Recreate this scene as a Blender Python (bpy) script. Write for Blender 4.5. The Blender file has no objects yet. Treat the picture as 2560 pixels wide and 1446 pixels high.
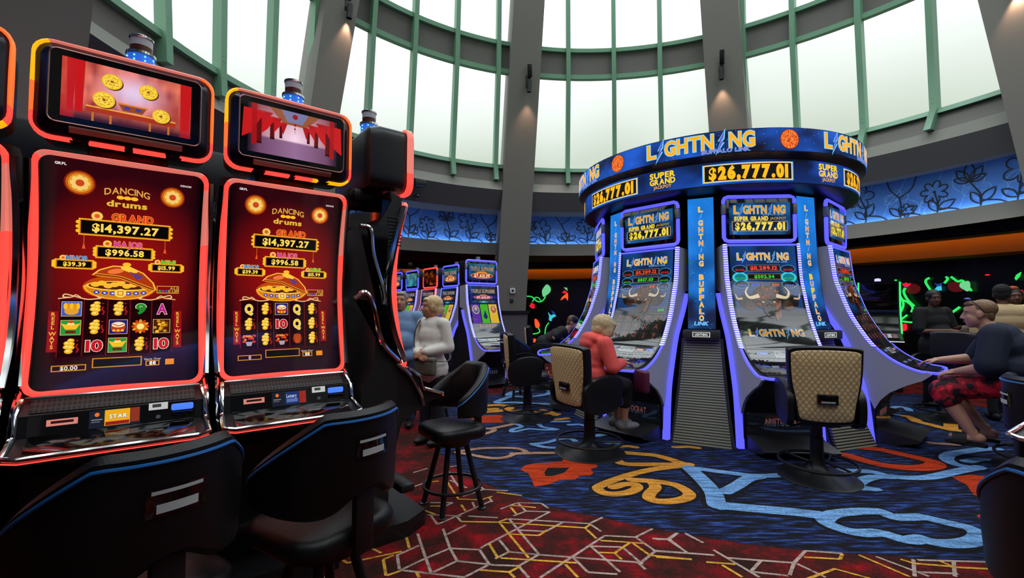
import bpy, bmesh, math, random
from math import sin, cos, pi, radians, atan2, sqrt, hypot
from mathutils import Vector, Matrix
from mathutils.geometry import tessellate_polygon

random.seed(7)
SC = bpy.context.scene
COL = SC.collection

# ------------------------------------------------------------------ camera, sky, exposure
FPX, HC = 1150.0, 1.42                      # focal length in pixels of the 2560 x 1446 frame, eye height
TH = math.atan(50 / FPX)                    # camera pitched up slightly
cam = bpy.data.cameras.new('camera')
cam.sensor_width = 36.0
cam.lens = FPX / 2560 * 36.0
cam.clip_start, cam.clip_end = 0.05, 200
camo = bpy.data.objects.new('camera', cam)
COL.objects.link(camo)
camo.location = (0, 0, HC)
camo.rotation_euler = (pi / 2 + TH, 0, 0)
SC.camera = camo
SC.view_settings.view_transform = 'Standard'
SC.view_settings.look = 'None'
SC.view_settings.gamma = 1
SC.view_settings.exposure = 0.0
SC.view_settings.use_curve_mapping = False
SC.cycles.use_denoising = True
SC.cycles.max_bounces = 7
SC.cycles.transparent_max_bounces = 8
SC.cycles.sample_clamp_indirect = 4.0

W = bpy.data.worlds.new('overcast_sky')
SC.world = W
W.use_nodes = True
nt = W.node_tree
nt.nodes.clear()
wo = nt.nodes.new('ShaderNodeOutputWorld')
wb = nt.nodes.new('ShaderNodeBackground')
wr = nt.nodes.new('ShaderNodeValToRGB')
wt = nt.nodes.new('ShaderNodeTexCoord')
wn = nt.nodes.new('ShaderNodeTexNoise')
ws = nt.nodes.new('ShaderNodeSeparateXYZ')
wa = nt.nodes.new('ShaderNodeMath'); wa.operation = 'MULTIPLY_ADD'
wn.inputs['Scale'].default_value = 3.0
wn.inputs['Detail'].default_value = 1.0
nt.links.new(wt.outputs['Generated'], ws.inputs[0])
nt.links.new(wt.outputs['Generated'], wn.inputs['Vector'])
nt.links.new(wn.outputs['Fac'], wa.inputs[0])
wa.inputs[1].default_value = 0.16
nt.links.new(ws.outputs['Z'], wa.inputs[2])
nt.links.new(wa.outputs[0], wr.inputs['Fac'])
cr = wr.color_ramp                           # overcast: white overhead, pale green haze low down
cr.elements[0].position = 0.0
cr.elements[0].color = (0.25, 0.33, 0.22, 1)
cr.elements[1].position = 0.95
cr.elements[1].color = (4.2, 4.4, 4.7, 1)
e = cr.elements.new(0.12); e.color = (0.50, 0.60, 0.47, 1)
e = cr.elements.new(0.38); e.color = (0.68, 0.75, 0.65, 1)
e = cr.elements.new(0.50); e.color = (1.10, 1.14, 1.13, 1)
e = cr.elements.new(0.68); e.color = (1.9, 1.95, 2.05, 1)
nt.links.new(wr.outputs[0], wb.inputs['Color'])
wb.inputs['Strength'].default_value = 1.0
nt.links.new(wb.outputs[0], wo.inputs[0])

# ------------------------------------------------------------------ photo pixel -> place
def ray(px, py):
    a = (px - 1280) / FPX; b = (723 - py) / FPX
    return Vector((a, cos(TH) - b * sin(TH), b * cos(TH) + sin(TH)))
O = Vector((0, 0, HC))
def on_z(px, py, z=0.0):
    d = ray(px, py); return O + d * ((z - HC) / d.z)
def on_y(px, py, y):
    d = ray(px, py); return O + d * (y / d.y)
def on_plane(px, py, p0, n):
    d = ray(px, py); n = Vector(n); return O + d * ((Vector(p0) - O).dot(n) / d.dot(n))
def on_ring(px, py, cx, cy, rf, far=True):
    """ray against the surface of revolution r = rf(z, azimuth) about (cx, cy)."""
    d = ray(px, py); prev = None; t = 0.3
    hit = None
    while t < 30:
        p = O + d * t
        q = hypot(p.x - cx, p.y - cy) - rf(p.z, atan2(p.x - cx, p.y - cy))
        if prev is not None and (q > 0) != (prev > 0):
            if (q > 0) == far:
                lo, hi = t - 0.02, t
                for _ in range(24):
                    m = (lo + hi) / 2; p = O + d * m
                    qq = hypot(p.x - cx, p.y - cy) - rf(p.z, atan2(p.x - cx, p.y - cy))
                    if (qq > 0) == (prev > 0): lo = m
                    else: hi = m
                return O + d * hi
        prev = q; t += 0.02
    return None

# ------------------------------------------------------------------ materials
def lin(c):
    return tuple((x / 12.92 if x <= 0.04045 else ((x + 0.055) / 1.055) ** 2.4) for x in c)
def S(r, g, b):
    return lin((r / 255, g / 255, b / 255))
MATS = {}
def mat(name, col, rough=0.5, metal=0.0, emit=None, es=1.0, spec=0.5, coat=0.0, noise=None, bump=None):
    if name in MATS: return MATS[name]
    m = bpy.data.materials.new(name); m.use_nodes = True
    n = m.node_tree; b = n.nodes['Principled BSDF']
    b.inputs['Base Color'].default_value = (*col, 1)
    b.inputs['Roughness'].default_value = rough
    b.inputs['Metallic'].default_value = metal
    b.inputs['Specular IOR Level'].default_value = spec
    b.inputs['Coat Weight'].default_value = coat
    if emit:
        b.inputs['Emission Color'].default_value = (*emit, 1)
        b.inputs['Emission Strength'].default_value = es
    if noise or bump:
        tc = n.nodes.new('ShaderNodeTexCoord'); nz = n.nodes.new('ShaderNodeTexNoise')
        nz.inputs['Scale'].default_value = (noise or bump)[0]; nz.inputs['Detail'].default_value = 4
        n.links.new(tc.outputs['Object'], nz.inputs['Vector'])
        if noise:
            mx = n.nodes.new('ShaderNodeMix'); mx.data_type = 'RGBA'
            mx.inputs[6].default_value = (*[c * (1 - noise[1]) for c in col], 1)
            mx.inputs[7].default_value = (*[min(1, c * (1 + noise[1])) for c in col], 1)
            n.links.new(nz.outputs['Fac'], mx.inputs[0]); n.links.new(mx.outputs[2], b.inputs['Base Color'])
        if bump:
            bp = n.nodes.new('ShaderNodeBump'); bp.inputs['Strength'].default_value = bump[1]
            bp.inputs['Distance'].default_value = 0.01
            n.links.new(nz.outputs['Fac'], bp.inputs['Height']); n.links.new(bp.outputs[0], b.inputs['Normal'])
    MATS[name] = m
    return m
def attr_mat(name, emit=1.0, rough=0.08, diffuse=False, spec=0.5):
    if name in MATS: return MATS[name]
    m = bpy.data.materials.new(name); m.use_nodes = True
    n = m.node_tree; b = n.nodes['Principled BSDF']
    a = n.nodes.new('ShaderNodeAttribute'); a.attribute_name = 'Col'
    b.inputs['Roughness'].default_value = rough
    b.inputs['Specular IOR Level'].default_value = spec
    if diffuse:
        n.links.new(a.outputs['Color'], b.inputs['Base Color'])
    else:
        b.inputs['Base Color'].default_value = (0.004, 0.004, 0.005, 1)
        n.links.new(a.outputs['Color'], b.inputs['Emission Color'])
        b.inputs['Emission Strength'].default_value = emit
        m.cycles.emission_sampling = 'NONE'
    MATS[name] = m
    return m

SCREEN = attr_mat('screen_image', 1.0, 0.05, spec=1.0)
SIGN = attr_mat('led_sign_image', 1.15, 0.35, spec=0.2)
PRINT = attr_mat('printed_surface', diffuse=True, rough=0.7)
BLACKP = mat('black_plastic', S(16, 16, 18), 0.38)
BLACKM = mat('black_matte', S(11, 11, 12), 0.6)
GLOSSB = mat('gloss_black', S(8, 8, 10), 0.06, spec=0.9)
CHROME = mat('chrome', (0.78, 0.78, 0.8), 0.1, 1.0)
LEATHER = mat('black_leather', S(13, 13, 15), 0.40, spec=0.38, bump=(220, 0.12))
PIPING = mat('blue_piping', S(30, 104, 178), 0.35)
STEELB = mat('black_powder_coat', S(14, 14, 16), 0.45)
SILVER = mat('silver_plastic', S(150, 152, 160), 0.35, 0.3)
REDLED = mat('red_led', S(255, 70, 60), 0.4, emit=(1.0, 0.062, 0.045), es=1.25)
PINKLED = mat('pale_red_led', S(220, 130, 120), 0.4, emit=S(225, 120, 105), es=0.8)
YELLED = mat('amber_led', S(255, 190, 30), 0.4, emit=S(255, 175, 10), es=1.0)
BLUELED = mat('blue_led', S(70, 70, 255), 0.4, emit=(0.075, 0.075, 1.0), es=1.7)
PALELED = mat('pale_violet_led', S(200, 200, 255), 0.4, emit=S(205, 205, 255), es=1.3)
GREY = mat('dark_grey_plastic', S(46, 47, 50), 0.45)

# ------------------------------------------------------------------ mesh builder
class MB:
    def __init__(s): s.v = []; s.f = []; s.mi = []; s.mats = []; s.cur = 0
    def use(s, m):
        if m not in s.mats: s.mats.append(m)
        s.cur = s.mats.index(m); return s
    def add(s, vs, fs, M=None):
        b = len(s.v)
        s.v += [tuple(M @ Vector(v)) if M else tuple(v) for v in vs]
        for f in fs: s.f.append([b + i for i in f]); s.mi.append(s.cur)
        return s
    def bm(s, bm, M=None):
        bm.verts.index_update()
        s.add([v.co.copy() for v in bm.verts], [[v.index for v in f.verts] for f in bm.faces], M); bm.free(); return s
    def box(s, c, d, bev=0.0, M=None, seg=2):
        bm = bmesh.new(); bmesh.ops.create_cube(bm, size=1)
        for v in bm.verts: v.co = Vector((v.co.x * d[0] + c[0], v.co.y * d[1] + c[1], v.co.z * d[2] + c[2]))
        if bev: bmesh.ops.bevel(bm, geom=list(bm.edges), offset=bev, segments=seg, profile=0.5, affect='EDGES')
        return s.bm(bm, M)
    def tube(s, pts, r, n=8, closed=False, cap=True, M=None, flat=1.0):
        pts = [Vector(p) for p in pts]; N = len(pts); vs = []; fs = []; up = None
        for i, p in enumerate(pts):
            a = pts[(i - 1) % N] if closed or i > 0 else p
            c = pts[(i + 1) % N] if closed or i < N - 1 else p
            t = (c - a).normalized()
            if up is None:
                up = Vector((0, 0, 1)) if abs(t.z) < 0.9 else Vector((1, 0, 0))
            sd = t.cross(up).normalized(); up = sd.cross(t).normalized()
            rr = r[i] if isinstance(r, (list, tuple)) else r
            for k in range(n):
                an = 2 * pi * k / n
                vs.append(p + sd * (rr * cos(an)) + up * (rr * flat * sin(an)))
        for i in range(N if closed else N - 1):
            for k in range(n):
                a = i * n + k; b = i * n + (k + 1) % n; c = ((i + 1) % N) * n + (k + 1) % n; d = ((i + 1) % N) * n + k
                fs.append([a, b, c, d])
        if cap and not closed:
            fs.append(list(range(n))[::-1]); fs.append([(N - 1) * n + k for k in range(n)])
        return s.add(vs, fs, M)
    def lathe(s, prof, n=32, c=(0, 0, 0), M=None, a0=0.0, a1=2 * pi):
        full = abs(a1 - a0 - 2 * pi) < 1e-6; vs = []; fs = []; cols = n if full else n + 1
        for (r, z) in prof:
            for k in range(cols):
                a = a0 + (a1 - a0) * k / n
                vs.append((c[0] + r * cos(a), c[1] + r * sin(a), c[2] + z))
        for i in range(len(prof) - 1):
            for k in range(n):
                k2 = (k + 1) % cols if full else k + 1
                fs.append([i * cols + k, i * cols + k2, (i + 1) * cols + k2, (i + 1) * cols + k])
        return s.add(vs, fs, M)
    def prism(s, prof, x0, x1, M=None):
        """profile of (y, z) pairs swept along x"""
        n = len(prof)
        vs = [(x0, y, z) for y, z in prof] + [(x1, y, z) for y, z in prof]
        fs = [[i, (i + 1) % n, n + (i + 1) % n, n + i] for i in range(n)]
        tri = tessellate_polygon([[Vector((y, z, 0)) for y, z in prof]])
        fs += [list(t) for t in tri] + [[n + i for i in t][::-1] for t in tri]
        return s.add(vs, fs, M)
    def plate(s, prof, z0, z1, M=None):
        """outline of (x, y) pairs raised from z0 to z1"""
        n = len(prof)
        vs = [(x, y, z0) for x, y in prof] + [(x, y, z1) for x, y in prof]
        fs = [[i, (i + 1) % n, n + (i + 1) % n, n + i] for i in range(n)]
        tri = tessellate_polygon([[Vector((x, y, 0)) for x, y in prof]])
        fs += [list(t)[::-1] for t in tri] + [[n + i for i in t] for t in tri]
        return s.add(vs, fs, M)
    def grid(s, fn, nu, nv, M=None, closed_u=False):
        cu = nu if closed_u else nu + 1
        vs = [fn(i / nu, j / nv) for j in range(nv + 1) for i in range(cu)]
        fs = [[j * cu + i, j * cu + (i + 1) % cu, (j + 1) * cu + (i + 1) % cu, (j + 1) * cu + i] for j in range(nv) for i in range(nu)]
        return s.add(vs, fs, M)
    def loft(s, loops, cap=True, M=None):
        n = len(loops[0]); vs = [p for l in loops for p in l]
        fs = [[j * n + i, j * n + (i + 1) % n, (j + 1) * n + (i + 1) % n, (j + 1) * n + i] for j in range(len(loops) - 1) for i in range(n)]
        if cap: fs += [list(range(n))[::-1], [(len(loops) - 1) * n + i for i in range(n)]]
        return s.add(vs, fs, M)
    def ball(s, c, r, u=16, v=10, M=None):
        r = r if isinstance(r, (tuple, list)) else (r, r, r)
        bm = bmesh.new(); bmesh.ops.create_uvsphere(bm, u_segments=u, v_segments=v, radius=1)
        for w in bm.verts: w.co = Vector((w.co.x * r[0] + c[0], w.co.y * r[1] + c[1], w.co.z * r[2] + c[2]))
        return s.bm(bm, M)
    def build(s, name, m=None, parent=None, smooth=40, label=None):
        me = bpy.data.meshes.new(name)
        me.from_pydata(s.v, [], s.f)
        mats = s.mats if s.mats else [m]
        for q in mats: me.materials.append(q)
        if s.mats: me.polygons.foreach_set('material_index', s.mi)
        bm = bmesh.new(); bm.from_mesh(me); bmesh.ops.recalc_face_normals(bm, faces=bm.faces); bm.to_mesh(me); bm.free()
        if smooth:
            me.polygons.foreach_set('use_smooth', [True] * len(me.polygons))
            me.set_sharp_from_angle(angle=radians(smooth))
        me.update()
        o = bpy.data.objects.new(name, me); COL.objects.link(o)
        if parent: o.parent = parent
        if label: o['label'] = label
        return o

def tag(o, label=None, cat=None, group=None, kind=None):
    if label: o['label'] = label
    if cat: o['category'] = cat
    if group: o['group'] = group
    if kind: o['kind'] = kind
    return o
def thing(name, label, cat, loc=(0, 0, 0), rz=0.0, group=None):
    o = bpy.data.objects.new(name, None); COL.objects.link(o)
    o.empty_display_size = 0.1
    o.location = loc; o.rotation_euler = (0, 0, rz)
    return tag(o, label, cat, group)
def dup(root, loc, rz, label=None, group=None):
    def cp(o, par):
        c = o.copy(); COL.objects.link(c)
        if par: c.parent = par
        for ch in list(o.children): cp(ch, c)
        return c
    r = cp(root, None)
    r.location = loc; r.rotation_euler = (0, 0, rz)
    if label: r['label'] = label
    if group: r['group'] = group
    return r
def struct(o, label, cat):
    return tag(o, label, cat, kind='structure')

def cr_pts(p, k=6, closed=False):
    """Catmull-Rom through the points"""
    p = [Vector(q) for q in p]; N = len(p); out = []
    for i in range(N if closed else N - 1):
        a = p[(i - 1) % N] if closed or i > 0 else p[i] * 2 - p[i + 1]
        b = p[i]; c = p[(i + 1) % N]
        d = p[(i + 2) % N] if closed or i + 2 < N else c * 2 - b
        for j in range(k):
            t = j / k
            out.append(0.5 * ((2 * b) + (c - a) * t + (2 * a - 5 * b + 4 * c - d) * t * t + (3 * b - a - 3 * c + d) * t ** 3))
    if not closed: out.append(p[-1])
    return out

# ------------------------------------------------------------------ lettering and flat pictures
GL = {}
def load_glyphs(offs, chars):
    todo = []
    for off in offs:
        for ch in chars:
            cu = bpy.data.curves.new('glyph', 'FONT'); cu.body = ch; cu.offset = off; cu.resolution_u = 3; cu.fill_mode = 'FRONT'
            ob = bpy.data.objects.new('glyph', cu); COL.objects.link(ob); todo.append((ch, off, ob, cu))
    bpy.context.view_layer.update()
    dg = bpy.context.evaluated_depsgraph_get()
    for ch, off, ob, cu in todo:
        me = ob.evaluated_get(dg).to_mesh()
        vs = [v.co.copy() for v in me.vertices]; fs = [list(p.vertices) for p in me.polygons]
        GL[(ch, off)] = (vs, fs)
        ob.evaluated_get(dg).to_mesh_clear()
    for ch, off, ob, cu in todo:
        bpy.data.objects.remove(ob); bpy.data.curves.remove(cu)
OFFS = (0.0, 0.02, 0.04, 0.075)
load_glyphs(OFFS, "ABCDEFGHIJKLMNOPQRSTUVWXYZabcdefghijklmnopqrstuvwxyz0123456789$,.&!")
CAP = 0.69
def mixc(a, b, t): return tuple(x + (y - x) * t for x, y in zip(a, b))

class Canvas:
    """coloured polygons in a flat (u, v) plane, laid on a surface by fn(u, v, layer)."""
    def __init__(s, maxlen=None): s.tv = []; s.tc = []; s.tf = []; s.maxlen = maxlen
    def tri(s, a, b, c, col, lay):
        if s.maxlen:
            ls = [(a - b).length, (b - c).length, (c - a).length]; m = max(ls)
            if m > s.maxlen:
                if ls[0] == m: q = (a + b) / 2; s.tri(a, q, c, col, lay); s.tri(q, b, c, col, lay)
                elif ls[1] == m: q = (b + c) / 2; s.tri(a, b, q, col, lay); s.tri(a, q, c, col, lay)
                else: q = (c + a) / 2; s.tri(a, b, q, col, lay); s.tri(q, b, c, col, lay)
                return
        i = len(s.tv); s.tv += [(a, lay), (b, lay), (c, lay)]
        if callable(col): s.tc += [col(a), col(b), col(c)]
        else: s.tc += [col] * 3
        s.tf.append((i, i + 1, i + 2))
    def poly(s, pts, col, lay=1):
        P = [Vector((p[0], p[1])) for p in pts]
        for t in tessellate_polygon([[Vector((p.x, p.y, 0)) for p in P]]): s.tri(P[t[0]], P[t[1]], P[t[2]], col, lay)
    def rect(s, x0, y0, x1, y1, col, lay=1): s.poly([(x0, y0), (x1, y0), (x1, y1), (x0, y1)], col, lay)
    def grid(s, x0, y0, x1, y1, nx, ny, fn, lay=0):
        i0 = len(s.tv)
        for j in range(ny + 1):
            for i in range(nx + 1):
                p = Vector((x0 + (x1 - x0) * i / nx, y0 + (y1 - y0) * j / ny))
                s.tv.append((p, lay)); s.tc.append(fn(i / nx, j / ny))
        for j in range(ny):
            for i in range(nx):
                a = i0 + j * (nx + 1) + i
                s.tf.append((a, a + 1, a + nx + 2, a + nx + 1))
    def ell(s, cx, cy, rx, ry, col, lay=1, n=20, rot=0.0, a0=0, a1=2 * pi):
        pts = []
        for k in range(n if a1 - a0 > 6.2 else n + 1):
            a = a0 + (a1 - a0) * k / n; x = rx * cos(a); y = ry * sin(a)
            pts.append((cx + x * cos(rot) - y * sin(rot), cy + x * sin(rot) + y * cos(rot)))
        s.poly(pts, col, lay)
    def line(s, pts, w, col, lay=1, closed=False, taper=None):
        P = [Vector((p[0], p[1])) for p in pts]; N = len(P); L = []; R = []
        for i in range(N):
            a = P[(i - 1) % N] if closed or i > 0 else P[i]; b = P[(i + 1) % N] if closed or i < N - 1 else P[i]
            t = (b - a); t = t.normalized() if t.length else Vector((1, 0)); n = Vector((-t.y, t.x))
            ww = (w[i] if isinstance(w, list) else w) / 2
            L.append(P[i] + n * ww); R.append(P[i] - n * ww)
        for i in range(N if closed else N - 1):
            j = (i + 1) % N
            s.tri(L[i], R[i], R[j], col, lay); s.tri(L[i], R[j], L[j], col, lay)
    def frame(s, x0, y0, x1, y1, w, col, lay=1):
        s.line([(x0, y0), (x1, y0)], w, col, lay); s.line([(x0, y1), (x1, y1)], w, col, lay)
        s.line([(x0, y0 - w / 2), (x0, y1 + w / 2)], w, col, lay); s.line([(x1, y0 - w / 2), (x1, y1 + w / 2)], w, col, lay)
    def text(s, t, cx, cy, h, col, w=None, off=0.02, lay=3, shear=0.0, outl=None, gap=0.07, vert=False, arc=0.0):
        sc = h / CAP; x = 0; items = []
        for ch in t:
            if ch == ' ': x += 0.34; continue
            vs, fs = GL[(ch, off)]
            mn = min(v.x for v in vs); mxx = max(v.x for v in vs)
            items.append((ch, x - mn)); x += mxx - mn + gap
        tot = x - gap; kx = sc if w is None else w / tot
        for (o, c, l) in ([(outl[1], outl[0], lay - 1)] if outl else []) + [(off, col, lay)]:
            for ch, dx in items:
                vs, fs = GL[(ch, min(o, .04) if ch == '$' else o)]; Q = []
                for v in vs:
                    xx = (v.x + dx - tot / 2) * kx; yy = (v.y - CAP / 2) * sc
                    dy = -arc * (xx / (0.5 * tot * kx)) ** 2 if arc else 0
                    Q.append(Vector((cx + xx + yy * shear, cy + yy + dy)))
                for f in fs:
                    for k in range(1, len(f) - 1): s.tri(Q[f[0]], Q[f[k]], Q[f[k + 1]], c, l)
        return tot * kx
    def build(s, name, fn, m, parent=None, label=None):
        me = bpy.data.meshes.new(name)
        me.from_pydata([tuple(fn(p.x, p.y, l)) for p, l in s.tv], [], s.tf)
        a = me.attributes.new('Col', 'FLOAT_COLOR', 'POINT')
        flat = []
        for c in s.tc: flat += [c[0], c[1], c[2], 1.0]
        a.data.foreach_set('color', flat)
        me.materials.append(m)
        # shade by the true surface, not by the single flat pieces
        fnrm = [Vector((0, 0, 0))] * len(s.tv); h = 1e-3; NC = {}
        for f in me.polygons:
            for i in f.vertices: fnrm[i] = f.normal
        out = []
        for (p, l), q in zip(s.tv, fnrm):
            k = (round(p.x, 4), round(p.y, 4))
            if k not in NC:
                a = Vector(fn(p.x + h, p.y, 0)) - Vector(fn(p.x - h, p.y, 0)); b = Vector(fn(p.x, p.y + h, 0)) - Vector(fn(p.x, p.y - h, 0))
                NC[k] = a.cross(b).normalized()
            n = NC[k]; out.append(n if n.dot(q) >= 0 else -n)
        me.polygons.foreach_set('use_smooth', [True] * len(me.polygons))
        me.normals_split_custom_set_from_vertices(out)
        o = bpy.data.objects.new(name, me); COL.objects.link(o)
        if parent: o.parent = parent
        if label: o['label'] = label
        return o
def bolt(cv, x, y, h, c1, c2, lay=3):
    """lightning stroke that stands for an I"""
    def P(k): return [(x + a * h * k, y + b * h * k) for a, b in ((0.24, 0.72), (-0.12, 0.02), (0.06, 0.02), (-0.10, -0.32), (-0.26, -0.86), (-0.14, -0.22), (0.02, -0.16), (-0.04, -0.06), (0.14, 0.0), (0.04, 0.10))]
    cv.poly([(x + .26*h, y + .78*h), (x - .2*h, y - .02*h), (x - .04*h, y - .02*h), (x - .34*h, y - .92*h), (x + .2*h, y - .12*h), (x + .02*h, y - .1*h), (x + .2*h, y + .12*h)], c2, lay - 1)
    cv.poly([(x + .2*h, y + .66*h), (x - .12*h, y + .03*h), (x + .03*h, y + .03*h), (x - .24*h, y - .74*h), (x + .12*h, y - .07*h), (x - .04*h, y - .05*h), (x + .13*h, y + .15*h)], c1, lay)
OR, ORD, CY, PUR = S(255, 168, 28), S(235, 110, 20), S(110, 205, 255), S(96, 86, 190)
def lightning_word(cv, cx, cy, h, w, dim=1.0, lay=3):
    d = lambda c: tuple(x * dim for x in c)
    u = w / 8.3
    for t, x, k in (('L', 0.45, 1), ('GHTN', 3.42, 4), ('NG', 7.3, 2)):
        cv.text(t, cx - w / 2 + x * u, cy, h, d(OR), w=u * (0.80 if k == 1 else 3.75 if k == 4 else 1.85), off=0.04, lay=lay, outl=(d(CY), 0.075))
    bolt(cv, cx - w / 2 + 1.2 * u, cy, h * 1.1, d(PUR), d(CY), lay); bolt(cv, cx - w / 2 + 5.82 * u, cy, h * 1.1, d(PUR), d(CY), lay)
def hashn(x, y, s=0.0):
    v = sin(x * 12.9898 + y * 78.233 + s * 37.719) * 43758.5453
    return v - math.floor(v)
def vnoise(x, y, s=0.0):
    xi, yi = math.floor(x), math.floor(y); xf, yf = x - xi, y - yi
    xf = xf * xf * (3 - 2 * xf); yf = yf * yf * (3 - 2 * yf)
    a, b, c, d = hashn(xi, yi, s), hashn(xi + 1, yi, s), hashn(xi, yi + 1, s), hashn(xi + 1, yi + 1, s)
    return a + (b - a) * xf + (c - a) * yf + (a - b - c + d) * xf * yf
# ================================================================== the rotunda
RC = (1.35, 5.4)
def px_poly(z, pts):
    """least squares r = a az^2 + b az + c through the measured edge of one ring at height z"""
    import numpy as np
    A = []; B = []
    for x, y in pts:
        p = on_z(x, y, z); A.append(math.degrees(atan2(p.x - RC[0], p.y - RC[1]))); B.append(hypot(p.x - RC[0], p.y - RC[1]))
    return [float(q) for q in np.polyfit(A, B, 2)]
RING = [  # (height, measured edge)
 (2.85, [(999,623),(1121,634),(1249,637),(1322,639),(1474,640),(2139,594),(2410,561),(2560,542)]),
 (3.17, [(1003.5,591.6),(1121,602),(1248,608),(1324,610),(1495,610),(2136,561),(2346,530),(2559,498)]),
 (3.95, [(985,494),(1121,515),(1250,526),(1330,529),(1464,530),(2168,457),(2346,419),(2534,381)]),
 (4.42, [(1015,441),(1121,458),(1255,476),(1333,481),(1450,482),(2181,392),(2346,352),(2518,309)]),
 (4.65, [(381,150),(548,251),(1014,421),(1121,439),(1236,452),(1335,462),(1448,463),(2181,367),(2354,322),(2509,280)]),
 (5.10, [(398,85),(532,170),(561,189),(625,220),(1017,380),(1123,398),(1234,412),(1337,420),(1420,423),(2173,322),(2348,277),(2497,228)]),
 (7.35, [(891,64),(936,88),(1029.5,128),(1142,161),(1244,182),(1352,198),(1420,202),(1533,200),(1647,189),(1758,170),(1856,148),(1976,117),(2135,61),(2281,0)]),
 (8.15, [(957,0),(1043,41),(1150.5,83),(1251,104),(1356,122),(1423,125),(1536,125),(1645,113),(1754,92),(1852,68),(1967,33),(2053,0)])]
RZ = [r[0] for r in RING]; RP = [px_poly(*r) for r in RING]
def ringr(k, az):
    """radius of ring k at azimuth az (degrees), measured over the part in view, bridged behind the viewer"""
    p = RP[k]; f = lambda a: p[0] * a * a + p[1] * a + p[2]
    az = (az + 100) % 360 - 100
    if -86 <= az <= 79: return f(az)
    if az < -86: az += 360
    t = (az - 79) / (274 - 79)
    return f(79) * (1 - t) + f(-86) * t
def wallr(z, azr):
    az = math.degrees(azr)
    for k in range(7):
        if z <= RZ[k + 1] or k == 6:
            t = (z - RZ[k]) / (RZ[k + 1] - RZ[k])
            if z < RZ[0]: t = 0
            return ringr(k, az) * (1 - t) + ringr(k + 1, az) * t
def rp(az, r, z):
    a = radians(az); return (RC[0] + r * sin(a), RC[1] + r * cos(a), z)
TOPZ = 10.4
def r_at(az, z): return wallr(z, radians(az))

WALLG = mat('grey_painted_wall', S(122, 118, 112), 0.75, noise=(1.2, 0.05), bump=(140, 0.06))
WALLP = mat('warm_grey_panel', S(108, 104, 100), 0.7, noise=(1.5, 0.05))
WALLD = mat('charcoal_painted_wall', S(84, 82, 86), 0.75, noise=(1.5, 0.05))
LEDGE = mat('light_grey_ledge', S(142, 141, 134), 0.7)
GREEN = mat('sage_green_mullion', S(116, 164, 134), 0.45, noise=(2.0, 0.04))
CEILB = mat('dark_ceiling', S(26, 23, 23), 0.8)
NIGHT = mat('black_wall', S(12, 11, 12), 0.25)
def band(name, k0, k1, a0, a1, m, label, dr0=0.0, dr1=0.0, z0=None, z1=None, thick=0.06, n=None):
    n = n or max(4, int(abs(a1 - a0) / 2.5)); b = MB()
    z0 = RZ[k0] if z0 is None else z0; z1 = RZ[k1] if z1 is None else z1
    loops = []
    for i in range(n + 1):
        az = a0 + (a1 - a0) * i / n
        r0 = ringr(k0, az) + dr0; r1 = ringr(k1, az) + dr1
        loops.append([rp(az, r0, z0), rp(az, r1, z1), rp(az, r1 + thick, z1), rp(az, r0 + thick, z0)])
    b.loft(loops)
    return b
def fullband(*a, **k): return band(a[0], a[1], a[2], -90, 270, *a[3:], n=140, **k)
ff = lambda name, *a, lab, **k: struct(fullband(name, *a, None, lab, **{x: y for x, y in k.items() if x != 'm'}).build(name, k['m']), lab, 'wall')
struct(fullband('wall_fascia', 0, 1, None, '', thick=0.04).build('wall_fascia', WALLG), 'grey curved fascia below the blue flower panels', 'wall')
struct(fullband('wall_dark_band', 2, 3, None, '', thick=0.9).build('wall_dark_band', WALLD), 'charcoal curved band above the blue flower panels', 'wall')
struct(fullband('wall_recess', 1, 1, None, '', dr0=0.32, dr1=0.32, z0=2.9, z1=4.3, thick=0.05).build('wall_recess', WALLD), 'dark wall behind the blue flower panels', 'wall')
struct(fullband('trim_1', 3, 4, None, '', thick=0.2).build('trim_1', LEDGE), 'pale grey sloping ledge under the windows', 'ledge')
struct(fullband('wall_panel', 4, 5, None, '', thick=0.2).build('wall_panel', WALLP), 'warm grey panel course under the window sills', 'wall')
# ceiling over the rotunda, low ceiling round it, floor edge walls
b = MB()
b.loft([[rp(az, 3.4, TOPZ + 1.0) for az in range(-90, 270, 5)], [rp(az, 3.4, TOPZ + 1.2) for az in range(-90, 270, 5)]])
struct(b.build('ceiling', WALLP), 'grey ceiling high over the rotunda', 'ceiling')
SOFF = [(-10.5, 3.5), (-10, 9.5), (-8.5, 13.2), (-5, 15), (0, 15.2), (3, 14.8), (5.5, 12.8), (7.49, 9.9), (8.34, 8.56), (8.68, 7.8), (9.6, 5.5)]
BACKW = [(10.4, 3), (10, -4), (4, -6), (-5, -6), (-10, -2)]
def offs(P, d):
    out = []
    for i, p in enumerate(P):
        a = Vector(P[max(0, i - 1)]); c = Vector(P[min(len(P) - 1, i + 1)]); t = (c - a).normalized()
        out.append((p[0] - t.y * d, p[1] + t.x * d))
    return out
OUT = offs(SOFF, 0.7)
b = MB(); lo = []
inner = [rp(az, ringr(0, az) + 0.15, 0) for az in range(-90, 270, 5)]
def outer_pt(az):
    a = radians(az); d = Vector((sin(a), cos(a))); best = 3.0
    P = OUT + BACKW; c = Vector(RC)
    for i in range(len(P)):
        p = Vector(P[i]); q = Vector(P[(i + 1) % len(P)]); e_ = q - p
        den = d.x * e_.y - d.y * e_.x
        if abs(den) < 1e-9: continue
        w = p - c; t = (w.x * e_.y - w.y * e_.x) / den; u = (w.x * d.y - w.y * d.x) / den
        if t > 0 and -1e-6 <= u <= 1 + 1e-6: best = max(best, t)
    return RC[0] + d.x * (best + 0.3), RC[1] + d.y * (best + 0.3)
outer = [outer_pt(az) for az in range(-90, 270, 5)]
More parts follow.
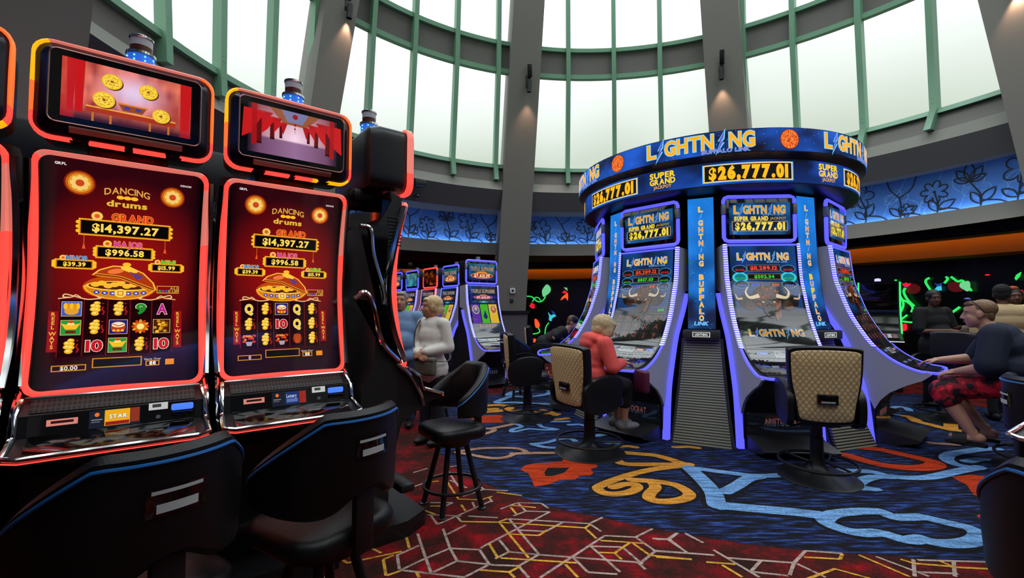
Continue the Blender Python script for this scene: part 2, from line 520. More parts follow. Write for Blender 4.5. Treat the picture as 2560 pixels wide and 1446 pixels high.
for i in range(len(inner)):
    lo.append([(inner[i][0], inner[i][1], 2.9), (outer[i][0], outer[i][1], 2.9), (outer[i][0], outer[i][1], 3.0), (inner[i][0], inner[i][1], 3.0)])
lo.append(lo[0])
b.loft(lo, cap=False)
struct(b.build('ceiling_low', CEILB), 'low black ceiling round the rotunda, over the far machines', 'ceiling')
b = MB()
P = OUT + BACKW
for i in range(len(P)):
    p = P[i]; q = P[(i + 1) % len(P)]
    b.add([(*p, 0), (*q, 0), (*q, 2.95), (*p, 2.95)], [[0, 1, 2, 3]])
struct(b.build('wall_back', NIGHT), 'black far wall behind the neon flowers', 'wall')
# soffit with its cove light; the orange wash is also put into its colour
ORW = mat('orange_lit_soffit', S(190, 112, 24), 0.6, noise=(0.8, 0.1))
COVE = mat('amber_cove_strip', S(255, 150, 30), 0.5, emit=(1.0, 0.46, 0.05), es=8)
b = MB()
for i in range(len(SOFF) - 1):
    p, q = SOFF[i], SOFF[i + 1]; o = OUT[i], OUT[i + 1]
    b.add([(*p, 2.41), (*q, 2.41), (*q, 2.72), (*p, 2.72)], [[0, 1, 2, 3]])
    b.add([(*p, 2.41), (*q, 2.41), (*o[1], 2.41), (*o[0], 2.41)], [[0, 1, 2, 3]])
    b.add([(*p, 2.72), (*q, 2.72), (*o[1], 2.72), (*o[0], 2.72)], [[0, 1, 2, 3]])
struct(b.build('wall_soffit', ORW), 'orange lit soffit band hanging below the black ceiling', 'wall')
b = MB()
C1 = offs(SOFF, -0.22); C2 = offs(SOFF, -0.30)
b.tube([(x, y, 2.77) for x, y in C1], 0.016, 6)
cl = tag(b.build('cove_light', COVE), 'thin amber cove light running along the top of the orange soffit', 'light strip')
b = MB()
for i in range(len(C2) - 1):
    p, q = C2[i], C2[i + 1]
    b.add([(*p, 2.73), (*q, 2.73), (*q, 2.9), (*p, 2.9)], [[0, 1, 2, 3]])
b.build('lip', CEILB, cl)

# ------------------------------------------------------------------ columns
def edge3(p1, p2, prot, zmin=0):
    f = lambda z, a: wallr(z, a) - prot
    A = on_ring(*p1, *RC, f); B = on_ring(*p2, *RC, f)
    def g(z):
        q = A + (B - A) * ((max(z, zmin) - A.z) / (B.z - A.z)); q.z = z; return q
    return g
TILE = mat('grey_chevron_wainscot', S(96, 95, 97), 0.6)
def chev_mat():
    m = TILE; n = m.node_tree; bs = n.nodes['Principled BSDF']
    tc = n.nodes.new('ShaderNodeTexCoord'); sp = n.nodes.new('ShaderNodeSeparateXYZ')
    n.links.new(tc.outputs['Object'], sp.inputs[0])
    def mth(op, a=None, b=None):
        q = n.nodes.new('ShaderNodeMath'); q.operation = op
        for i, v in enumerate((a, b)):
            if v is None: continue
            if isinstance(v, (int, float)): q.inputs[i].default_value = v
            else: n.links.new(v, q.inputs[i])
        return q.outputs[0]
    fx = mth('PINGPONG', sp.outputs['X'], 0.36)
    s_ = mth('ADD', sp.outputs['Z'], fx)
    st = mth('PINGPONG', mth('MULTIPLY', s_, 22.0), 1.0)
    cr_ = n.nodes.new('ShaderNodeValToRGB')
    cr_.color_ramp.elements[0].position = 0.05; cr_.color_ramp.elements[0].color = (*S(58, 58, 60), 1)
    cr_.color_ramp.elements[1].position = 0.25; cr_.color_ramp.elements[1].color = (*S(104, 103, 106), 1)
    n.links.new(st, cr_.inputs['Fac']); n.links.new(cr_.outputs[0], bs.inputs['Base Color'])
chev_mat()
CAPM = mat('dark_dado_cap', S(30, 29, 30), 0.4)
def column(label, eL, eR, azc, dado=False):
    out = Vector((sin(radians(azc)), cos(radians(azc)), 0)) * 0.75
    def loop(z, g=0.0):
        L, R_ = eL(z), eR(z); s = (R_ - L).normalized() * g; o = out.normalized() * g
        return [tuple(L - s - o), tuple(R_ + s - o), tuple(R_ + out + s), tuple(L + out - s)]
    b = MB(); b.loft([loop(z) for z in (0, 2.5, 5, 7.5, TOPZ + 0.1)])
    o = struct(b.build('column', WALLG), label, 'column')
    if dado:
        b = MB(); b.loft([loop(0, 0.05), loop(1.30, 0.05)]); b.build('wainscot', TILE, o)
        b = MB(); b.loft([loop(1.30, 0.09), loop(1.375, 0.09)]); b.build('cap_rail', CAPM, o)
    return o
colA = edge3((1243.5, 700), (1285, 0), 0.42), edge3((1319, 700), (1362, 0), 0.42)
colB = edge3((1771, 310), (1750, 0), 0.42, 4), edge3((1868, 310), (1845, 0), 0.42, 4)
colC = edge3((789, 178), (814, 0), 0.42, 4.6), edge3((850, 282), (899, 0), 0.42, 4.6)
dL = edge3((2559, 459), (2444, 0), 0.42)
def shifted(g, d): return lambda z: g(z) + Vector(d)
colD = dL, shifted(dL, (0.30, -0.62, 0))
lR = edge3((130, 95), (165, 0), 0.42, 4.6)
colL = shifted(lR, (-0.10, -0.72, 0)), lR
column('grey leaning column behind the white haired woman, with wall lamp, sensor and chevron wainscot', *colA, -10, True)
column('grey leaning column rising behind the round jackpot sign', *colB, 36)
column('grey leaning column behind the second red framed slot machine', *colC, -48)
column('grey column beside the right end of the blue flower band', *colD, 78)
column('grey column behind the outermost red framed slot machine', *colL, -95)
def back_col(az):
    f = lambda s: (lambda z: Vector(rp(az + s / r_at(az, z) * 57.3, r_at(az, z) - 0.42, z)))
    return f(-0.38), f(0.38)
for az in (122, 160, 198, 236): 
    L_, R_ = back_col(az); column('grey column behind the viewpoint', L_, R_, az)

# ------------------------------------------------------------------ windows, one per bay
def glass_mat():
    m = bpy.data.materials.new('frosted_window_glass'); m.use_nodes = True
    n = m.node_tree; n.nodes.clear()
    o = n.nodes.new('ShaderNodeOutputMaterial'); t = n.nodes.new('ShaderNodeBsdfTransparent')
    d = n.nodes.new('ShaderNodeBsdfTranslucent'); x = n.nodes.new('ShaderNodeMixShader'); x2 = n.nodes.new('ShaderNodeMixShader')
    g = n.nodes.new('ShaderNodeBsdfGlossy'); g.inputs['Roughness'].default_value = 0.3; g.inputs['Color'].default_value = (0.4, 0.4, 0.4, 1)
    t.inputs['Color'].default_value = (0.96, 0.99, 0.96, 1); d.inputs['Color'].default_value = (0.8, 0.85, 0.8, 1)
    x.inputs[0].default_value = 0.12; x2.inputs[0].default_value = 0.04
    n.links.new(t.outputs[0], x.inputs[1]); n.links.new(d.outputs[0], x.inputs[2])
    n.links.new(x.outputs[0], x2.inputs[1]); n.links.new(g.outputs[0], x2.inputs[2]); n.links.new(x2.outputs[0], o.inputs[0])
    return m
GLASS = glass_mat()
WZ = [RZ[5], RZ[6], RZ[7], TOPZ]
def skylight():
    b = MB().use(GREEN)
    for az in range(-90, 270, 15):
        r0 = r_at(az, TOPZ) + .02
        b.tube([rp(az, r0, TOPZ), rp(az, 3.35, TOPZ + 1.0)], 0.055, 4)
    o = struct(b.build('window_12'), 'sloping skylight ring above the tall windows', 'window')
    b = MB(); lo = [[rp(az, r_at(az, TOPZ) + .03, TOPZ), rp(az, 3.4, TOPZ + 1.02)] for az in range(-90, 275, 5)]
    vs = [p for l in lo for p in l]; b.add(vs, [[2 * i, 2 * i + 2, 2 * i + 3, 2 * i + 1] for i in range(len(lo) - 1)]); b.build('window_glass', GLASS, o)
skylight()
def bay(name, a0, a1, mull, label, seg=3.0):
    n = max(4, int((a1 - a0) / seg)); AZ = [a0 + (a1 - a0) * i / n for i in range(n + 1)]
    fr = MB().use(GREEN)
    for m in mull:                                            # green box mullions, standing inward of the glass
        zs = [RZ[4] + 0.02, RZ[5], (RZ[5] + RZ[6]) / 2, RZ[6], RZ[7], TOPZ]
        lo = []
        for z in zs:
            r = r_at(m, z); w = 0.055 / r * 57.3
            lo.append([rp(m - w, r + 0.02, z), rp(m + w, r + 0.02, z), rp(m + w, r - 0.15, z), rp(m - w, r - 0.15, z)])
        fr.loft(lo)
        for z in (RZ[5] + 0.12, RZ[5] + 0.20, RZ[5] - 0.14):  # bolt heads
            for s in (-0.02, 0.02):
                r = r_at(m, z); fr.ball(rp(m + s / r * 57.3, r - 0.151, z), 0.006, 6, 4)
    def rail(z0, z1, d):
        lo = []
        for az in AZ:
            ra, rb = r_at(az, z0), r_at(az, z1)
            lo.append([rp(az, ra + 0.03, z0), rp(az, ra - d, z0), rp(az, rb - d, z1), rp(az, rb + 0.03, z1)])
        fr.loft(lo)
    rail(RZ[5] - 0.10, RZ[5], 0.09); rail(RZ[6], RZ[6] + 0.11, 0.09); rail(RZ[7] - 0.10, RZ[7], 0.09)
    o = struct(fr.build(name), label, 'window')
    g = MB()
    def pane(z0, z1):
        k = len(g.v) // 2
        vs = []; fs = []
        for az in AZ: vs += [rp(az, r_at(az, z0) + 0.025, z0), rp(az, r_at(az, z1) + 0.025, z1)]
        for i in range(n): fs.append([2 * i, 2 * i + 2, 2 * i + 3, 2 * i + 1])
        g.add(vs, fs)
    pane(RZ[5] - 0.02, RZ[6] + 0.02); pane(RZ[7] - 0.02, TOPZ)
    g.build('window_glass', GLASS, o)
    s = MB(); lo = []
    for az in AZ:
        ra, rb = r_at(az, RZ[6] + 0.09), r_at(az, RZ[7] - 0.08)
        lo.append([rp(az, ra - 0.01, RZ[6] + 0.09), rp(az, rb - 0.01, RZ[7] - 0.08), rp(az, rb + 0.06, RZ[7] - 0.08), rp(az, ra + 0.06, RZ[6] + 0.09)])
    s.loft(lo); s.build('spandrel_panel', WALLP, o)
    return o
bay('window_1', -97, -50, (-84.6, -75.3, -66.0, -58), 'tall frosted window bay above the first red framed slot machine')
bay('window_2', -50, -9, (-46.0, -36.4, -26.3, -16.1), 'tall frosted window bay above the couple standing by the slot machines')
bay('window_3', -9, 34, (0.95, 11.65, 21.85), 'tall frosted window bay straight ahead, between two columns with wall lamps')
bay('window_4', 34, 80, (38.3, 46.8, 56.6, 65.5), 'tall frosted window bay above the right side of the jackpot sign')
bay('window_5', 80, 122, (90, 101, 112), 'tall frosted window bay to the right of the viewpoint', 5)
for k, (a0, a1) in enumerate(((122, 160), (160, 198), (198, 236), (236, 263))):
    bay('window_%d' % (6 + k), a0, a1, (a0 + 10, (a0 + a1) / 2, a1 - 10), 'tall frosted window bay behind the viewpoint', 5)

# ------------------------------------------------------------------ blue flower panels in the recess between fascia and dark band
def flowers(cv, L, Hh, seed, bright):
    rnd = random.Random(seed)
    dk = S(16, 24, 40)
    def leafy(x, y, l, a, lay, col, w):
        pts = []
        for t in [i / 8 for i in range(9)]: pts.append((x + cos(a) * l * t - sin(a) * l * 0.22 * sin(pi * t), y + sin(a) * l * t + cos(a) * l * 0.22 * sin(pi * t)))
        for t in [i / 8 for i in range(7, 0, -1)]: pts.append((x + cos(a) * l * t + sin(a) * l * 0.22 * sin(pi * t), y + sin(a) * l * t - cos(a) * l * 0.22 * sin(pi * t)))
        cv.line(pts, w, col, lay, closed=True)
    def bloom(x, y, r, k, lay, col, w, rot):
        pts = []
        for i in range(k * 10):
            a = 2 * pi * i / (k * 10) + rot; q = r * (0.45 + 0.55 * abs(sin(k * (a - rot) / 2)) ** 0.7)
            pts.append((x + q * cos(a), y + q * sin(a)))
        cv.line(pts, w, col, lay, closed=True); cv.ell(x, y, r * 0.12, r * 0.12, col, lay, 10)
    def lotus(x, y, r, lay, col, w):
        for k, (a, l) in enumerate(((0.35, .8), (0.9, 1), (1.57, 1.15), (2.24, 1), (2.8, .8))):
            leafy(x, y, r * l * 1.4, a, lay, col, w)
    x = rnd.uniform(-0.2, 0.2)
    pale = S(112, 168, 232)
    while x < L + 0.3:                                     # faint flowers behind
        bloom(x + 0.3, rnd.uniform(.3, .6) * Hh, 0.2, 5, 1, pale, 0.014, rnd.random()); leafy(x + 0.1, rnd.uniform(.1, .5) * Hh, 0.36, rnd.uniform(0, 3), 1, pale, 0.014)
        cv.line([(x, 0), (x + .15, .4 * Hh), (x + .4, .75 * Hh), (x + .5, Hh)], 0.012, pale, 1)
        x += rnd.uniform(.5, .7)
    x = rnd.uniform(-0.1, 0.1); k = seed
    while x < L + 0.3:                                     # dark outlines in front
        t = k % 4; y = Hh * rnd.uniform(.5, .68); w = 0.022
        tr = [(x, 0), (x + .05, y * .5), (x + rnd.uniform(-.1, .2), y)]
        cv.line(cr_pts([(a, b_, 0) for a, b_ in tr], 5), 0.024, dk, 3)
        hx, hy = tr[-1]
        if t == 0: bloom(hx, hy, 0.21, 7, 3, dk, w, rnd.random())
        elif t == 1: lotus(hx, hy, 0.21, 3, dk, w)
        elif t == 2: bloom(hx, hy, 0.25, 5, 3, dk, w, rnd.random())
        else:
            cv.line(cr_pts([(hx, hy, 0), (hx + .2, hy + .15, 0), (hx + .3, Hh, 0)], 5), 0.02, dk, 3)
            cv.line(cr_pts([(hx, hy, 0), (hx - .15, hy + .2, 0), (hx - .2, Hh, 0)], 5), 0.02, dk, 3)
            bloom(hx + .1, hy * .5, 0.13, 6, 3, dk, w, 0)
        leafy(x + .03, y * .35, 0.3, rnd.uniform(.2, 1.2), 3, dk, w); leafy(x + .03, y * .3, 0.26, rnd.uniform(1.9, 2.9), 3, dk, w)
        cv.line(cr_pts([(x + .05, y * .4, 0), (x + .3, y * .3, 0), (x + .5, .02, 0)], 5), 0.022, dk, 3)
        x += rnd.uniform(.46, .6); k += 1
MURAL = attr_mat('printed_blue_panel', diffuse=True, rough=0.55)
COOL = mat('cool_white_strip', S(190, 220, 255), 0.5, emit=S(195, 222, 255), es=22.0)
def clip_build(cv, L, Hh):
    """drop triangles that leave the panel"""
    tf = []
    for f in cv.tf:
        ok = all(-0.001 <= cv.tv[i][0].x <= L + 0.001 and -0.001 <= cv.tv[i][0].y <= Hh + 0.001 for i in f)
        if ok: tf.append(f)
    cv.tf = tf
for i, (a0, a1, lab) in enumerate(((-92, -53, 'blue flower panel behind the first slot machines'), (-47, -13.5, 'blue panel of outlined flowers above the couple and the far slot machines'),
                                   (-7.5, 33, 'blue panel of outlined flowers straight ahead, behind the jackpot sign'), (39, 77, 'blue panel of outlined flowers above the black wall and the man in navy'),
                                   (85, 264, 'blue flower panel behind the viewpoint'))):
    Rm = ringr(1, (a0 + a1) / 2) + 0.16; L = radians(a1 - a0) * Rm; Hh = RZ[2] - RZ[1] + 0.22
    cv = Canvas(0.25)
    base = lambda u, v: mixc(S(84, 142, 220), S(58, 112, 196), vnoise(u * L * 1.5, v * 3, i) * .9)
    cv.grid(0, 0, L, Hh, int(L / 0.12), 6, base, 0)
    if a1 < 85: flowers(cv, L, Hh, 3 + i * 5, 1)
    clip_build(cv, L, Hh)
    def fn(u, v, l, a0=a0, a1=a1, L=L, Hh=Hh):
        az = a0 + (a1 - a0) * u / L; z = RZ[1] - 0.11 + v
        return rp(az, ringr(1, az) + 0.17 - l * 0.002, z)
    o = cv.build('mural_panel', fn, MURAL); struct(o, lab, 'wall panel')
    b = MB(); b.tube([rp(a0 + (a1 - a0) * t / 40, ringr(1, a0 + (a1 - a0) * t / 40) + 0.075, RZ[1] - 0.035) for t in range(41)], 0.016, 6)
    b.build('light_strip', COOL, o)
# ================================================================== carpet
def carpet(name, kind):
    m = bpy.data.materials.new(name); m.use_nodes = True
    n = m.node_tree; b = n.nodes['Principled BSDF']; b.inputs['Roughness'].default_value = 0.95; b.inputs['Specular IOR Level'].default_value = 0.1
    tc = n.nodes.new('ShaderNodeTexCoord'); mp = n.nodes.new('ShaderNodeMapping'); n.links.new(tc.outputs['Object'], mp.inputs[0])
    nz = n.nodes.new('ShaderNodeTexNoise'); n2 = n.nodes.new('ShaderNodeTexNoise'); cr_ = n.nodes.new('ShaderNodeValToRGB'); mx = n.nodes.new('ShaderNodeMix'); mx.data_type = 'RGBA'; mx.blend_type = 'MULTIPLY'
    n2.inputs['Scale'].default_value = 90; n2.inputs['Detail'].default_value = 2; n.links.new(tc.outputs['Object'], n2.inputs['Vector'])
    c2 = n.nodes.new('ShaderNodeValToRGB'); c2.color_ramp.elements[0].position = 0.3; c2.color_ramp.elements[0].color = (0.55, 0.55, 0.55, 1); c2.color_ramp.elements[1].position = 0.62
    n.links.new(n2.outputs['Fac'], c2.inputs['Fac'])
    el = cr_.color_ramp.elements
    if kind == 'blue':
        mp.inputs['Rotation'].default_value = (0, 0, radians(-28)); mp.inputs['Scale'].default_value = (5.0, 34, 1)
        nz.inputs['Scale'].default_value = 1.0; nz.inputs['Detail'].default_value = 7; nz.inputs['Roughness'].default_value = 0.62
        el[0].position = 0.45; el[0].color = (*S(28, 26, 29), 1); el[1].position = 0.66; el[1].color = (*S(66, 96, 166), 1)
        q = el.new(0.50); q.color = (*S(31, 36, 58), 1); q = el.new(0.57); q.color = (*S(38, 58, 114), 1)
    elif kind == 'red':
        nz.inputs['Scale'].default_value = 3.2; nz.inputs['Detail'].default_value = 9; nz.inputs['Roughness'].default_value = 0.72
        el[0].position = 0.40; el[0].color = (*S(52, 30, 26), 1); el[1].position = 0.66; el[1].color = (*S(172, 24, 32), 1)
        q = el.new(0.50); q.color = (*S(84, 30, 28), 1); q = el.new(0.575); q.color = (*S(128, 24, 30), 1)
    else:
        mp.inputs['Rotation'].default_value = (0, 0, radians(-28)); mp.inputs['Scale'].default_value = (3, 26, 1)
        nz.inputs['Scale'].default_value = 1.2; nz.inputs['Detail'].default_value = 6; nz.inputs['Roughness'].default_value = 0.65
        el[0].position = 0.33; el[0].color = (*[c * 0.35 for c in kind], 1); el[1].position = 0.55; el[1].color = (*kind, 1)
    n.links.new(mp.outputs[0], nz.inputs['Vector']); n.links.new(nz.outputs['Fac'], cr_.inputs['Fac'])
    mx.inputs[0].default_value = 1.0
    n.links.new(cr_.outputs[0], mx.inputs[6]); n.links.new(c2.outputs[0], mx.inputs[7]); n.links.new(mx.outputs[2], b.inputs['Base Color'])
    return m
CB, CR = carpet('blue_streaked_carpet', 'blue'), carpet('red_mottled_carpet', 'red')
CO = carpet('orange_carpet_motif', S(232, 158, 62)); CL = carpet('pale_blue_carpet_motif', S(126, 176, 232)); CF = carpet('rust_carpet_motif', S(206, 66, 30))
CT = carpet('tan_carpet_motif', S(196, 150, 128)); CW = carpet('stone_carpet_line', S(196, 172, 160)); CY_ = carpet('yellow_carpet_line', S(238, 178, 70)); CK = carpet('charcoal_carpet_motif', S(34, 33, 36))
fl = MB()
fl.use(CR); fl.add([(14, -8, 0), (14, 17, 0), (-13, 17, 0), (-13, -8, 0)], [[0, 1, 2, 3]])
def zz(ox, oy, sc): return lambda x, y: (ox + x / sc, oy + y / sc)
Z5, Z6, Z7, Z3 = zz(900, 940, 2.8444), zz(1640, 940, 2.7826), zz(2080, 860, 4.519), zz(1240, 660, 2.8925)
def fpoly(pts, m, z, pix=True):
    P = [on_z(*p) for p in pts] if pix else [Vector((p[0], p[1], 0)) for p in pts]
    fl.use(m)
    t = tessellate_polygon([[Vector((p.x, p.y, 0)) for p in P]])
    fl.add([(p.x, p.y, z) for p in P], [list(q) for q in t])
def fstroke(pts, w, m, z, smooth=True, closed=False, pix=True, rise=0.0004):
    P = [on_z(*p) for p in pts] if pix else [Vector((p[0], p[1], 0)) for p in pts]
    if smooth and len(P) > 2: P = cr_pts(P, 6, closed)
    fl.use(m); N = len(P); vs = []
    for i in range(N):
        a = P[(i - 1) % N] if closed or i > 0 else P[i]; c = P[(i + 1) % N] if closed or i < N - 1 else P[i]
        t = (c - a); t.z = 0; t = t.normalized() if t.length else Vector((1, 0, 0)); n_ = Vector((-t.y, t.x, 0)) * (w / 2)
        zi = z + rise * i / N
        vs += [tuple((P[i] + n_)[:2]) + (zi,), tuple((P[i] - n_)[:2]) + (zi,)]
    fl.add(vs, [[2 * i, 2 * i + 1, 2 * ((i + 1) % N) + 1, 2 * ((i + 1) % N)] for i in range(N if closed else N - 1)])
# blue field with its edges
edge = [(1097,1130),(1153,1183),(1206,1207),(1269,1232),(1375,1267),(1491,1292),(1640,1323),(1820,1353),(1999,1375),(2179,1387),(2359,1400),(2531,1405)]
E_ = [on_z(*p) for p in edge]
right = [(3.6, 2.66), (4.6, 2.95), (5.6, 3.6), (6.4, 4.7), (6.8, 6.0), (6.75, 7.2)]
back = [on_z(*p) for p in [(2290,985),(2200,984),(1900,955),(1600,950),(1480,953),(1378,964),(1320,972),(1260,983),(1185,995),(1120,1005),(1070,1020),(1045,1050),(1062,1085)]]
B2 = cr_pts([Vector((p[0], p[1], 0)) for p in ([tuple(q) for q in E_] + right + [tuple(q) for q in back])], 4, True)
fpoly([(p.x, p.y) for p in B2], CB, 0.0008, False)
m5 = lambda L: [Z5(*p) for p in L]; m6 = lambda L: [Z6(*p) for p in L]; m7 = lambda L: [Z7(*p) for p in L]
z1, z2, z3 = 0.0016, 0.0022, 0.0028
NZ = 0
def motif(pts, w, m, closed=False, smooth=True):
    if m is CL: w *= .84
           # coloured stroke on a wider charcoal outline stroke
    global NZ
    NZ += 1; zz_ = z2 + .00009 * (NZ % 40)
    fstroke(pts, w * 1.55, CK, z1 - .0002, smooth, closed); fstroke(pts, w, m, zz_, smooth, closed, rise=.0015)
    for i, q in enumerate(pts):                        # rounded joins
        p = on_z(*q); fl.use(m); fl.add([(p.x + cos(k * pi / 8) * w * .5, p.y + sin(k * pi / 8) * w * .5, zz_ + .0017 + .00006 * i) for k in range(16)], [list(range(16))])
# orange scrolls
motif(m5([(2340,636),(2080,668),(1900,712),(1740,770),(1690,805),(1760,842),(1880,838),(1965,808),(1960,778),(1880,775),(1800,797)]), 0.09, CO)
motif(m5([(1930,742),(2080,752),(2240,778),(2340,840),(2300,880),(2160,898),(2060,878),(2062,840),(2100,800),(2085,765)]), 0.095, CO)
motif(m5([(2340,634),(2100,632),(1880,628),(1810,590)]), 0.10, CO)
motif(m5([(2290,625),(2190,592),(2090,568),(1960,556),(1860,549)]), 0.10, CO)
motif(m5([(850,258),(950,255),(1050,240),(1060,220),(990,210),(900,214),(860,225),(900,240),(960,238)]), 0.13, CO)
motif(m5([(1070,255),(1160,250),(1240,258),(1330,268),(1400,275)]), 0.12, CO); motif(m5([(1300,246),(1360,262),(1390,282)]), 0.10, CO)
motif(m5([(1380,315),(1470,305)]), 0.1, CO); motif(m5([(1800,508),(1900,504),(1960,512)]), 0.08, CO); motif(m5([(2240,510),(2330,508),(2400,516)]), 0.08, CO)
# rust flowers
fpoly(m5([(1140,670),(1170,640),(1240,625),(1320,620),(1440,610),(1450,565),(1540,570),(1600,600),(1680,630),(1690,650),(1640,665),(1660,690),(1640,712),(1560,715),(1530,740),(1420,745),(1340,775),(1240,790),(1220,740),(1200,700)]), CF, z2)
fpoly(m5([(1310,690),(1335,658),(1420,656),(1490,656),(1450,692),(1370,716),(1320,716)]), CK, z3)
fpoly(m5([(770,300),(850,285),(1000,280),(1060,300),(1090,315),(1000,335),(850,335),(770,345),(640,320),(680,295)]), CF, z2)
motif(m6([(1400,498),(1560,516),(1760,560),(1920,600),(1930,632),(1800,645),(1600,628),(1440,590),(1330,556)]), 0.15, CF)
fpoly(m6([(2060,705),(2190,690),(2290,700),(2330,800),(2390,1010),(2260,1005),(2230,975),(2310,950),(2340,910),(2290,860),(2210,830),(2160,760),(2100,730)]), CF, z2)
fpoly(m6([(2300,250),(2330,255),(2330,300),(2300,300)]), CF, z2)
# tan leaf
motif(m5([(690,545),(850,520),(1000,515),(1120,520),(1180,545),(1100,560),(1040,582),(960,590),(870,580),(780,562)]), 0.06, CT, True)
motif(m5([(1085,556),(1250,552),(1450,551)]), 0.07, CT); motif(m5([(780,382),(900,378),(955,388),(900,412),(790,430)]), 0.07, CT); motif(m5([(930,378),(1120,340)]), 0.08, CT)
motif(m7([(1120,1125),(1240,1135),(1400,1145)]), 0.08, CT)
# pale blue vines
motif(m6([(235,645),(330,735),(400,820),(425,905),(470,908),(700,930),(950,952),(1150,975)]), 0.16, CL)
motif(m6([(235,642),(340,656),(520,680),(700,700),(890,695)]), 0.11, CL); motif(m6([(720,704),(640,720),(560,770),(480,812)]), 0.13, CL)
motif(m6([(1180,1000),(1240,965),(1400,948),(1560,950),(1640,985),(1720,990),(1850,988),(2000,1022),(2170,1062),(2250,1112),(2200,1158),(2050,1175),(1910,1160),(1850,1140),(1750,1150),(1610,1112),(1530,1098),(1400,1098),(1260,1062),(1185,1025)]), 0.13, CL, True)
motif(m6([(2270,1110),(2450,1132)]), 0.14, CL)
motif(m6([(1300,662),(1500,672),(1640,705),(1880,712),(2100,668),(2250,640)]), 0.12, CL); motif(m6([(1640,708),(1520,708),(1430,735),(1400,775),(1500,792)]), 0.12, CL)
motif(m6([(1220,757),(1330,782),(1420,790),(1535,795)]), 0.09, CL)
motif(m6([(2230,645),(2090,622),(2020,580),(2050,548),(2150,530),(2260,515),(2370,512)]), 0.13, CL); motif(m6([(2160,600),(2250,585),(2330,590)]), 0.12, CL)
motif(m7([(640,765),(690,725),(770,715),(850,735),(875,760)]), 0.11, CL); motif(m7([(650,800),(760,810)]), 0.09, CL)
motif(m5([(1110,342),(1250,342),(1300,368),(1400,385),(1300,388),(1200,382),(1090,402),(1085,385),(1150,365)]), 0.075, CL, True)
motif(m5([(1225,490),(1330,478),(1410,455),(1500,452),(1560,490),(1600,495)]), 0.08, CL); motif(m5([(1230,492),(1320,512),(1460,518)]), 0.08, CL)
motif(m5([(1490,352),(1560,350),(1610,362)]), 0.09, CL); motif(m5([(1680,430),(1740,420)]), 0.12, CL); motif(m5([(1740,490),(1800,478),(1840,490)]), 0.1, CL)
motif(m5([(1060,142),(1090,118),(1180,105),(1300,100),(1355,112),(1340,130),(1250,147),(1150,152)]), 0.15, CL, True); motif(m5([(1070,148),(970,192),(1100,192),(1240,200),(1380,205)]), 0.13, CL)
motif(m5([(1290,328),(1400,330),(1480,328)]), 0.09, CL)
# orange zigzags on the far side
motif(m7([(840,825),(900,840),(970,885),(1090,915),(1330,975),(1446,990)]), 0.13, CO, smooth=False); motif(m7([(1250,880),(1340,890),(1345,980)]), 0.13, CO, smooth=False)
# lines in the red field
WL = """260,1280 420,1210|265,1280 280,1380|410,1125 450,1250 505,1405|290,1385 500,1410 750,1438|590,1090 640,1230 690,1320|290,1385 460,1305 640,1230|640,1230 850,1240|850,1240 920,1345|520,1400 690,1320|690,1320 960,1350|960,1350 1130,1355|750,1432 910,1350|1130,1355 1270,1275|1270,1275 1060,1255|870,1220 1060,1120 1350,970|1060,1020 1160,1140 1270,1270|1060,1255 990,1170|960,1305 1060,1255|1270,1275 1980,1330|1280,1439 1740,1140|1510,1290 1620,1400|1620,1400 1830,1415|1640,1215 1850,1400|1640,1215 1860,1222|1740,1140 1960,1150 2080,1090|1960,1150 2100,1250|2100,1250 2000,1330|1980,1335 2030,1380|1640,1050 1725,1010|1060,1020 1640,1055|1640,1060 1715,1110|1440,1045 1320,1110|1320,1110 1130,1100|1000,950 1120,905|1120,905 1290,910|1290,910 1340,945|1120,905 1180,965|1180,965 1350,970|1090,1000 1180,965|2080,1160 2200,1165|2200,1165 2260,1120|2200,1165 2330,1265|2330,1265 2520,1278|2100,1250 2330,1265|2310,1120 2440,1190|620,1130 750,1065|550,1060 940,890|500,990 550,1060|480,990 720,1000|620,670 700,790|690,1005 720,1040|770,1000 980,1012|330,810 470,760|640,745 760,800|830,765 880,810|880,810 1050,820|880,810 730,860|800,900 820,950|920,870 940,900|640,650 700,640|380,690 480,660|660,905 580,940|500,905 660,905|860,1230 870,1220|1130,1360 1200,1439|1870,1225 2010,1345"""
YL = """165,1310 240,1280|165,1310 185,1425|190,1425 290,1390|720,1040 980,1045|980,1045 1050,1020|990,1045 1060,1130 1200,1300|990,1045 1600,1085|1600,1085 1680,1160|1600,1085 1640,1060|1000,1300 1540,1335|920,1200 980,1300|1070,1130 1270,1140|1270,1140 1330,1100|1710,1175 2010,1195|1700,1260 1810,1265|1810,1265 1920,1190|1810,1265 1860,1310|1940,1195 2060,1280|2060,1280 2360,1310|850,1385 1060,1400|1060,1400 1140,1360|1060,1400 1100,1439|1460,1345 1550,1439|330,1150 350,1230|610,740 700,880|700,880 860,885|860,885 940,860|970,830 1150,855|720,920 750,965|500,930 600,930|1070,935 1110,985|1080,925 1250,940|490,760 560,750|400,1400 420,1439"""
WL6 = """0,1140 80,1140|80,1140 150,1095|80,1140 220,1235|0,1220 390,1250|210,1105 330,1165|400,1215 510,1280|510,1280 720,1405|500,1270 960,1305|960,1305 1040,1220|1040,1220 1300,1240|960,1305 930,1390|730,1290 660,1365|660,1365 920,1395|980,1310 1180,1405|1530,1260 1900,1400|1790,1280 1800,1400|1820,1285 2350,1300|1820,1370 2100,1380|2070,1290 2080,1400"""
YL6 = """0,1265 250,1280|350,1300 550,1315|460,1320 600,1405|1030,1265 1280,1280|1280,1280 1295,1245|1410,1250 1770,1405|1700,1280 1800,1310|1800,1310 2050,1330|2050,1335 2370,1350|2370,1350 2370,1300|1970,1290 2060,1330"""
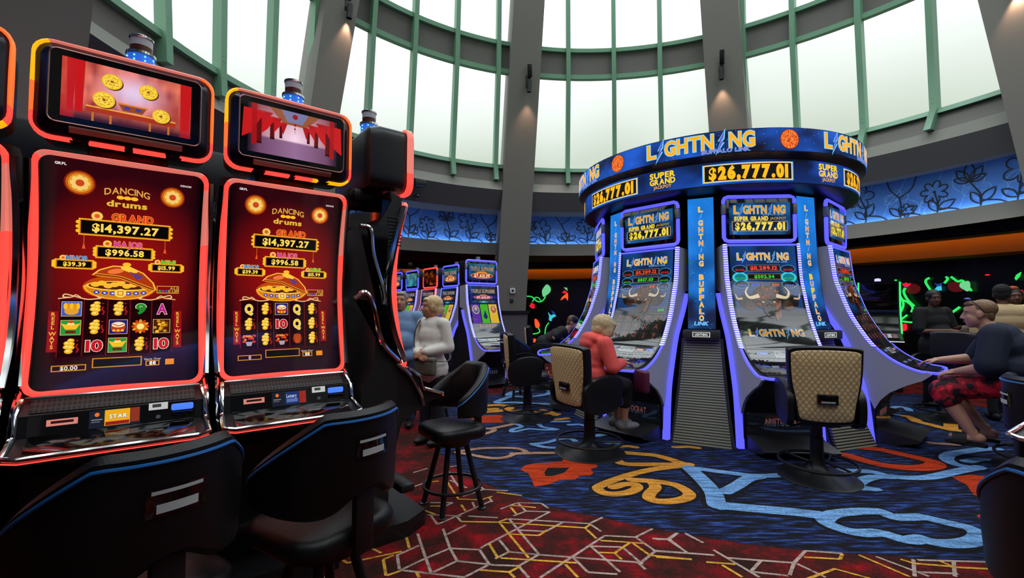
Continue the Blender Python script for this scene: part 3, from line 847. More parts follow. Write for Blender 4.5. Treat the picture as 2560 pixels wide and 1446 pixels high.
for T, Z, m, w in ((WL, Z5, CW, .017), (YL, Z5, CY_, .017), (WL6, Z6, CW, .018), (YL6, Z6, CY_, .018)):
    for k, l in enumerate(T.split('|')):
        P = [Z(*map(float, q.split(','))) for q in l.split()]
        fstroke(P, w, m, z1 + 0.0001 * (k % 6) + (0.0007 if m is CY_ else 0), False)
# the same linework over the rest of the red field, in hexagon directions
rn = random.Random(3)
def in_blue(x, y): return hypot(x - 2.85, y - 6.65) < 4.2 and not (x < 1.2 and y > 7.2)
drawn = [on_z(*Z5(*map(float, q.split(',')))) for l in WL.split('|') for q in l.split()]
for k in range(420):
    x, y = rn.uniform(-6, 9), rn.uniform(-1.5, 14)
    if in_blue(x, y) or any((x - d.x) ** 2 + (y - d.y) ** 2 < 0.09 for d in drawn): continue
    a = rn.choice((0, 60, 120)) + 24; m = CW if rn.random() < .68 else CY_
    P = [(x, y)]
    for j in range(rn.choice((1, 2, 2, 3))):
        l = rn.uniform(.18, .5); P.append((P[-1][0] + cos(radians(a)) * l, P[-1][1] + sin(radians(a)) * l)); a += rn.choice((60, -60))
    if any(in_blue(*q) for q in P): continue
    fstroke(P, 0.018, m, z1 + 0.0001 * (k % 12), False, pix=False)
o = fl.build('floor', smooth=0)
struct(o, 'patterned carpet, blue field with scrolls and flowers inside a red field with hexagon lines', 'floor')
# ================================================================== red framed slot machines
RED1, RED2, RED3 = S(58, 4, 10), S(120, 10, 14), S(178, 30, 18)
GOLD, GOLD2, GOLD3, DARK = S(255, 190, 40), S(200, 120, 14), S(255, 226, 130), S(8, 4, 6)
DW, DH = 0.575, 1.03                         # lit area of the tall screen
def d_screen(var):
    cv = Canvas(0.11)
    U = lambda u: u * DW; V = lambda v: (1 - v) * DH
    def bg(u, v):
        x, y = u - .5, (1 - v) - .47
        g = max(0, 1 - sqrt((x / .62) ** 2 + (y / .42) ** 2))
        e = min(1, max(0, (min(u, 1 - u) - .015) / .05))
        c = mixc(S(44, 4, 12), S(150, 14, 10), min(1, g * 1.25))
        if 1 - v > .86: c = mixc(c, S(34, 12, 26), min(1, (1 - v - .86) / .06))
        return mixc(S(5, 2, 4), c, e)
    cv.grid(0, 0, DW, DH, 22, 34, bg, 0)
    T = lambda t, u, v, h, c, w=None, **k: cv.text(t, U(u), V(v), h * DH, c, w=None if w is None else w * DW, **k)
    def medal(u, v, r):
        cv.ell(U(u), V(v), r * 1.3, r * 1.3, S(120, 26, 8), 1); cv.ell(U(u), V(v), r * 1.15, r * 1.15, S(196, 92, 16), 2); cv.ell(U(u), V(v), r * .95, r * .95, S(226, 150, 40), 3)
        for k in range(8): cv.ell(U(u) + cos(k * pi / 4) * r * .55, V(v) + sin(k * pi / 4) * r * .55, r * .26, r * .26, S(244, 204, 110), 4, 10)
        cv.ell(U(u), V(v), r * .36, r * .36, S(200, 70, 30), 5, 14)
    medal(.21, .10, .042); medal(.80, .115, .039)
    T('DANCING', .50, .112, .028, S(225, 160, 70), .29, off=.02, lay=5, outl=(S(60, 10, 8), .075), arc=.012)
    for k in (-1, 0, 1): cv.ell(U(.5 + k * .045), V(.143), .014, .009, GOLD, 5, 12)
    T('drums', .50, .172, .026, S(235, 180, 60), .26, off=.04, lay=6, outl=(S(60, 10, 8), .075))
    def plaque(u, v, w, h, t, th, lab, lc, lh, lw):
        x0, x1 = U(u - w / 2), U(u + w / 2); y0, y1 = V(v + h / 2), V(v - h / 2)
        cv.rect(x0 - .008, y0 - .008, x1 + .008, y1 + .008, GOLD, 2); cv.rect(x0 - .004, y0 - .004, x1 + .004, y1 + .004, GOLD2, 3); cv.rect(x0, y0, x1, y1, DARK, 4)
        for s, xx in ((-1, x0), (1, x1)):
            for k in (-.8, 0, .8): cv.ell(xx + s * .010, (y0 + y1) / 2 + k * (y1 - y0) * .42, .008, .008, GOLD, 3, 10)
        T(t, u, v, th, S(255, 214, 90), None, off=.04, lay=5)
        T(lab, u + w * .07, v - h / 2 - lh * .75, lh, lc, lw, off=.04, lay=6, outl=(S(255, 170, 60), .075))
        cv.ell(U(u - w * .33), V(v - h / 2 - lh * .7), lh * DH * .62, lh * DH * .62, S(250, 200, 90), 5, 14); cv.ell(U(u - w * .33), V(v - h / 2 - lh * .7), lh * DH * .3, lh * DH * .3, S(225, 90, 40), 6, 10)
    plaque(.50, .287, .56, .058, '$14,397.27', .034, 'GRAND', S(225, 64, 24), .032, .27)
    plaque(.495, .395, .34, .042, '$996.58', .026, 'MAJOR', S(214, 60, 150), .025, .19)
    plaque(.19, .456, .20, .027, '$39.39', .017, 'MINOR', S(60, 140, 205), .019, .13)
    plaque(.775, .456, .19, .027, '$15.99', .017, 'MINI', S(90, 190, 50), .019, .10)
    for u in (.24, .76):
        cv.line([(U(u), V(.32)), (U(u), V(.36))], .002, S(230, 110, 30), 3); cv.poly([(U(u), V(.355)), (U(u) + .006, V(.385)), (U(u) - .006, V(.385))], S(235, 90, 40), 3)
    # golden treasure bowl with its lid leaning open
    bx, by = U(.475), V(.557)
    cv.ell(bx, by, .135, .06, S(190, 70, 10), 1); 
    pts = [(bx - .125, by + .008)] + [(bx + .125 * cos(a), by + .008 + .062 * sin(a)) for a in [pi + k * pi / 14 for k in range(15)]]
    cv.poly([(bx + 1.06 * (x - bx), by + 1.08 * (y - by)) for x, y in pts], S(255, 176, 40), 3); cv.poly(pts, S(214, 130, 24), 4)
    cv.ell(bx, by + .008, .125, .024, S(255, 200, 70), 5); cv.ell(bx, by + .009, .115, .019, S(80, 30, 6), 6)
    for k in range(9): cv.ell(bx - .09 + k * .0225, by + .014 + .007 * sin(k * 2.1), .017, .012, S(250, 186, 50), 7, 12)
    for k in range(7): cv.ell(bx - .085 + k * .0285, by - .018 - .010 * cos((k - 3) * .35), .011, .009, S(40, 60, 170), 6, 10); cv.ell(bx - .085 + k * .0285, by - .018 - .010 * cos((k - 3) * .35), .005, .004, S(220, 225, 245), 7, 8)
    cv.ell(bx, by - .026, .022, .020, S(255, 214, 90), 8, 16); cv.frame(bx - .009, by - .035, bx + .009, by - .017, .003, S(190, 80, 10), 9)
    L = [(-.105, .045), (-.08, .072), (-.03, .093), (.03, .092), (.085, .062), (.125, .015), (.135, -.02), (.12, -.026), (.02, .018), (-.07, .045)]
    cv.poly([(bx + x, by + .012 + y) for x, y in L], S(255, 190, 60), 8); cv.poly([(bx + x * .95, by + .012 + y * .94) for x, y in L], S(176, 54, 16), 9)
    cv.line([(bx - .09, by + .06), (bx, by + .05), (bx + .12, by - .005)], .014, S(235, 150, 40), 10); cv.line([(bx - .09, by + .06), (bx, by + .05), (bx + .12, by - .005)], .006, S(120, 40, 10), 11)
    cv.ell(bx - .02, by + .078, .03, .012, S(240, 120, 60), 10, 14, .2); cv.ell(bx + .03, by + .088, .034, .012, S(255, 200, 60), 10, 12, -.3); cv.poly([(bx + .03, by + .08), (bx + .085, by + .055), (bx + .06, by + .04)], S(90, 60, 130), 10)
    cv.ell(bx + .02, by + .112, .016, .010, GOLD, 10, 12)
    cv.frame(U(.715), V(.578), U(.865), V(.545), .003, S(230, 170, 60), 3); T('ALL', .835, .555, .013, S(200, 150, 70), off=.04); T('UP', .84, .571, .013, S(200, 150, 70), off=.04)
    for k in range(4): cv.rect(U(.725 + k * .022), V(.575), U(.742 + k * .022), V(.563), (S(60, 140, 60), S(150, 60, 120), S(60, 80, 160), S(170, 130, 60))[k], 3)
    W_ = S(240, 196, 130)
    for s in (-1, 1):
        cv.line(cr_pts([(U(.475 + s * .12), V(.607), 0), (U(.475 + s * .2), V(.612), 0), (U(.475 + s * .27), V(.600), 0), (U(.475 + s * .33), V(.590), 0), (U(.475 + s * .34), V(.602), 0), (U(.475 + s * .30), V(.604), 0)], 5), .005, W_, 4)
        cv.line(cr_pts([(U(.475 + s * .24), V(.603), 0), (U(.475 + s * .27), V(.592), 0), (U(.475 + s * .29), V(.602), 0), (U(.475 + s * .37), V(.610), 0)], 5), .004, W_, 4)
        cv.line(cr_pts([(U(.475 + s * .10), V(.588), 0), (U(.475 + s * .14), V(.592), 0), (U(.475 + s * .13), V(.604), 0), (U(.475 + s * .10), V(.6), 0)], 5), .005, W_, 4)
    # reels
    cv.rect(U(.115), V(.862), U(.825), V(.612), S(28, 2, 6), 2)
    for k in range(6): cv.rect(U(.115 + k * .142) - .002, V(.862), U(.115 + k * .142) + .002, V(.612), S(112, 12, 20), 3)
    def dump(x, y, s):
        for dx, dy, rx, ry in ((.1, .8, .34, .24), (-.22, .42, .36, .28), (.18, .34, .3, .26), (-.24, -.06, .38, .28), (.14, -.12, .34, .28), (-.08, -.62, .4, .3)):
            cv.ell(x + dx * s, y + dy * s, rx * s * 1.12, ry * s * 1.14, S(120, 60, 0), 4, 14); cv.ell(x + dx * s, y + dy * s, rx * s, ry * s, S(240, 186, 44), 5, 14); cv.ell(x + (dx - .06) * s, y + (dy + .07) * s, rx * s * .5, ry * s * .45, S(255, 226, 120), 6, 10)
        cv.line([(x + .75 * s, y + .3 * s), (x + .62 * s, y - .05 * s), (x + .85 * s, y - .4 * s), (x + .7 * s, y - .8 * s)], .2 * s, S(160, 24, 30), 5); cv.ell(x + .7 * s, y + .75 * s, .14 * s, .1 * s, S(150, 20, 24), 5, 8)
    def sq(x, y, s, c): cv.rect(x - s, y - s, x + s, y + s, S(220, 190, 120), 4); cv.rect(x - s * .94, y - s * .94, x + s * .94, y + s * .94, c, 5)
    def ingot(x, y, s):
        sq(x, y, s, S(40, 150, 60)); cv.poly([(x - .95 * s, y + .55 * s), (x - .5 * s, y - .25 * s), (x + .5 * s, y - .25 * s), (x + .95 * s, y + .55 * s), (x, y + .3 * s)], GOLD, 6); cv.ell(x, y + .35 * s, .4 * s, .35 * s, GOLD3, 6, 14); cv.rect(x - .5 * s, y - .75 * s, x + .5 * s, y - .4 * s, S(110, 30, 16), 6); cv.ell(x, y + .75 * s, .3 * s, .16 * s, S(220, 60, 30), 7, 10)
    def drum(x, y, s):
        sq(x, y, s, S(36, 30, 110)); cv.ell(x, y - .1 * s, .78 * s, .7 * s, S(190, 60, 20), 6, 18); cv.ell(x, y + .3 * s, .72 * s, .38 * s, S(255, 226, 180), 7, 18); cv.line([(x - .6 * s, y + .4 * s), (x, y + .1 * s), (x + .6 * s, y + .35 * s)], .1 * s, S(140, 40, 20), 8)
        for k in range(3): cv.ell(x + (k - 1) * .45 * s, y - .5 * s, .18 * s, .16 * s, GOLD, 8, 10)
    def gong(x, y, s):
        sq(x, y, s, S(70, 90, 190))
        for k in range(5): cv.ell(x + (-.6 + k * .3) * s, y + .35 * s, .2 * s, .45 * s, (GOLD, S(220, 150, 30))[k % 2], 6, 12)
        cv.ell(x, y - .3 * s, .7 * s, .5 * s, S(230, 160, 40), 6, 16)
    def sun(x, y, s):
        for k in range(12): cv.ell(x + cos(k * pi / 6) * s * .72, y + sin(k * pi / 6) * s * .72, .3 * s, .18 * s, (S(210, 60, 20), S(240, 150, 40))[k % 2], 4, 8, k * pi / 6)
        cv.ell(x, y, .62 * s, .62 * s, GOLD2, 5, 18); cv.ell(x, y, .42 * s, .42 * s, GOLD3, 6, 16)
    def tree(x, y, s):
        sq(x, y, s, S(70, 30, 8))
        for k in range(16): cv.ell(x + (hashn(k, 1) - .5) * 1.6 * s, y + (hashn(k, 2) - .5) * 1.6 * s, .24 * s, .2 * s, (GOLD, S(210, 140, 30), S(140, 70, 10))[k % 3], 6, 8)
    def pot(x, y, s):
        cv.poly([(x - .5 * s, y - .3 * s), (x + .5 * s, y - .3 * s), (x + .3 * s, y - .95 * s), (x - .3 * s, y - .95 * s)], S(170, 160, 170), 4)
        for k in range(20): cv.ell(x + (hashn(k, 5) - .5) * 1.7 * s, y + (hashn(k, 7) - .35) * 1.1 * s, .2 * s, .17 * s, (S(220, 70, 20), S(190, 40, 30), S(240, 140, 40))[k % 3], 5, 8)
    def fan(x, y, s):
        cv.ell(x, y, .7 * s, .85 * s, S(150, 40, 20), 4, 18)
        for k in range(6): cv.line([(x + (-.5 + k * .2) * s, y + .7 * s), (x + (-.3 + k * .12) * s, y - .75 * s)], .05 * s, S(230, 110, 40), 5)
    def glyph(t, c): return lambda x, y, s: cv.text(t, x, y, s * 1.35, c, w=s * (1.7 if len(t) > 1 else 1.15), off=.04, lay=5, outl=(S(235, 220, 190), .075))
    Gd = {'d': dump, 'i': ingot, 'r': drum, 'g': gong, 's': sun, 't': tree, 'p': pot, 'f': fan, '9': glyph('9', S(30, 140, 40)), 'A': glyph('A', S(190, 30, 140)), '0': glyph('10', S(200, 20, 40)), 'Q': glyph('Q', S(245, 205, 60))}
    rows = (('gdd9A', 'idrst', 'd0id0'), ('QdrQd', 'dd0Qd', 'pdpfd'), ('dAdi9', 'Qdsd0', 'dr0dQ'))[var]
    for r, row in enumerate(rows):
        for c, ch in enumerate(row): Gd[ch](U(.186 + c * .142), V(.655 + r * .082), .034)
    for u in (.085, .865):
        cv.rect(U(u) - .016, V(.84), U(u) + .016, V(.665), S(150, 14, 26), 2)
        for k, ch in enumerate('REELWAYS'): T(ch, u, .678 + k * .019 + (.008 if k > 3 else 0), .015, S(240, 190, 60), None, off=.02, lay=4)
    box = lambda u, v, w, h: (cv.frame(U(u - w / 2), V(v + h / 2), U(u + w / 2), V(v - h / 2), .004, S(215, 140, 30), 3))
    box(.475, .895, .30, .038); cv.rect(U(.335), V(.911), U(.615), V(.879), S(16, 10, 8), 2)
    box(.19, .91, .19, .022); T(('$0.00', '0', '$4.40')[var], .19, .91, .016, S(240, 230, 220), None, off=.02)
    box(.70, .908, .085, .02); T('88', .70, .908, .015, S(245, 235, 220), None, off=.04); T('Game Over', .70, .889, .009, S(230, 220, 215), None, off=0.0)
    cv.rect(U(.785), V(.919), U(.845), V(.893), S(235, 140, 30), 3); T('1c', .815, .906, .015, S(255, 245, 230), None, off=.04)
    T('GRPL', .10, .028, .010, S(230, 220, 220), None, off=.04); T('DENOM', .89, .055, .008, S(220, 200, 200), None, off=.04)
    return cv
def d_top(var):
    w, h = 0.46, 0.262; cv = Canvas()
    if var == 1:
        def bg(u, v):
            d = abs(u - .5); c = mixc(S(250, 215, 235), S(150, 50, 60), min(1, d * 2.0)); c = mixc(c, S(120, 20, 28), min(1, max(0, v - .45) * 1.1))
            if v < .36: c = mixc(S(150, 110, 150), S(96, 50, 80), min(1, d * 2))
            return mixc(c, S(20, 8, 22), min(1, max(0, d - .38) * 8))
        cv.grid(0, 0, w, h, 40, 24, bg, 0)
        for s in (-1, 1):
            for x, ww, y0, y1 in ((.19, .032, .05, .23), (.12, .022, .085, .21), (.075, .015, .10, .19)):
                cx = w / 2 + s * x * .95; cv.rect(cx - ww / 2, y0, cx + ww / 2, y1, S(92, 12, 16), 2); cv.rect(cx - ww * .5, y0, cx + ww * .5, y0 + .012, S(50, 10, 14), 3); cv.rect(cx - ww * .7, y1 - .02, cx + ww * .7, y1, S(190, 110, 40), 3)
                cv.poly([(cx - s * ww, y1), (cx + s * ww * 2.2, y1), (cx + s * ww * 2.4, y0 + .02), (cx + s * ww * 1.1, y0 + .05)], S(196, 24, 28), 4)
                cv.poly([(cx + s * ww * .2, y1), (cx - s * ww * 2.2, y1), (cx - s * ww * .7, y1 - .07)], S(170, 24, 30), 4)
            cv.rect(w / 2 + s * .2 - .012, .04, w / 2 + s * .2 + .012, h, S(160, 16, 22), 4)
        cv.poly([(.1, h), (w - .1, h), (w / 2 + .06, .185), (w / 2 - .06, .185)], S(150, 84, 54), 2); cv.poly([(.16, h), (w - .16, h), (w / 2 + .04, .2), (w / 2 - .04, .2)], S(120, 120, 160), 3)
        for y, r in ((.235, .014), (.19, .007), (.168, .005)): cv.ell(w / 2, y, r, r, S(150, 20, 24), 5)
        cv.line([(w / 2, .19), (w / 2, .14)], .002, S(150, 20, 24), 5)
    else:
        def bg(u, v):
            n = vnoise(u * 26, v * 4, 3) * .6 + vnoise(u * 9, v * 7, 5) * .4; c = mixc(S(140, 10, 20), S(250, 130, 100), n)
            m = math.exp(-((u - .52) ** 2 / .035 + (v - .62) ** 2 / .07)); c = mixc(c, S(235, 215, 250), min(1, m * .85))
            if v < .28: c = mixc(c, S(60, 22, 40), min(1, (.28 - v) * 4))
            return mixc(c, S(196, 20, 24), .55 if (u < .1 or u > .9) else 0)
        cv.grid(0, 0, w, h, 60, 34, bg, 0)
        for x in (.02, .045, .05, .42, .435): cv.poly([(x, .03), (x + .02, .03), (x + .025, h), (x - .004, h)], S(190, 22, 26), 1)
        cv.rect(.08, .04, .40, .062, S(170, 50, 20), 2); cv.rect(.08, .062, .40, .068, S(240, 170, 60), 3)
        for x in (.1, .16, .3, .37): cv.rect(x, 0, x + .008, .04, S(190, 110, 30), 2)
        cv.poly([(.19, .1), (.29, .1), (.275, .072), (.205, .072)], S(150, 70, 30), 4); cv.rect(.185, .1, .295, .107, S(220, 130, 50), 5)
        for x in (.22, .26): cv.rect(x - .01, .08, x + .01, .095, S(70, 60, 150), 5)
        for x, y, r in ((.165, .195, .036), (.295, .185, .035), (.14, .105, .038), (.345, .082, .034)):
            cv.ell(x + .004, y - .004, r, r * .97, S(90, 40, 10), 5, 24); cv.ell(x, y, r, r * .97, S(236, 190, 40), 6, 24); cv.ell(x, y, r * .86, r * .84, S(250, 214, 70), 7, 24)
            for k in range(40): q = r * .8 * sqrt(hashn(k, 3, x)); a = k * 2.4; cv.ell(x + q * cos(a), y + q * sin(a), r * .07, r * .06, S(196, 130, 20), 8, 6)
            cv.rect(x - r * .14, y - r * .14, x + r * .14, y + r * .14, S(150, 80, 20), 9)
    return cv, w, h
def jc(z):                                       # concave sweep of the screen face (depth behind the bezel line)
    return 0.085 * max(0, 1 - ((z - 1.585) / 0.53) ** 2)
def rrect(x0, z0, x1, z1, r, n=5):
    out = []
    for cx, cz, a in ((x1 - r, z1 - r, 0), (x0 + r, z1 - r, pi / 2), (x0 + r, z0 + r, pi), (x1 - r, z0 + r, 1.5 * pi)):
        for k in range(n + 1): out.append((cx + r * cos(a + k * pi / 2 / n), cz + r * sin(a + k * pi / 2 / n)))
    return out
def dense(P, d=0.03):
    out = []
    for i in range(len(P)):
        a = Vector(P[i]); b = Vector(P[(i + 1) % len(P)]); n = max(1, int((b - a).length / d))
        out += [tuple(a + (b - a) * k / n) for k in range(n)]
    return out
TUBEL = mat('blue_candle_lens', S(60, 110, 220), 0.25, emit=S(40, 120, 255), es=0.5)
LEDW = mat('candle_led_dots', S(160, 210, 255), 0.3, emit=S(90, 190, 255), es=3.0)
CLEARB = mat('brown_candle_lens', S(84, 30, 22), 0.25)
CLEARW = mat('frosted_candle_lens', S(190, 196, 205), 0.3)
ART_B = mat('blue_window_light', S(60, 100, 255), 0.3, emit=S(70, 120, 255), es=1.1)
def speaker_mat():
    m = mat('speaker_perforation', S(34, 34, 36), 0.5); n = m.node_tree; bs = n.nodes['Principled BSDF']
    tc = n.nodes.new('ShaderNodeTexCoord'); vo = n.nodes.new('ShaderNodeTexVoronoi'); vo.inputs['Scale'].default_value = 62; vo.inputs['Randomness'].default_value = 0.0
    r = n.nodes.new('ShaderNodeValToRGB'); r.color_ramp.elements[0].position = 0.30; r.color_ramp.elements[0].color = (0.002, 0.002, 0.002, 1); r.color_ramp.elements[1].position = 0.40; r.color_ramp.elements[1].color = (*S(58, 56, 55), 1)
    mp = n.nodes.new('ShaderNodeMapping'); mp.inputs['Scale'].default_value = (1, 0.0, 1)
    n.links.new(tc.outputs['Object'], mp.inputs[0]); n.links.new(mp.outputs[0], vo.inputs['Vector']); n.links.new(vo.outputs['Distance'], r.inputs['Fac']); n.links.new(r.outputs[0], bs.inputs['Base Color'])
    return m
SPK = speaker_mat()
def candle(parent, x, y, z, s=1.0):
    b = MB(); b.use(CHROME); b.lathe([(0, 0), (.062 * s, 0), (.062 * s, .012 * s), (.052 * s, .014 * s)], 24, (x, y, z))
    b.lathe([(.056 * s, .098 * s), (.058 * s, .10 * s), (.058 * s, .112 * s), (.045 * s, .116 * s)], 24, (x, y, z)); b.lathe([(.046 * s, .180 * s), (.048 * s, .182 * s), (.048 * s, .19 * s), (.03 * s, .2 * s), (0, .2 * s)], 24, (x, y, z))
    b.use(TUBEL); b.lathe([(.052 * s, .014 * s), (.052 * s, .099 * s)], 24, (x, y, z))
    b.use(CLEARB); b.lathe([(.043 * s, .116 * s), (.043 * s, .145 * s)], 24, (x, y, z)); b.use(CLEARW); b.lathe([(.043 * s, .145 * s), (.044 * s, .181 * s)], 24, (x, y, z))
    b.use(LEDW)
    for a in range(8):
        for k in range(4): b.box((x + .0525 * s * cos(a * pi / 4 + .3), y + .0525 * s * sin(a * pi / 4 + .3), z + (.026 + .02 * k) * s), (.006 * s, .006 * s, .006 * s))
    b.build('signal_candle', None, parent)
def dancing(label, var, dep=.62):
    t = thing('slot_machine', label, 'slot machine', group='red framed slot machines')
    # cabinet body, silhouette of the side
    P = [(0.03, 2.12), (jc(1.9) + .03, 1.9), (jc(1.6) + .03, 1.6), (jc(1.3) + .03, 1.3), (0.02, 1.05), (-.06, .98), (-.10, .90), (-.10, .78), (0.02, .70), (.10, .40), (.10, .0), (dep, .0), (dep, .95), (dep - .08, 1.05), (dep - .10, 1.95), (dep - .18, 2.10), (dep * .4, 2.16)]
    b = MB(); b.prism(P, -.315, .315); b.build('cabinet', BLACKM, t)
    for s in (-1, 1):
        b = MB()
        for k in range(9): b.box((s * .3165, dep - .2, 1.82 + k * .022), (.006, .09, .008))
        b.build('vent_slots', GREY, t)
    b = MB(); b.plate([(-.33, -.02), (-.24, -.19), (.24, -.19), (.33, -.02), (.33, dep), (-.33, dep)], 0, .10); b.box((0, -.02, .30), (.68, .10, .055), .02); b.build('foot_rest', STEELB, t)
    # glowing frame round the tall screen
    fr = dense(rrect(-.312, 1.055, .312, 2.105, .045))
    b = MB(); b.use(REDLED); N = len(fr)
    loops = []
    for x, z in fr:
        y = jc(z); d = Vector((x, z - 1.58)); d = Vector((x / .312, (z - 1.58) / .525)); d = d.normalized()
        loops.append([(x - d.x * .017, y - .004, z - d.y * .017), (x - d.x * .010, y - .022, z - d.y * .010), (x, y - .024, z), (x + d.x * .008, y - .012, z + d.y * .008), (x + d.x * .008, y + .02, z + d.y * .008)])
    loops.append(loops[0])
    k0 = len(b.f); b.loft(loops, cap=False)
    b.mats = [REDLED, PINKLED]
    for q in range(k0, len(b.f)):
        i = (q - k0) // 5; z = fr[i % N][1]; x = fr[i % N][0]
        b.mi[q] = 1 if (z > 2.09 or (x > .30 and 1.72 < z < 2.02)) else 0
    b.build('screen_frame', None, t)
    b = MB(); b.prism([(jc(z) + .004, z) for z in [1.06 + k * .05 for k in range(21)] + [2.10]] + [(.16, 2.10), (.16, 1.06)], -.305, .305); b.build('screen_glass', GLOSSB, t)
    cv = d_screen(var)
    cv.build('game_screen', lambda u, v, l: (u - DW / 2, jc(1.065 + v) + .0034 - .0004 * l, 1.065 + v), SCREEN, t)
    # upper monitor
    mz0, mz1, ty = 2.165, 2.585, -.03
    sh = dense(rrect(-.322, mz0, .322, mz1, .065))
    def ly(x): return ty + .07 * (1 - (x / .33) ** 2) * 0
    b = MB(); lo = []
    for sc, y in ((.80, .27), (.90, .26), (.965, .20), (.97, .05), (.955, .015)):
        lo.append([(x * sc, y + ty, (z - 2.375) * sc + 2.375) for x, z in sh])
    b.loft(lo); b.build('monitor_shell', BLACKP, t)
    b = MB(); b.mats = [PINKLED, REDLED, YELLED, mat('orange_led', S(255, 130, 60), .4, emit=S(255, 105, 45), es=1.0)]
    N = len(sh)
    def seg_col(x, z):
        if var == 2: return 1 if z < 2.3 else 0
        if z < 2.20 and var == 1 and x > .12: return 2
        if z < 2.27: return 1
        if x < -.28: return 2 if z > 2.38 else 3
        if x > .28: return 3
        return 0
    for i in range(N):
        (x0, z0), (x1, z1) = sh[i], sh[(i + 1) % N]
        if z0 < mz0 + .01 and z1 < mz0 + .01 and any(abs((x0 + x1) / 2 - g) < .022 for g in (-.165, 0, .165)): continue
        b.cur = seg_col((x0 + x1) / 2, (z0 + z1) / 2)
        vs = []
        for x, z in ((x0, z0), (x1, z1)):
            n_ = Vector((x / .33, (z - 2.375) / .21)).normalized() * .007
            for dx, dy in ((-1, .03), (-1, -.008), (0, -.014), (1, -.008), (1, .03)): vs.append((x + n_.x * dx, ty + dy, z + n_.y * dx))
        b.add(vs, [[k, k + 1, 5 + k + 1, 5 + k] for k in range(4)])
    b.build('monitor_frame', None, t)
    b = MB(); b.use(mat('navy_bezel', S(22, 24, 46), .18, .3))
    inn = dense(rrect(-.27, 2.225, .27, 2.545, .028))
    def ring2(A, ya, Bq, yb):
        n = 64; f = lambda L, y: [(L[int(k * len(L) / n) % len(L)][0], y, L[int(k * len(L) / n) % len(L)][1]) for k in range(n)]
        b.loft([f(A, ya), f(Bq, yb)] , cap=False)
    sh2 = dense(rrect(-.318, mz0 + .004, .318, mz1 - .004, .062)); ring2(sh2, ty + .002, inn, ty - .035)
    b.use(mat('rose_metal_trim', S(168, 120, 114), .28, .8)); b.tube([(x, ty - .037, z) for x, z in inn], .004, 6, True)
    b.prism([(ty - .028, 2.188), (ty - .05, 2.205), (ty - .03, 2.222)], -.20, .20)
    b.build('monitor_bezel', None, t)
    b = MB(); b.plate([(x, z) for x, z in rrect(-.268, 2.227, .268, 2.543, .026)], 0, .02, Matrix(((1, 0, 0, 0), (0, 0, 1, ty - .038), (0, 1, 0, 0), (0, 0, 0, 1)))); b.build('monitor_glass', GLOSSB, t)
    cv, w, h = d_top(var)
    cv.build('monitor_screen', lambda u, v, l: (u - w / 2, ty - .0386 - .0003 * l, 2.255 + v), SCREEN, t)
    b = MB(); b.box((0, .18, 2.15), (.3, .2, .08), .02); b.lathe([(.12, 2.1), (.09, 2.2)], 20, (0, .2, 0)); b.build('monitor_neck', BLACKP, t)
    candle(t, .03, .12, 2.575, 1.05)
    # console: speaker grille, bill acceptor strip, button deck
    def slope(x0, x1, y0, z0, y1, z1, th=.03):
        return [(x0, y0, z0), (x1, y0, z0), (x1, y1, z1), (x0, y1, z1)]
    b = MB(); b.prism([(-.02, 1.045), (-.105, .985), (-.125, .90), (-.27, .856), (-.275, .838), (-.1, .80), (.05, .80), (.05, 1.045)], -.315, .315); b.build('console', BLACKP, t)
    ux = lambda y0, z0, y1, z1: (lambda u, v, l: (u, y0 + (y1 - y0) * v - .0006 * (l + 1), z0 + (z1 - z0) * v + .0006 * (l + 1)))
    b = MB(); b.box((0, 0, 0), (.56, .004, .085), .002, Matrix.Translation((0, -.064, 1.017)) @ Matrix.Rotation(-.95, 4, 'X')); b.build('speaker_grille', SPK, t)
    cv = Canvas(); f2 = ux(-.125, .90, -.105, .985)
    cv.rect(-.28, .05, .28, .95, S(9, 9, 10), 0)
    cv.rect(-.225, .42, -.13, .72, S(214, 130, 118), 1); cv.rect(-.212, .52, -.143, .64, S(40, 18, 16), 2)
    cv.rect(-.095, .08, .075, .92, S(26, 32, 44), 1)
    if var == 1: cv.rect(-.03, .15, .035, .85, S(30, 52, 110), 2); cv.rect(.038, .15, .072, .85, S(150, 40, 30), 2); cv.text('Lottery', 0, .62, .2, S(190, 210, 240), w=.05, off=.02, lay=3); cv.rect(-.025, .25, .03, .45, S(90, 110, 170), 3)
    else: cv.rect(-.045, .14, .04, .9, S(236, 170, 30), 2); cv.text('STAR', 0, .55, .18, S(240, 240, 230), w=.06, off=.04, lay=4, outl=(S(60, 30, 60), .075)); cv.rect(-.042, .15, .038, .32, S(150, 30, 30), 3); cv.rect(.042, .2, .073, .9, S(140, 50, 34), 2)
    cv.ell(-.07, .72, .008, .1, S(240, 110, 40), 2); cv.rect(-.088, .45, -.052, .5, S(130, 130, 140), 2); cv.rect(-.088, .35, -.06, .39, S(110, 110, 120), 2)
    cv.rect(.105, .66, .175, 1.02, S(190, 192, 190), 1); cv.rect(.118, .78, .15, .95, S(60, 60, 60), 2)
    cv.ell(.14, .3, .009, .1, S(60, 66, 74), 1)
    cv.build('bill_strip', f2, SCREEN, t)
    b = MB(); b.box((.23, -.119, .962), (.085, .014, .03), .007); b.build('ticket_light', ART_B, t)
    b = MB(); b.box((.23, -.122, .932), (.08, .02, .018), .004); b.build('ticket_slot', GLOSSB, t)
    b = MB(); b.box((0, 0, 0), (.55, .15, .006), .002, Matrix.Translation((0, -.195, .881)) @ Matrix.Rotation(.295, 4, 'X')); b.build('button_deck', GLOSSB, t)
    b = MB(); rim = [(-.31, -.03, 1.04), (-.318, -.11, .985), (-.32, -.13, .905), (-.325, -.27, .862), (-.28, -.285, .855), (.28, -.285, .855), (.325, -.27, .862), (.32, -.13, .905), (.318, -.11, .985), (.31, -.03, 1.04)]
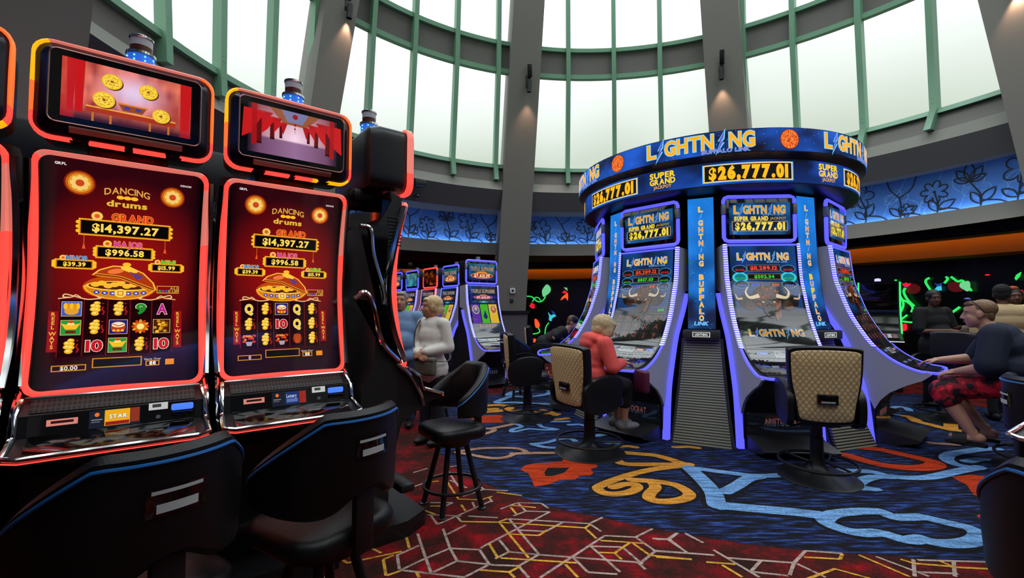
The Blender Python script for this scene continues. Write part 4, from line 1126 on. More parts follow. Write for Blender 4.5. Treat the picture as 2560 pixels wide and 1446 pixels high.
    b.tube(rim, .011, 8); b.tube([(-.30, -.03, 1.047), (.30, -.03, 1.047)], .006, 6); b.build('chrome_trim', CHROME, t)
    b = MB(); b.tube([(x, y - .004, z - .016) for x, y, z in rim[3:7]], .003, 6); b.build('under_glow', REDLED, t)
    # chrome loops on the flanks
    for s in (-1, 1):
      b = MB(); b.tube(cr_pts([(s * .325, .02, 2.07), (s * .33, .09, 1.8), (s * .33, .125, 1.55), (s * .33, .09, 1.3), (s * .325, .01, 1.09)], 6), .022, 8)
      b.build('chrome_edge', CHROME, t); b = MB(); b.tube(cr_pts([(s * .325, .30, 1.92), (s * .335, .24, 1.90), (s * .335, .22, 1.75), (s * .335, .15, 1.52), (s * .325, .15, 1.45)], 6), .013, 8)
      b.build('chrome_loop', CHROME, t); b = MB(); b.tube(cr_pts([(s * .325, .33, 1.48), (s * .335, .27, 1.52), (s * .335, .22, 1.44), (s * .335, .16, 1.22), (s * .325, .05, 1.10)], 6), .016, 8)
      b.build('chrome_loop', CHROME, t); b = MB(); b.tube(cr_pts([(s * .325, .06, 1.08), (s * .33, -.03, 1.0), (s * .33, -.10, .88), (s * .325, -.13, .80)], 6), .013, 8)
      b.build('chrome_knee', CHROME, t)
    for s in (-1, 1):
        b = MB(); b.add([(s * .322, .31, 1.93), (s * .322, .12, 1.93), (s * .322, .15, 1.45), (s * .322, .20, 1.47)], [[0, 1, 2, 3]]); b.build('side_panel', GLOSSB, t); b = MB(); b.add([(s * .322, .33, 1.48), (s * .322, .14, 1.46), (s * .322, .05, 1.12), (s * .322, .20, 1.25)], [[0, 1, 2, 3]])
        b.build('side_panel', GLOSSB, t)
    return t
RU, RN = Vector((.7815, .624, 0)), Vector((.624, -.7815, 0))      # along the bank, and out of its screens
RZA = atan2(.624, .7815); KD = 2.80
def bankpos(s_, k): return RU * s_ - RN * k
p = bankpos(-.077, KD)
d1 = dancing('red framed slot machine showing golden coins on its upper screen, beside the leftmost edge', 0); d1.location = p; d1.rotation_euler.z = RZA
d2 = dancing('red framed slot machine showing a red palace hall on its upper screen', 1); d2.location = bankpos(.630, KD); d2.rotation_euler.z = RZA
d3 = dancing('slot machine seen from its black flank at the end of the red framed bank', 2, .28)
d3.location = bankpos(1.295, KD - .11) - RN * .33; d3.rotation_euler.z = RZA + pi / 2
d0 = dup(d2, bankpos(-.783, KD), RZA, 'red framed slot machine cut off by the left picture edge')
for s_, l in ((-.43, 'slot machine back seen between the cut off machine and the coin screen machine'), (.28, 'slot machine back seen between the coin screen and palace screen machines')):
    dup(d1, bankpos(s_, KD + 1.36), RZA + pi, l)
# ================================================================== round bank of blue lit machines under the jackpot sign
CC = Vector((2.85, 6.65, 0)); PH0 = -3.5
PROF = [(1.60, 2.14), (1.62, 1.95), (1.645, 1.75), (1.70, 1.57), (1.78, 1.345), (1.92, 1.09), (2.02, .97), (2.14, .875), (2.29, .805), (2.42, .785)]
PR = cr_pts([(r, z, 0) for r, z in PROF], 5)             # screen face as (distance from the centre, height)
PL = [0.0]
for i in range(1, len(PR)): PL.append(PL[-1] + (PR[i] - PR[i - 1]).length)
def prof_at(s):
    s = max(0, min(PL[-1] - 1e-6, s))
    for i in range(1, len(PL)):
        if PL[i] >= s:
            t = (s - PL[i - 1]) / (PL[i] - PL[i - 1]); p = PR[i - 1].lerp(PR[i], t); d = (PR[i] - PR[i - 1]).normalized()
            return p.x - 1.5, p.y, Vector((d.x, d.y))
SEND = next(PL[i] for i in range(len(PR)) if PR[i].y < 1.02)       # where the game screen ends and the deck begins
SILV = mat('silver_side_panel', S(168, 169, 184), 0.42, 0.0)
STRIPW = mat('frosted_strip', S(235, 235, 255), 0.4, emit=S(196, 190, 255), es=0.9)
DECKM = mat('mirror_deck', S(60, 62, 68), 0.10, 0.55)
BTNB = mat('blue_button', S(70, 90, 255), .3, emit=S(60, 80, 255), es=0.9)
NAV = lambda n: mixc(S(6, 10, 30), S(20, 60, 130), n)
def buffalo(cv, cx, cy, s, dim=1.0):
    d = lambda r, g, b: tuple(x * dim for x in S(r, g, b))
    for sx, k in ((-1, .55), (1, .55)):
        x = cx + sx * .62 * s; y = cy - .05 * s
        cv.ell(x, y, .30 * s, .26 * s, d(22, 14, 16), 2); cv.ell(x - sx * .05 * s, y - .14 * s, .16 * s, .17 * s, d(60, 28, 16), 3)
        cv.line(cr_pts([(x + sx * .16 * s, y + .1 * s, 0), (x + sx * .32 * s, y + .1 * s, 0), (x + sx * .36 * s, y + .26 * s, 0)], 4), [.06 * s] * 5 + [.05 * s, .04 * s, .03 * s, .01 * s], d(200, 170, 130), 3)
    cv.ell(cx, cy + .08 * s, .48 * s, .42 * s, d(26, 16, 18), 4); cv.ell(cx, cy + .12 * s, .36 * s, .30 * s, d(62, 30, 18), 5)
    for k in range(60):
        a = hashn(k, 1) * 2 * pi; q = sqrt(hashn(k, 2)) * .4 * s
        cv.ell(cx + q * cos(a), cy + .08 * s + q * sin(a), .05 * s, .03 * s, (d(104, 48, 24), d(36, 20, 18), d(140, 70, 34))[k % 3], 6, 6, a)
    cv.poly([(cx - .26 * s, cy), (cx + .26 * s, cy), (cx + .17 * s, cy - .42 * s), (cx + .06 * s, cy - .62 * s), (cx - .06 * s, cy - .62 * s), (cx - .17 * s, cy - .42 * s)], d(30, 19, 20), 6)
    cv.poly([(cx + .1 * s, cy - .1 * s), (cx + .4 * s, cy + .05 * s), (cx + .3 * s, cy - .55 * s), (cx + .12 * s, cy - .7 * s)], d(96, 42, 20), 5)
    cv.ell(cx, cy - .40 * s, .12 * s, .08 * s, d(20, 14, 18), 7, 12)
    for sx in (-1, 1):
        cv.ell(cx + sx * .17 * s, cy - .07 * s, .035 * s, .025 * s, d(230, 190, 120), 8, 8)
        P = cr_pts([(cx + sx * .26 * s, cy + .14 * s, 0), (cx + sx * .56 * s, cy + .08 * s, 0), (cx + sx * .66 * s, cy + .26 * s, 0), (cx + sx * .56 * s, cy + .44 * s, 0)], 5)
        cv.line(P, [(.13 - .11 * i / (len(P) - 1)) * s for i in range(len(P))], d(206, 186, 156), 7)
LSW = 0.70
def l_screen(kind, amt):
    cv = Canvas(0.07); L = SEND; y = lambda v: L - v         # v measured down from the top along the face
    if kind == 't':
        cv.grid(-LSW / 2, 0, LSW / 2, L, 20, 30, lambda u, v: mixc(S(8, 8, 30), S(20, 70, 110), vnoise(u * 3, v * 4, 2) * v), 0)
        cv.text('TRIPLE SUPREME', 0, y(.14), .075, S(150, 130, 110), w=.60, off=.04, lay=3, outl=(S(40, 50, 90), .075))
        cv.ell(0, y(.275), .24, .04, S(230, 150, 70), 2); cv.ell(0, y(.275), .23, .034, S(150, 30, 26), 3); cv.ell(0, y(.235), .10, .025, S(200, 120, 40), 2)
        cv.text(amt, 0, y(.275), .04, S(245, 210, 150), w=.33, off=.04, lay=5)
        cv.ell(0, y(.375), .13, .022, S(40, 120, 150), 2); cv.text('SUPER', 0, y(.375), .02, S(160, 230, 190), off=.02, lay=4)
        for sx in (-1, 1): cv.ell(sx * .24, y(.375), .07, .018, S(30, 60, 130), 2)
        for x0, x1, c in ((-.32, -.12, S(98, 52, 170)), (-.10, .09, S(78, 190, 40)), (.11, .32, S(236, 190, 50))):
            n = 6
            for k in range(n): cv.rect(x0 + (x1 - x0) * k / n, y(.86), x0 + (x1 - x0) * (k + .6) / n, y(.43), c, 2); cv.rect(x0 + (x1 - x0) * (k + .6) / n, y(.86), x0 + (x1 - x0) * (k + 1) / n, y(.43), mixc(c, (0, 0, 0), .45), 2)
        for x, c in ((-.22, S(60, 90, 150)), (.22, S(170, 90, 30))): cv.ell(x, y(.55), .085, .10, S(210, 190, 150), 3); cv.ell(x, y(.55), .07, .085, c, 4); cv.ell(x, y(.53), .035, .045, S(200, 150, 120), 5)
        cv.poly([(-.06, y(.72)), (.0, y(.56)), (.05, y(.72)), (.0, y(.78))], S(30, 40, 90), 4)
        cv.text('BONUS', 0, y(.93), .05, S(150, 90, 60), w=.4, off=.04, lay=3)
        return cv
    def bg(u, v):
        n = vnoise(u * 4, v * 7, 4); c = mixc(S(6, 10, 26), S(24, 74, 140), n * .8)
        t = 1 - v
        if t > .58: c = mixc(c, S(14, 13, 15), min(1, (t - .58) / .08))
        return c
    cv.grid(-LSW / 2, 0, LSW / 2, L, 18, 36, bg, 0)
    lightning_word(cv, 0, y(.145), .075, .56, 1.0, 4)
    cv.text('BUFFALO LINK', .15, y(.205), .022, S(120, 160, 200), w=.22, off=.02, lay=4)
    for v, t, c, w, h in ((.275, '$11,289.12', S(240, 70, 30), .34, .058), (.37, amt, S(60, 210, 50), .34, .052)):
        cv.rect(-w / 2 - .008, y(v + h / 2 + .008), w / 2 + .008, y(v - h / 2 - .008), S(110, 90, 70), 2); cv.rect(-w / 2, y(v + h / 2), w / 2, y(v - h / 2), S(26, 8, 8) if v < .3 else S(8, 22, 8), 3)
        cv.text(t, 0, y(v), h * .66, c, w=w * (.84 if v < .3 else .62), off=.04, lay=5)
    for sx, t, c in ((-1, '$200', S(50, 90, 220)), (1, '$40', S(220, 80, 30))):
        cv.rect(sx * .105 - .07, y(.487), sx * .105 + .07, y(.437), S(120, 100, 80), 2); cv.rect(sx * .105 - .065, y(.483), sx * .105 + .065, y(.441), S(10, 10, 24), 3); cv.text(t, sx * .105, y(.462), .028, c, off=.04, lay=5)
    teal = kind == 'b'
    for sx in (-1, 1):
        for v, t, c in ((.285, 'GRAND', S(190, 40, 30)), (.38, 'MAJOR', S(40, 170, 60)), (.462, 'MINI', S(60, 90, 200))):
            x = sx * (.255 if v < .45 else .25)
            if teal and .3 < v < .4: cv.ell(x, y(v), .085, .06, S(60, 200, 210), 2); cv.ell(x, y(v), .06, .042, S(20, 120, 140), 3)
            else: cv.ell(x, y(v), .08, .046, S(60, 150, 200), 2, 12); cv.ell(x, y(v), .073, .04, S(24, 14, 16), 3, 12)
            cv.text(t, x, y(v + .01), .020, c, w=.10, off=.04, lay=5)
    buffalo(cv, 0, y(.64 if teal else .60), .34 if teal else .30, 1.0 if teal else .8)
    if teal: lightning_word(cv, 0, y(1.02), .075, .56, .6, 4)
    else:
        for r in range(3):
            for c in range(5): cv.rect(-.32 + c * .13, y(1.08 + r * .0 + .055 - r * .11), -.205 + c * .13, y(1.08 - .045 - r * .11), S(30, 22, 20), 2); cv.text('KAQJ9'[(r * 2 + c) % 5], -.262 + c * .13, y(1.075 - r * .11), .05, ((120, 60, 60), (90, 100, 60), (60, 70, 110))[(r + c) % 3] and tuple(x * .5 for x in S(150, 80, 70)), off=.04, lay=4)
        cv.frame(.15, y(.80), .33, y(.72), .005, S(120, 100, 90), 3); cv.text('$40', .27, y(.755), .03, S(60, 190, 60), off=.04, lay=4)
    return cv
def l_top(kind, amt):
    w, h = .66, .36; cv = Canvas()
    if kind == 't':
        cv.grid(0, 0, w, h, 14, 8, lambda u, v: mixc(S(10, 10, 40), S(24, 110, 140), v * vnoise(u * 4, v * 3, 1) + v * .2), 0)
        cv.text('TRIPLE SUPREME', w / 2, h * .70, .085, S(150, 130, 110), w=w * .9, off=.04, lay=3, outl=(S(40, 50, 90), .075))
        cv.ell(w / 2, h * .28, w * .43, .062, S(235, 160, 80), 2); cv.ell(w / 2, h * .28, w * .41, .052, S(160, 30, 26), 3); cv.ell(w / 2, h * .46, w * .2, .03, S(210, 130, 50), 2)
        cv.text(amt, w / 2, h * .28, .066, S(250, 220, 160), w=w * .6, off=.04, lay=5)
    elif kind == 'f':
        cv.grid(0, 0, w, h, 20, 12, lambda u, v: mixc(S(12, 4, 4), S(190, 80, 20), max(0, vnoise(u * 7, v * 5, 6) - .35 - v * .4) * 2), 0)
    elif kind == 'w':
        cv.grid(0, 0, w, h, 20, 12, lambda u, v: mixc(S(10, 50, 80), S(60, 160, 170), vnoise(u * 8, v * 3, 8)), 0)
    else:
        cv.grid(0, 0, w, h, 22, 12, lambda u, v: mixc(S(5, 8, 26), S(30, 100, 170), max(0, vnoise(u * 6, v * 4, 7) - .25) * 1.1), 0)
        lightning_word(cv, w / 2, h * .78, .085, w * .86, .85, 4); cv.text('BUFFALO LINK', w * .72, h * .63, .022, S(110, 140, 190), w=w * .34, off=.02, lay=4)
        cv.text('SUPER GRAND', w * .36, h * .505, .042, S(235, 205, 50), w=w * .56, off=.075, lay=4); cv.text('JACKPOT', w * .80, h * .505, .026, S(190, 160, 60), w=w * .26, off=.02, lay=4)
        cv.frame(w * .05, h * .12, w * .95, h * .41, .008, S(160, 130, 110), 2); cv.rect(w * .06, h * .13, w * .94, h * .40, S(8, 8, 10), 3)
        cv.text('$26,777.01', w / 2, h * .265, .075, S(240, 215, 50), w=w * .82, off=.075, lay=5)
        cv.text('IGT', w * .09, h * .06, .018, S(110, 180, 220), off=.02, lay=3)
    return cv, w, h
def lightning(label, kind, amt, topk=None, cat='slot machine', group='blue lit slot machines of the round bank', red=False):
    LED = REDLED if red else BLUELED
    t = thing('slot_machine', label, cat, group=group)
    y_ = lambda r: -(r - 1.5)
    bk = y_(1.18)
    face = [(y_(p.x) + .012, p.y) for p in PR]
    under = [(-.925, .755), (-.84, .70), (-.72, .64), (-.58, .55), (-.50, .46), (-.45, .36), (-.43, .0)]
    b = MB(); b.prism(face + [(y_(2.43), .76)] + under + [(bk, 0), (bk, 2.14)], -.375, .375); b.build('cabinet', BLACKM, t)
    # silver flanks
    strip = [(.04, 1.60), (-.03, 1.43), (-.13, 1.25), (-.22, 1.08), (-.34, .70), (-.39, .46), (-.43, 0.0)]
    for s in (-1, 1):
        b = MB(); fp = face[:-1] + [(-.915, .765)] + under[1:6] + [(-.41, .46)] + strip[::-1][2:] + [(.04, 1.62), (.20, 1.66), (.20, 2.12)]
        b.prism(fp, s * .378, s * .405); b.build('side_panel', SILV, t)
        b = MB(); P = cr_pts([(s * .405, a - .002, z) for a, z in strip], 5)
        lo = [[(s * .37, p.y + .01, p.z), (s * .37, p.y - .012, p.z), (s * .432, p.y - .012, p.z), (s * .432, p.y + .045, p.z)] for p in P]
        b.loft(lo); b.build('led_strip', LED, t)
        b = MB(); b.use(GLOSSB); n = 46                                        # dashed light edge of the screen
        for k in range(n):
            s0, s1 = PL[-1] * .70 * k / n, PL[-1] * .70 * (k + .5) / n
            b.use(STRIPW if k % 1 == 0 else LED)
            for a0, a1, m in ((s0, s1, STRIPW), (s1, PL[-1] * .70 * (k + 1) / n, LED)):
                b.use(m); A, B_ = prof_at(a0), prof_at(a1)
                b.add([(s * .372, -A[0] - .010, A[1]), (s * .408, -A[0] - .004, A[1]), (s * .408, -B_[0] - .004, B_[1]), (s * .372, -B_[0] - .010, B_[1])], [[0, 1, 2, 3]])
                b.add([(s * .409, -A[0] - .004, A[1]), (s * .409, -A[0] + .025, A[1]), (s * .409, -B_[0] + .025, B_[1]), (s * .409, -B_[0] - .004, B_[1])], [[0, 1, 2, 3]])
        b.build('light_edge', None, t)
    b = MB(); s0 = PL[-1] * .70; P = []
    for k in range(13):
        q = prof_at(s0 + (PL[-1] - s0) * k / 12); P.append((-.40, -q[0] - .004, q[1] - .006))
    P2 = P[:-2] + [(-.385, P[-2][1] - .02, P[-2][2]), (-.33, -.95, .778), (-.2, -.965, .775)]
    b.tube(P2 + [(0, -.97, .775)] + [(-x, y, z) for x, y, z in P2[::-1]], .014, 8); b.build('deck_light', LED, t)
    b = MB(); b.use(LED); q0 = prof_at(0.0)
    b.box((0, -q0[0] - .006, 2.125), (.76, .02, .02), .006); b.use(BTNB); b.box((0, -q0[0] - .008, 2.075), (.07, .006, .022), .004); b.build('top_light', None, t)
    b = MB(); n = 40
    f = lambda u, v: (lambda q: ((u - .5) * .742, -q[0] - .006, q[1]))(prof_at(SEND * v))
    b.grid(f, 6, n); b.build('screen_glass', GLOSSB, t)
    cv = l_screen(kind, amt)
    def fn(u, v, l):
        q = prof_at(SEND - v); nx, nz = -q[2].y, q[2].x      # outward normal of the face
        o = .0075 + .0008 * l
        return (u, -(q[0] + o * nx * 1), q[1] + o * nz) if False else (u, -q[0] - o * abs(q[2].y), q[1] + o * abs(q[2].x))
    cv.build('game_screen', fn, SCREEN, t)
    # deck
    b = MB(); f = lambda u, v: (lambda q: ((u - .5) * (.75 - .10 * v), -q[0] - .004, q[1] + .004))(prof_at(SEND + (PL[-1] - SEND) * v))
    b.grid(f, 8, 14); b.build('button_deck', DECKM, t)
    cv = Canvas(.05); Ld = PL[-1] - SEND
    cv.rect(-.36, .01, .36, .42, S(10, 10, 12), 0); cv.rect(-.36, .03, .36, .12, S(40, 42, 46), .5); cv.rect(-.10, .035, .09, .115, S(150, 156, 160), 1); cv.rect(-.09, .045, .08, .105, S(96, 100, 104), 2); cv.rect(.13, .06, .21, .085, S(214, 140, 130), 1)
    cv.rect(-.27, .05, -.16, .075, S(80, 120, 200), 1); cv.rect(.25, .05, .33, .075, S(70, 110, 230), 1); cv.rect(-.34, .17, .34, .20, S(18, 18, 22), 1)
    for k in range(7): cv.rect(-.30 + k * .09, .24, -.23 + k * .09, .27, (S(40, 60, 150), S(120, 126, 134), S(60, 30, 34))[k % 3], 1)
    cv.ell(.12, .36, .07, .035, S(70, 90, 240), 1); cv.ell(.12, .36, .05, .024, S(20, 22, 60), 2); cv.rect(-.2, .33, .02, .38, S(60, 24, 26), 1)
    fd = lambda u, v, l: (lambda q: (u * (1 - .12 * v / Ld), -q[0] - (.006 + .0008 * l) * max(.3, abs(q[2].y)), q[1] + (.007 + .0008 * l) * abs(q[2].x) + .002))(prof_at(SEND + v))
    cv.build('deck_buttons', fd, SCREEN, t)
    # lower door with maker's lettering, kick plate
    cv = Canvas(); cv.rect(-.355, 0, .355, .42, S(6, 6, 8), 0); 
    if kind != 't':
        cv.text('ARISTOCRAT', 0, .275, .075, S(60, 62, 70), w=.36, off=.04, lay=2); cv.text('ARISTOCRAT', .004, .285, .05, S(150, 70, 50), w=.35, off=.0, lay=3)
        for k in range(7): cv.rect(-.19, .236 + k * .012, .19, .241 + k * .012, S(6, 6, 8), 4)
    else:
        for k in range(6): cv.rect(-.12 + k * .05, .24, -.085 + k * .05, .31, S(46, 46, 50), 2)
    cv.build('lower_door', lambda u, v, l: (u, -.4525 - .0008 * l, v), SCREEN, t)
    b = MB(); b.prism([(-.43, 0), (-.43, .15), (-.79, .09), (-.805, .075), (-.79, .055), (-.6, 0)], -.35, .35); b.build('kick_plate', mat('charcoal_kick_plate', S(34, 34, 36), .5), t)
    # upper box
    z0, z1 = 2.175, 2.675; yf = -.06
    b = MB(); b.box((0, .12, (z0 + z1) / 2), (.76, .34, z1 - z0), .03); b.build('monitor_shell', BLACKP, t)
    b = MB(); P = dense(rrect(-.385, z0, .385, z1, .05), .05)
    P = [p for p in P if not (abs(p[0]) > .37 and 2.47 < p[1] < 2.60)]
    b.use(LED)
    i0 = next(i for i in range(len(P)) if P[i][0] > .37 and P[i][1] >= 2.60)
    top = [p for p in P if p[1] >= 2.595]; top.sort(key=lambda p: p[0] if p[1] < 2.66 or True else 0)
    L_ = sorted([p for p in top if p[0] < 0], key=lambda p: p[0] * 10 + p[1]); R_ = sorted([p for p in top if p[0] >= 0], key=lambda p: p[0] * 10 - p[1])
    b.tube([(x, yf, z) for x, z in [(-.385, 2.60), (-.385, 2.63), (-.37, 2.66), (-.335, 2.675), (.335, 2.675), (.37, 2.66), (.385, 2.63), (.385, 2.60)]], .022, 8)
    b.tube([(x, yf, z) for x, z in [(-.385, 2.47), (-.385, 2.22), (-.37, 2.19), (-.335, 2.175), (.335, 2.175), (.37, 2.19), (.385, 2.22), (.385, 2.47)]], .022, 8)
    b.build('monitor_frame', None, t)
    for s in (-1, 1):
        b = MB(); b.use(SILVER); b.box((s * .385, yf, 2.535), (.045, .05, .11), .008); b.build('silver_clip', None, t)
    b = MB(); b.box((0, yf - .006, 2.425), (.72, .02, .46), .01); b.build('monitor_glass', GLOSSB, t)
    cv, w, h = l_top(topk or kind, amt)
    cv.build('monitor_screen', lambda u, v, l: (u - w / 2, yf - .0168 - .0004 * l, 2.245 + v), SCREEN, t)
    if cat != 'x' and kind == 't':
        b = MB(); b.use(SILVER); b.lathe([(0, 0), (.05, 0), (.05, .10), (0, .11)], 16, (0, .1, 2.675)); b.build('signal_candle', None, t)
    return t
def lpos(ph, r=1.5):
    a = radians(ph); return CC + Vector((sin(a), -cos(a), 0)) * r
def put(o, ph): o.location = lpos(ph); o.rotation_euler.z = radians(ph); return o
mB = put(lightning('blue lit machine with large buffalo on screen behind the empty tan chair', 'b', '$502.34'), PH0)
mA = put(lightning('blue lit machine being played by the woman in the coral jacket', 'a', '$837.03'), PH0 - 45)
dup(mA, lpos(PH0 + 45), radians(PH0 + 45), 'blue lit machine being played by the man in the navy shirt')
dup(mB, lpos(PH0 - 90), radians(PH0 - 90), 'blue lit machine on the left side of the round bank, behind the coral jacket')
dup(mA, lpos(PH0 - 135), radians(PH0 - 135), 'blue lit machine of the round bank in front of the man in the cap')
dup(mB, lpos(PH0 + 90), radians(PH0 + 90), 'blue lit machine of the round bank facing the empty charcoal chair')
# core, sign pillars
b = MB(); b.lathe([(0, 0), (1.14, 0), (1.14, 2.72), (0, 2.72)], 48, CC); o = tag(b.build('machine_core', BLACKM), 'black drum in the middle of the round bank of blue lit machines', 'core')
GRILLE = mat('ribbed_grille', S(60, 60, 56), 0.45)
def grille_mat():
    n = GRILLE.node_tree; bs = n.nodes['Principled BSDF']; tc = n.nodes.new('ShaderNodeTexCoord'); sp = n.nodes.new('ShaderNodeSeparateXYZ'); m1 = n.nodes.new('ShaderNodeMath'); m1.operation = 'MULTIPLY'; m1.inputs[1].default_value = 75
    pp = n.nodes.new('ShaderNodeMath'); pp.operation = 'PINGPONG'; pp.inputs[1].default_value = 1; r = n.nodes.new('ShaderNodeValToRGB')
    r.color_ramp.elements[0].position = .25; r.color_ramp.elements[0].color = (.004, .004, .004, 1); r.color_ramp.elements[1].position = .6; r.color_ramp.elements[1].color = (*S(140, 138, 120), 1)
    n.links.new(tc.outputs['Object'], sp.inputs[0]); n.links.new(sp.outputs['Z'], m1.inputs[0]); n.links.new(m1.outputs[0], pp.inputs[0]); n.links.new(pp.outputs[0], r.inputs['Fac']); n.links.new(r.outputs[0], bs.inputs['Base Color'])
grille_mat()
def pillar(label):
    t = thing('sign_pillar', label, 'sign', group='blue sign pillars between the machines')
    sp = cr_pts([(0, -.03, 2.70), (0, -.04, 2.3), (0, -.06, 1.9), (0, -.11, 1.5), (0, -.19, 1.20)], 6)
    b = MB(); b.loft([[(-.145, p.y, p.z), (.145, p.y, p.z), (.145, p.y + .1, p.z), (-.145, p.y + .1, p.z)] for p in sp]); b.build('sign_body', BLACKP, t)
    cv = Canvas(.12); L = 1.5
    cv.grid(-.138, 0, .138, L, 8, 36, lambda u, v: mixc(S(6, 20, 60), S(30, 130, 230), min(1, max(0, .15 + .75 * v + .7 * (vnoise(u * 2, v * 10, 9) - .5)))), 0)
    for k in range(26): cv.ell((hashn(k, 3) - .5) * .26, hashn(k, 4) * L, .004, .004, S(90, 180, 255), 1, 6)
    yy = L - .13
    for k, ch in enumerate('LiGHTNiNG BUFFALO'):
        st = .078
        if ch == 'i': bolt(cv, 0, yy, .045, PUR, CY, 4)
        elif ch != ' ': cv.text(ch, 0, yy, .056, mixc(OR, ORD, .4 * (k % 2)), w=.048, off=.04, lay=4, outl=(CY, .075))
        yy -= st
    cv.text('LINK', 0, .06, .04, S(110, 190, 255), w=.15, off=.04, lay=4, shear=.2)
    tot = sum((sp[i + 1] - sp[i]).length for i in range(len(sp) - 1))
    def fn(u, v, l):
        s_ = (1 - v / L) * tot
        for i in range(len(sp) - 1):
            d = (sp[i + 1] - sp[i]).length
            if s_ <= d or i == len(sp) - 2:
                p = sp[i].lerp(sp[i + 1], min(1, s_ / d)); return (u, p.y - .001 - .0008 * l, p.z)
            s_ -= d
    cv.build('sign_face', fn, SIGN, t)
    b = MB(); b.box((0, -.16, 1.14), (.38, .24, .10), .015); b.build('player_box', GREY, t)
    cv = Canvas(); cv.rect(-.09, -.028, .09, .028, S(196, 200, 196), 0); cv.rect(-.08, -.02, .08, .02, S(20, 20, 20), 1); cv.text('LIGHTNING', 0, 0, .026, S(230, 235, 230), w=.13, off=.02, lay=3)
    cv.build('name_plate', lambda u, v, l: (u, -.2805 - .0005 * l, 1.14 + v), SCREEN, t)
    g = [(-.17, 1.09, .185), (-.24, .85, .20), (-.33, .55, .225), (-.43, .25, .255), (-.53, .0, .285)]
    b = MB(); b.loft([[(-w - .03, y + .03, z), (w + .03, y + .03, z), (w + .03, y + .35, z), (-w - .03, y + .35, z)] for y, z, w in g]); b.build('grille_housing', BLACKP, t)
    b = MB(); b.loft([[(-w, y, z), (w, y, z), (w, y + .05, z), (-w, y + .05, z)] for y, z, w in g]); b.build('grille', GRILLE, t)
    return t
pA = put(pillar('blue sign pillar with grille between the coral jacket machine and the large buffalo machine'), PH0 - 22.5)
for ph, l in ((22.5, 'blue sign pillar just right of the large buffalo machine, its grille half hidden by the tan chair'), (-67.5, 'blue sign pillar left of the machine played in the coral jacket'), (-112.5, 'blue sign pillar at the back left of the round bank'), (67.5, 'blue sign pillar beyond the machine played by the man in navy')):
    dup(pA, lpos(PH0 + ph), radians(PH0 + ph), l)
# the round jackpot sign
SR1, SR2 = 1.854, 1.775
sign = thing('jackpot_sign', 'round blue sign with gold jackpot amounts over the ring of blue lit machines', 'sign', CC)
b = MB(); b.lathe([(0, 3.345), (SR1 - .03, 3.345), (SR1 - .012, 3.35), (SR1 - .012, 3.09), (SR1 - .05, 3.075), (SR2 - .012, 3.035), (SR2 - .012, 2.77), (SR2 - .06, 2.755), (1.50, 2.72), (0, 2.72)], 96); b.build('sign_housing', BLACKP, sign)
def ang(px, py, R):
    p = on_ring(px, py, CC.x, CC.y, lambda z, a: R, far=False); return atan2(p.x - CC.x, -(p.y - CC.y))
cv = Canvas(.10); hb = .245
def sbg(u, v): return mixc(S(5, 8, 30), S(24, 90, 205), max(0, vnoise(u * 22, v * 1.2, 2) * .9 + .25 * vnoise(u * 70, v * 4, 3) - .28) * 1.25)
A0, A1 = radians(-110), radians(110)
cv.grid(A0 * SR1, 0, A1 * SR1, hb, 220, 4, sbg, 0)
aL = [ang(1745, 365, SR1), ang(2140, 345, SR1), ang(1460, 450, SR1)]
aC = [ang(1543, 412, SR1), ang(1975, 341, SR1)]
step = (aC[1] - aC[0])
cA = aC[0] + step * .5 ; mids = [aL[0] + step * k for k in (-2, -1, 0, 1)]
for a in mids:
    x = a * SR1; wd = step * SR1 * .60
    lightning_word(cv, x, .14, .155, wd, 1.0, 4); cv.text('BUFFALO LINK', x + wd * .24, .032, .04, S(130, 120, 190), w=wd * .42, off=.04, lay=4, outl=(S(70, 160, 240), .075))
for k in (-1, 0, 1, 2):
    x = (aC[0] + step * k) * SR1
    cv.ell(x, .125, .105, .108, S(90, 26, 6), 2, 32); cv.ell(x, .125, .098, .102, S(228, 100, 30), 3, 32)
    for q in range(70): rr = .092 * sqrt(hashn(q, 5, k)); an = q * 2.4; cv.ell(x + rr * cos(an), .125 + rr * sin(an), .013, .006, (S(160, 56, 14), S(244, 140, 60))[q % 2], 4, 6, an)
for q in range(90): cv.ell(A0 * SR1 + hashn(q, 8) * (A1 - A0) * SR1, hashn(q, 9) * hb, .004, .004, S(90, 170, 255), 1, 6)
cv.build('upper_display', lambda u, v, l: ((SR1 - .008 + .0012 * l) * sin(u / SR1), -(SR1 - .008 + .0012 * l) * cos(u / SR1), 3.097 + v), SIGN, sign)
cv = Canvas(.10); hb = .25
cv.grid(A0 * SR2, 0, A1 * SR2, hb, 220, 4, lambda u, v: mixc(sbg(u + .37, v + .2), S(24, 80, 190), .25 * (1 - v)), 0)
aM = [ang(1523, 492, SR2), ang(1873, 427, SR2), ang(2140, 440, SR2)]; aS = [ang(1655, 455, SR2), ang(2073, 428, SR2)]
st2 = aM[1] - aM[0]
for k in (-1, 0, 1, 2):
    x = (aM[0] + st2 * k) * SR2; w = .46
    cv.rect(x - w - .012, .022, x + w + .012, .228, S(90, 170, 240), 2); cv.rect(x - w, .03, x + w, .22, S(240, 200, 120), 3); cv.rect(x - w + .012, .04, x + w - .012, .21, S(8, 8, 10), 4)
    cv.text('$26,777.01', x, .125, .125, S(255, 180, 20), w=.82, off=.075, lay=6)
    x = (aS[0] + (aS[1] - aS[0]) * k) * SR2
    cv.text('SUPER', x, .193, .062, S(255, 205, 20), w=.30, off=.04, lay=4); cv.text('GRAND', x, .118, .062, S(255, 205, 20), w=.30, off=.04, lay=4); cv.text('JACKPOT', x, .055, .036, S(240, 170, 50), w=.21, off=.02, lay=4)
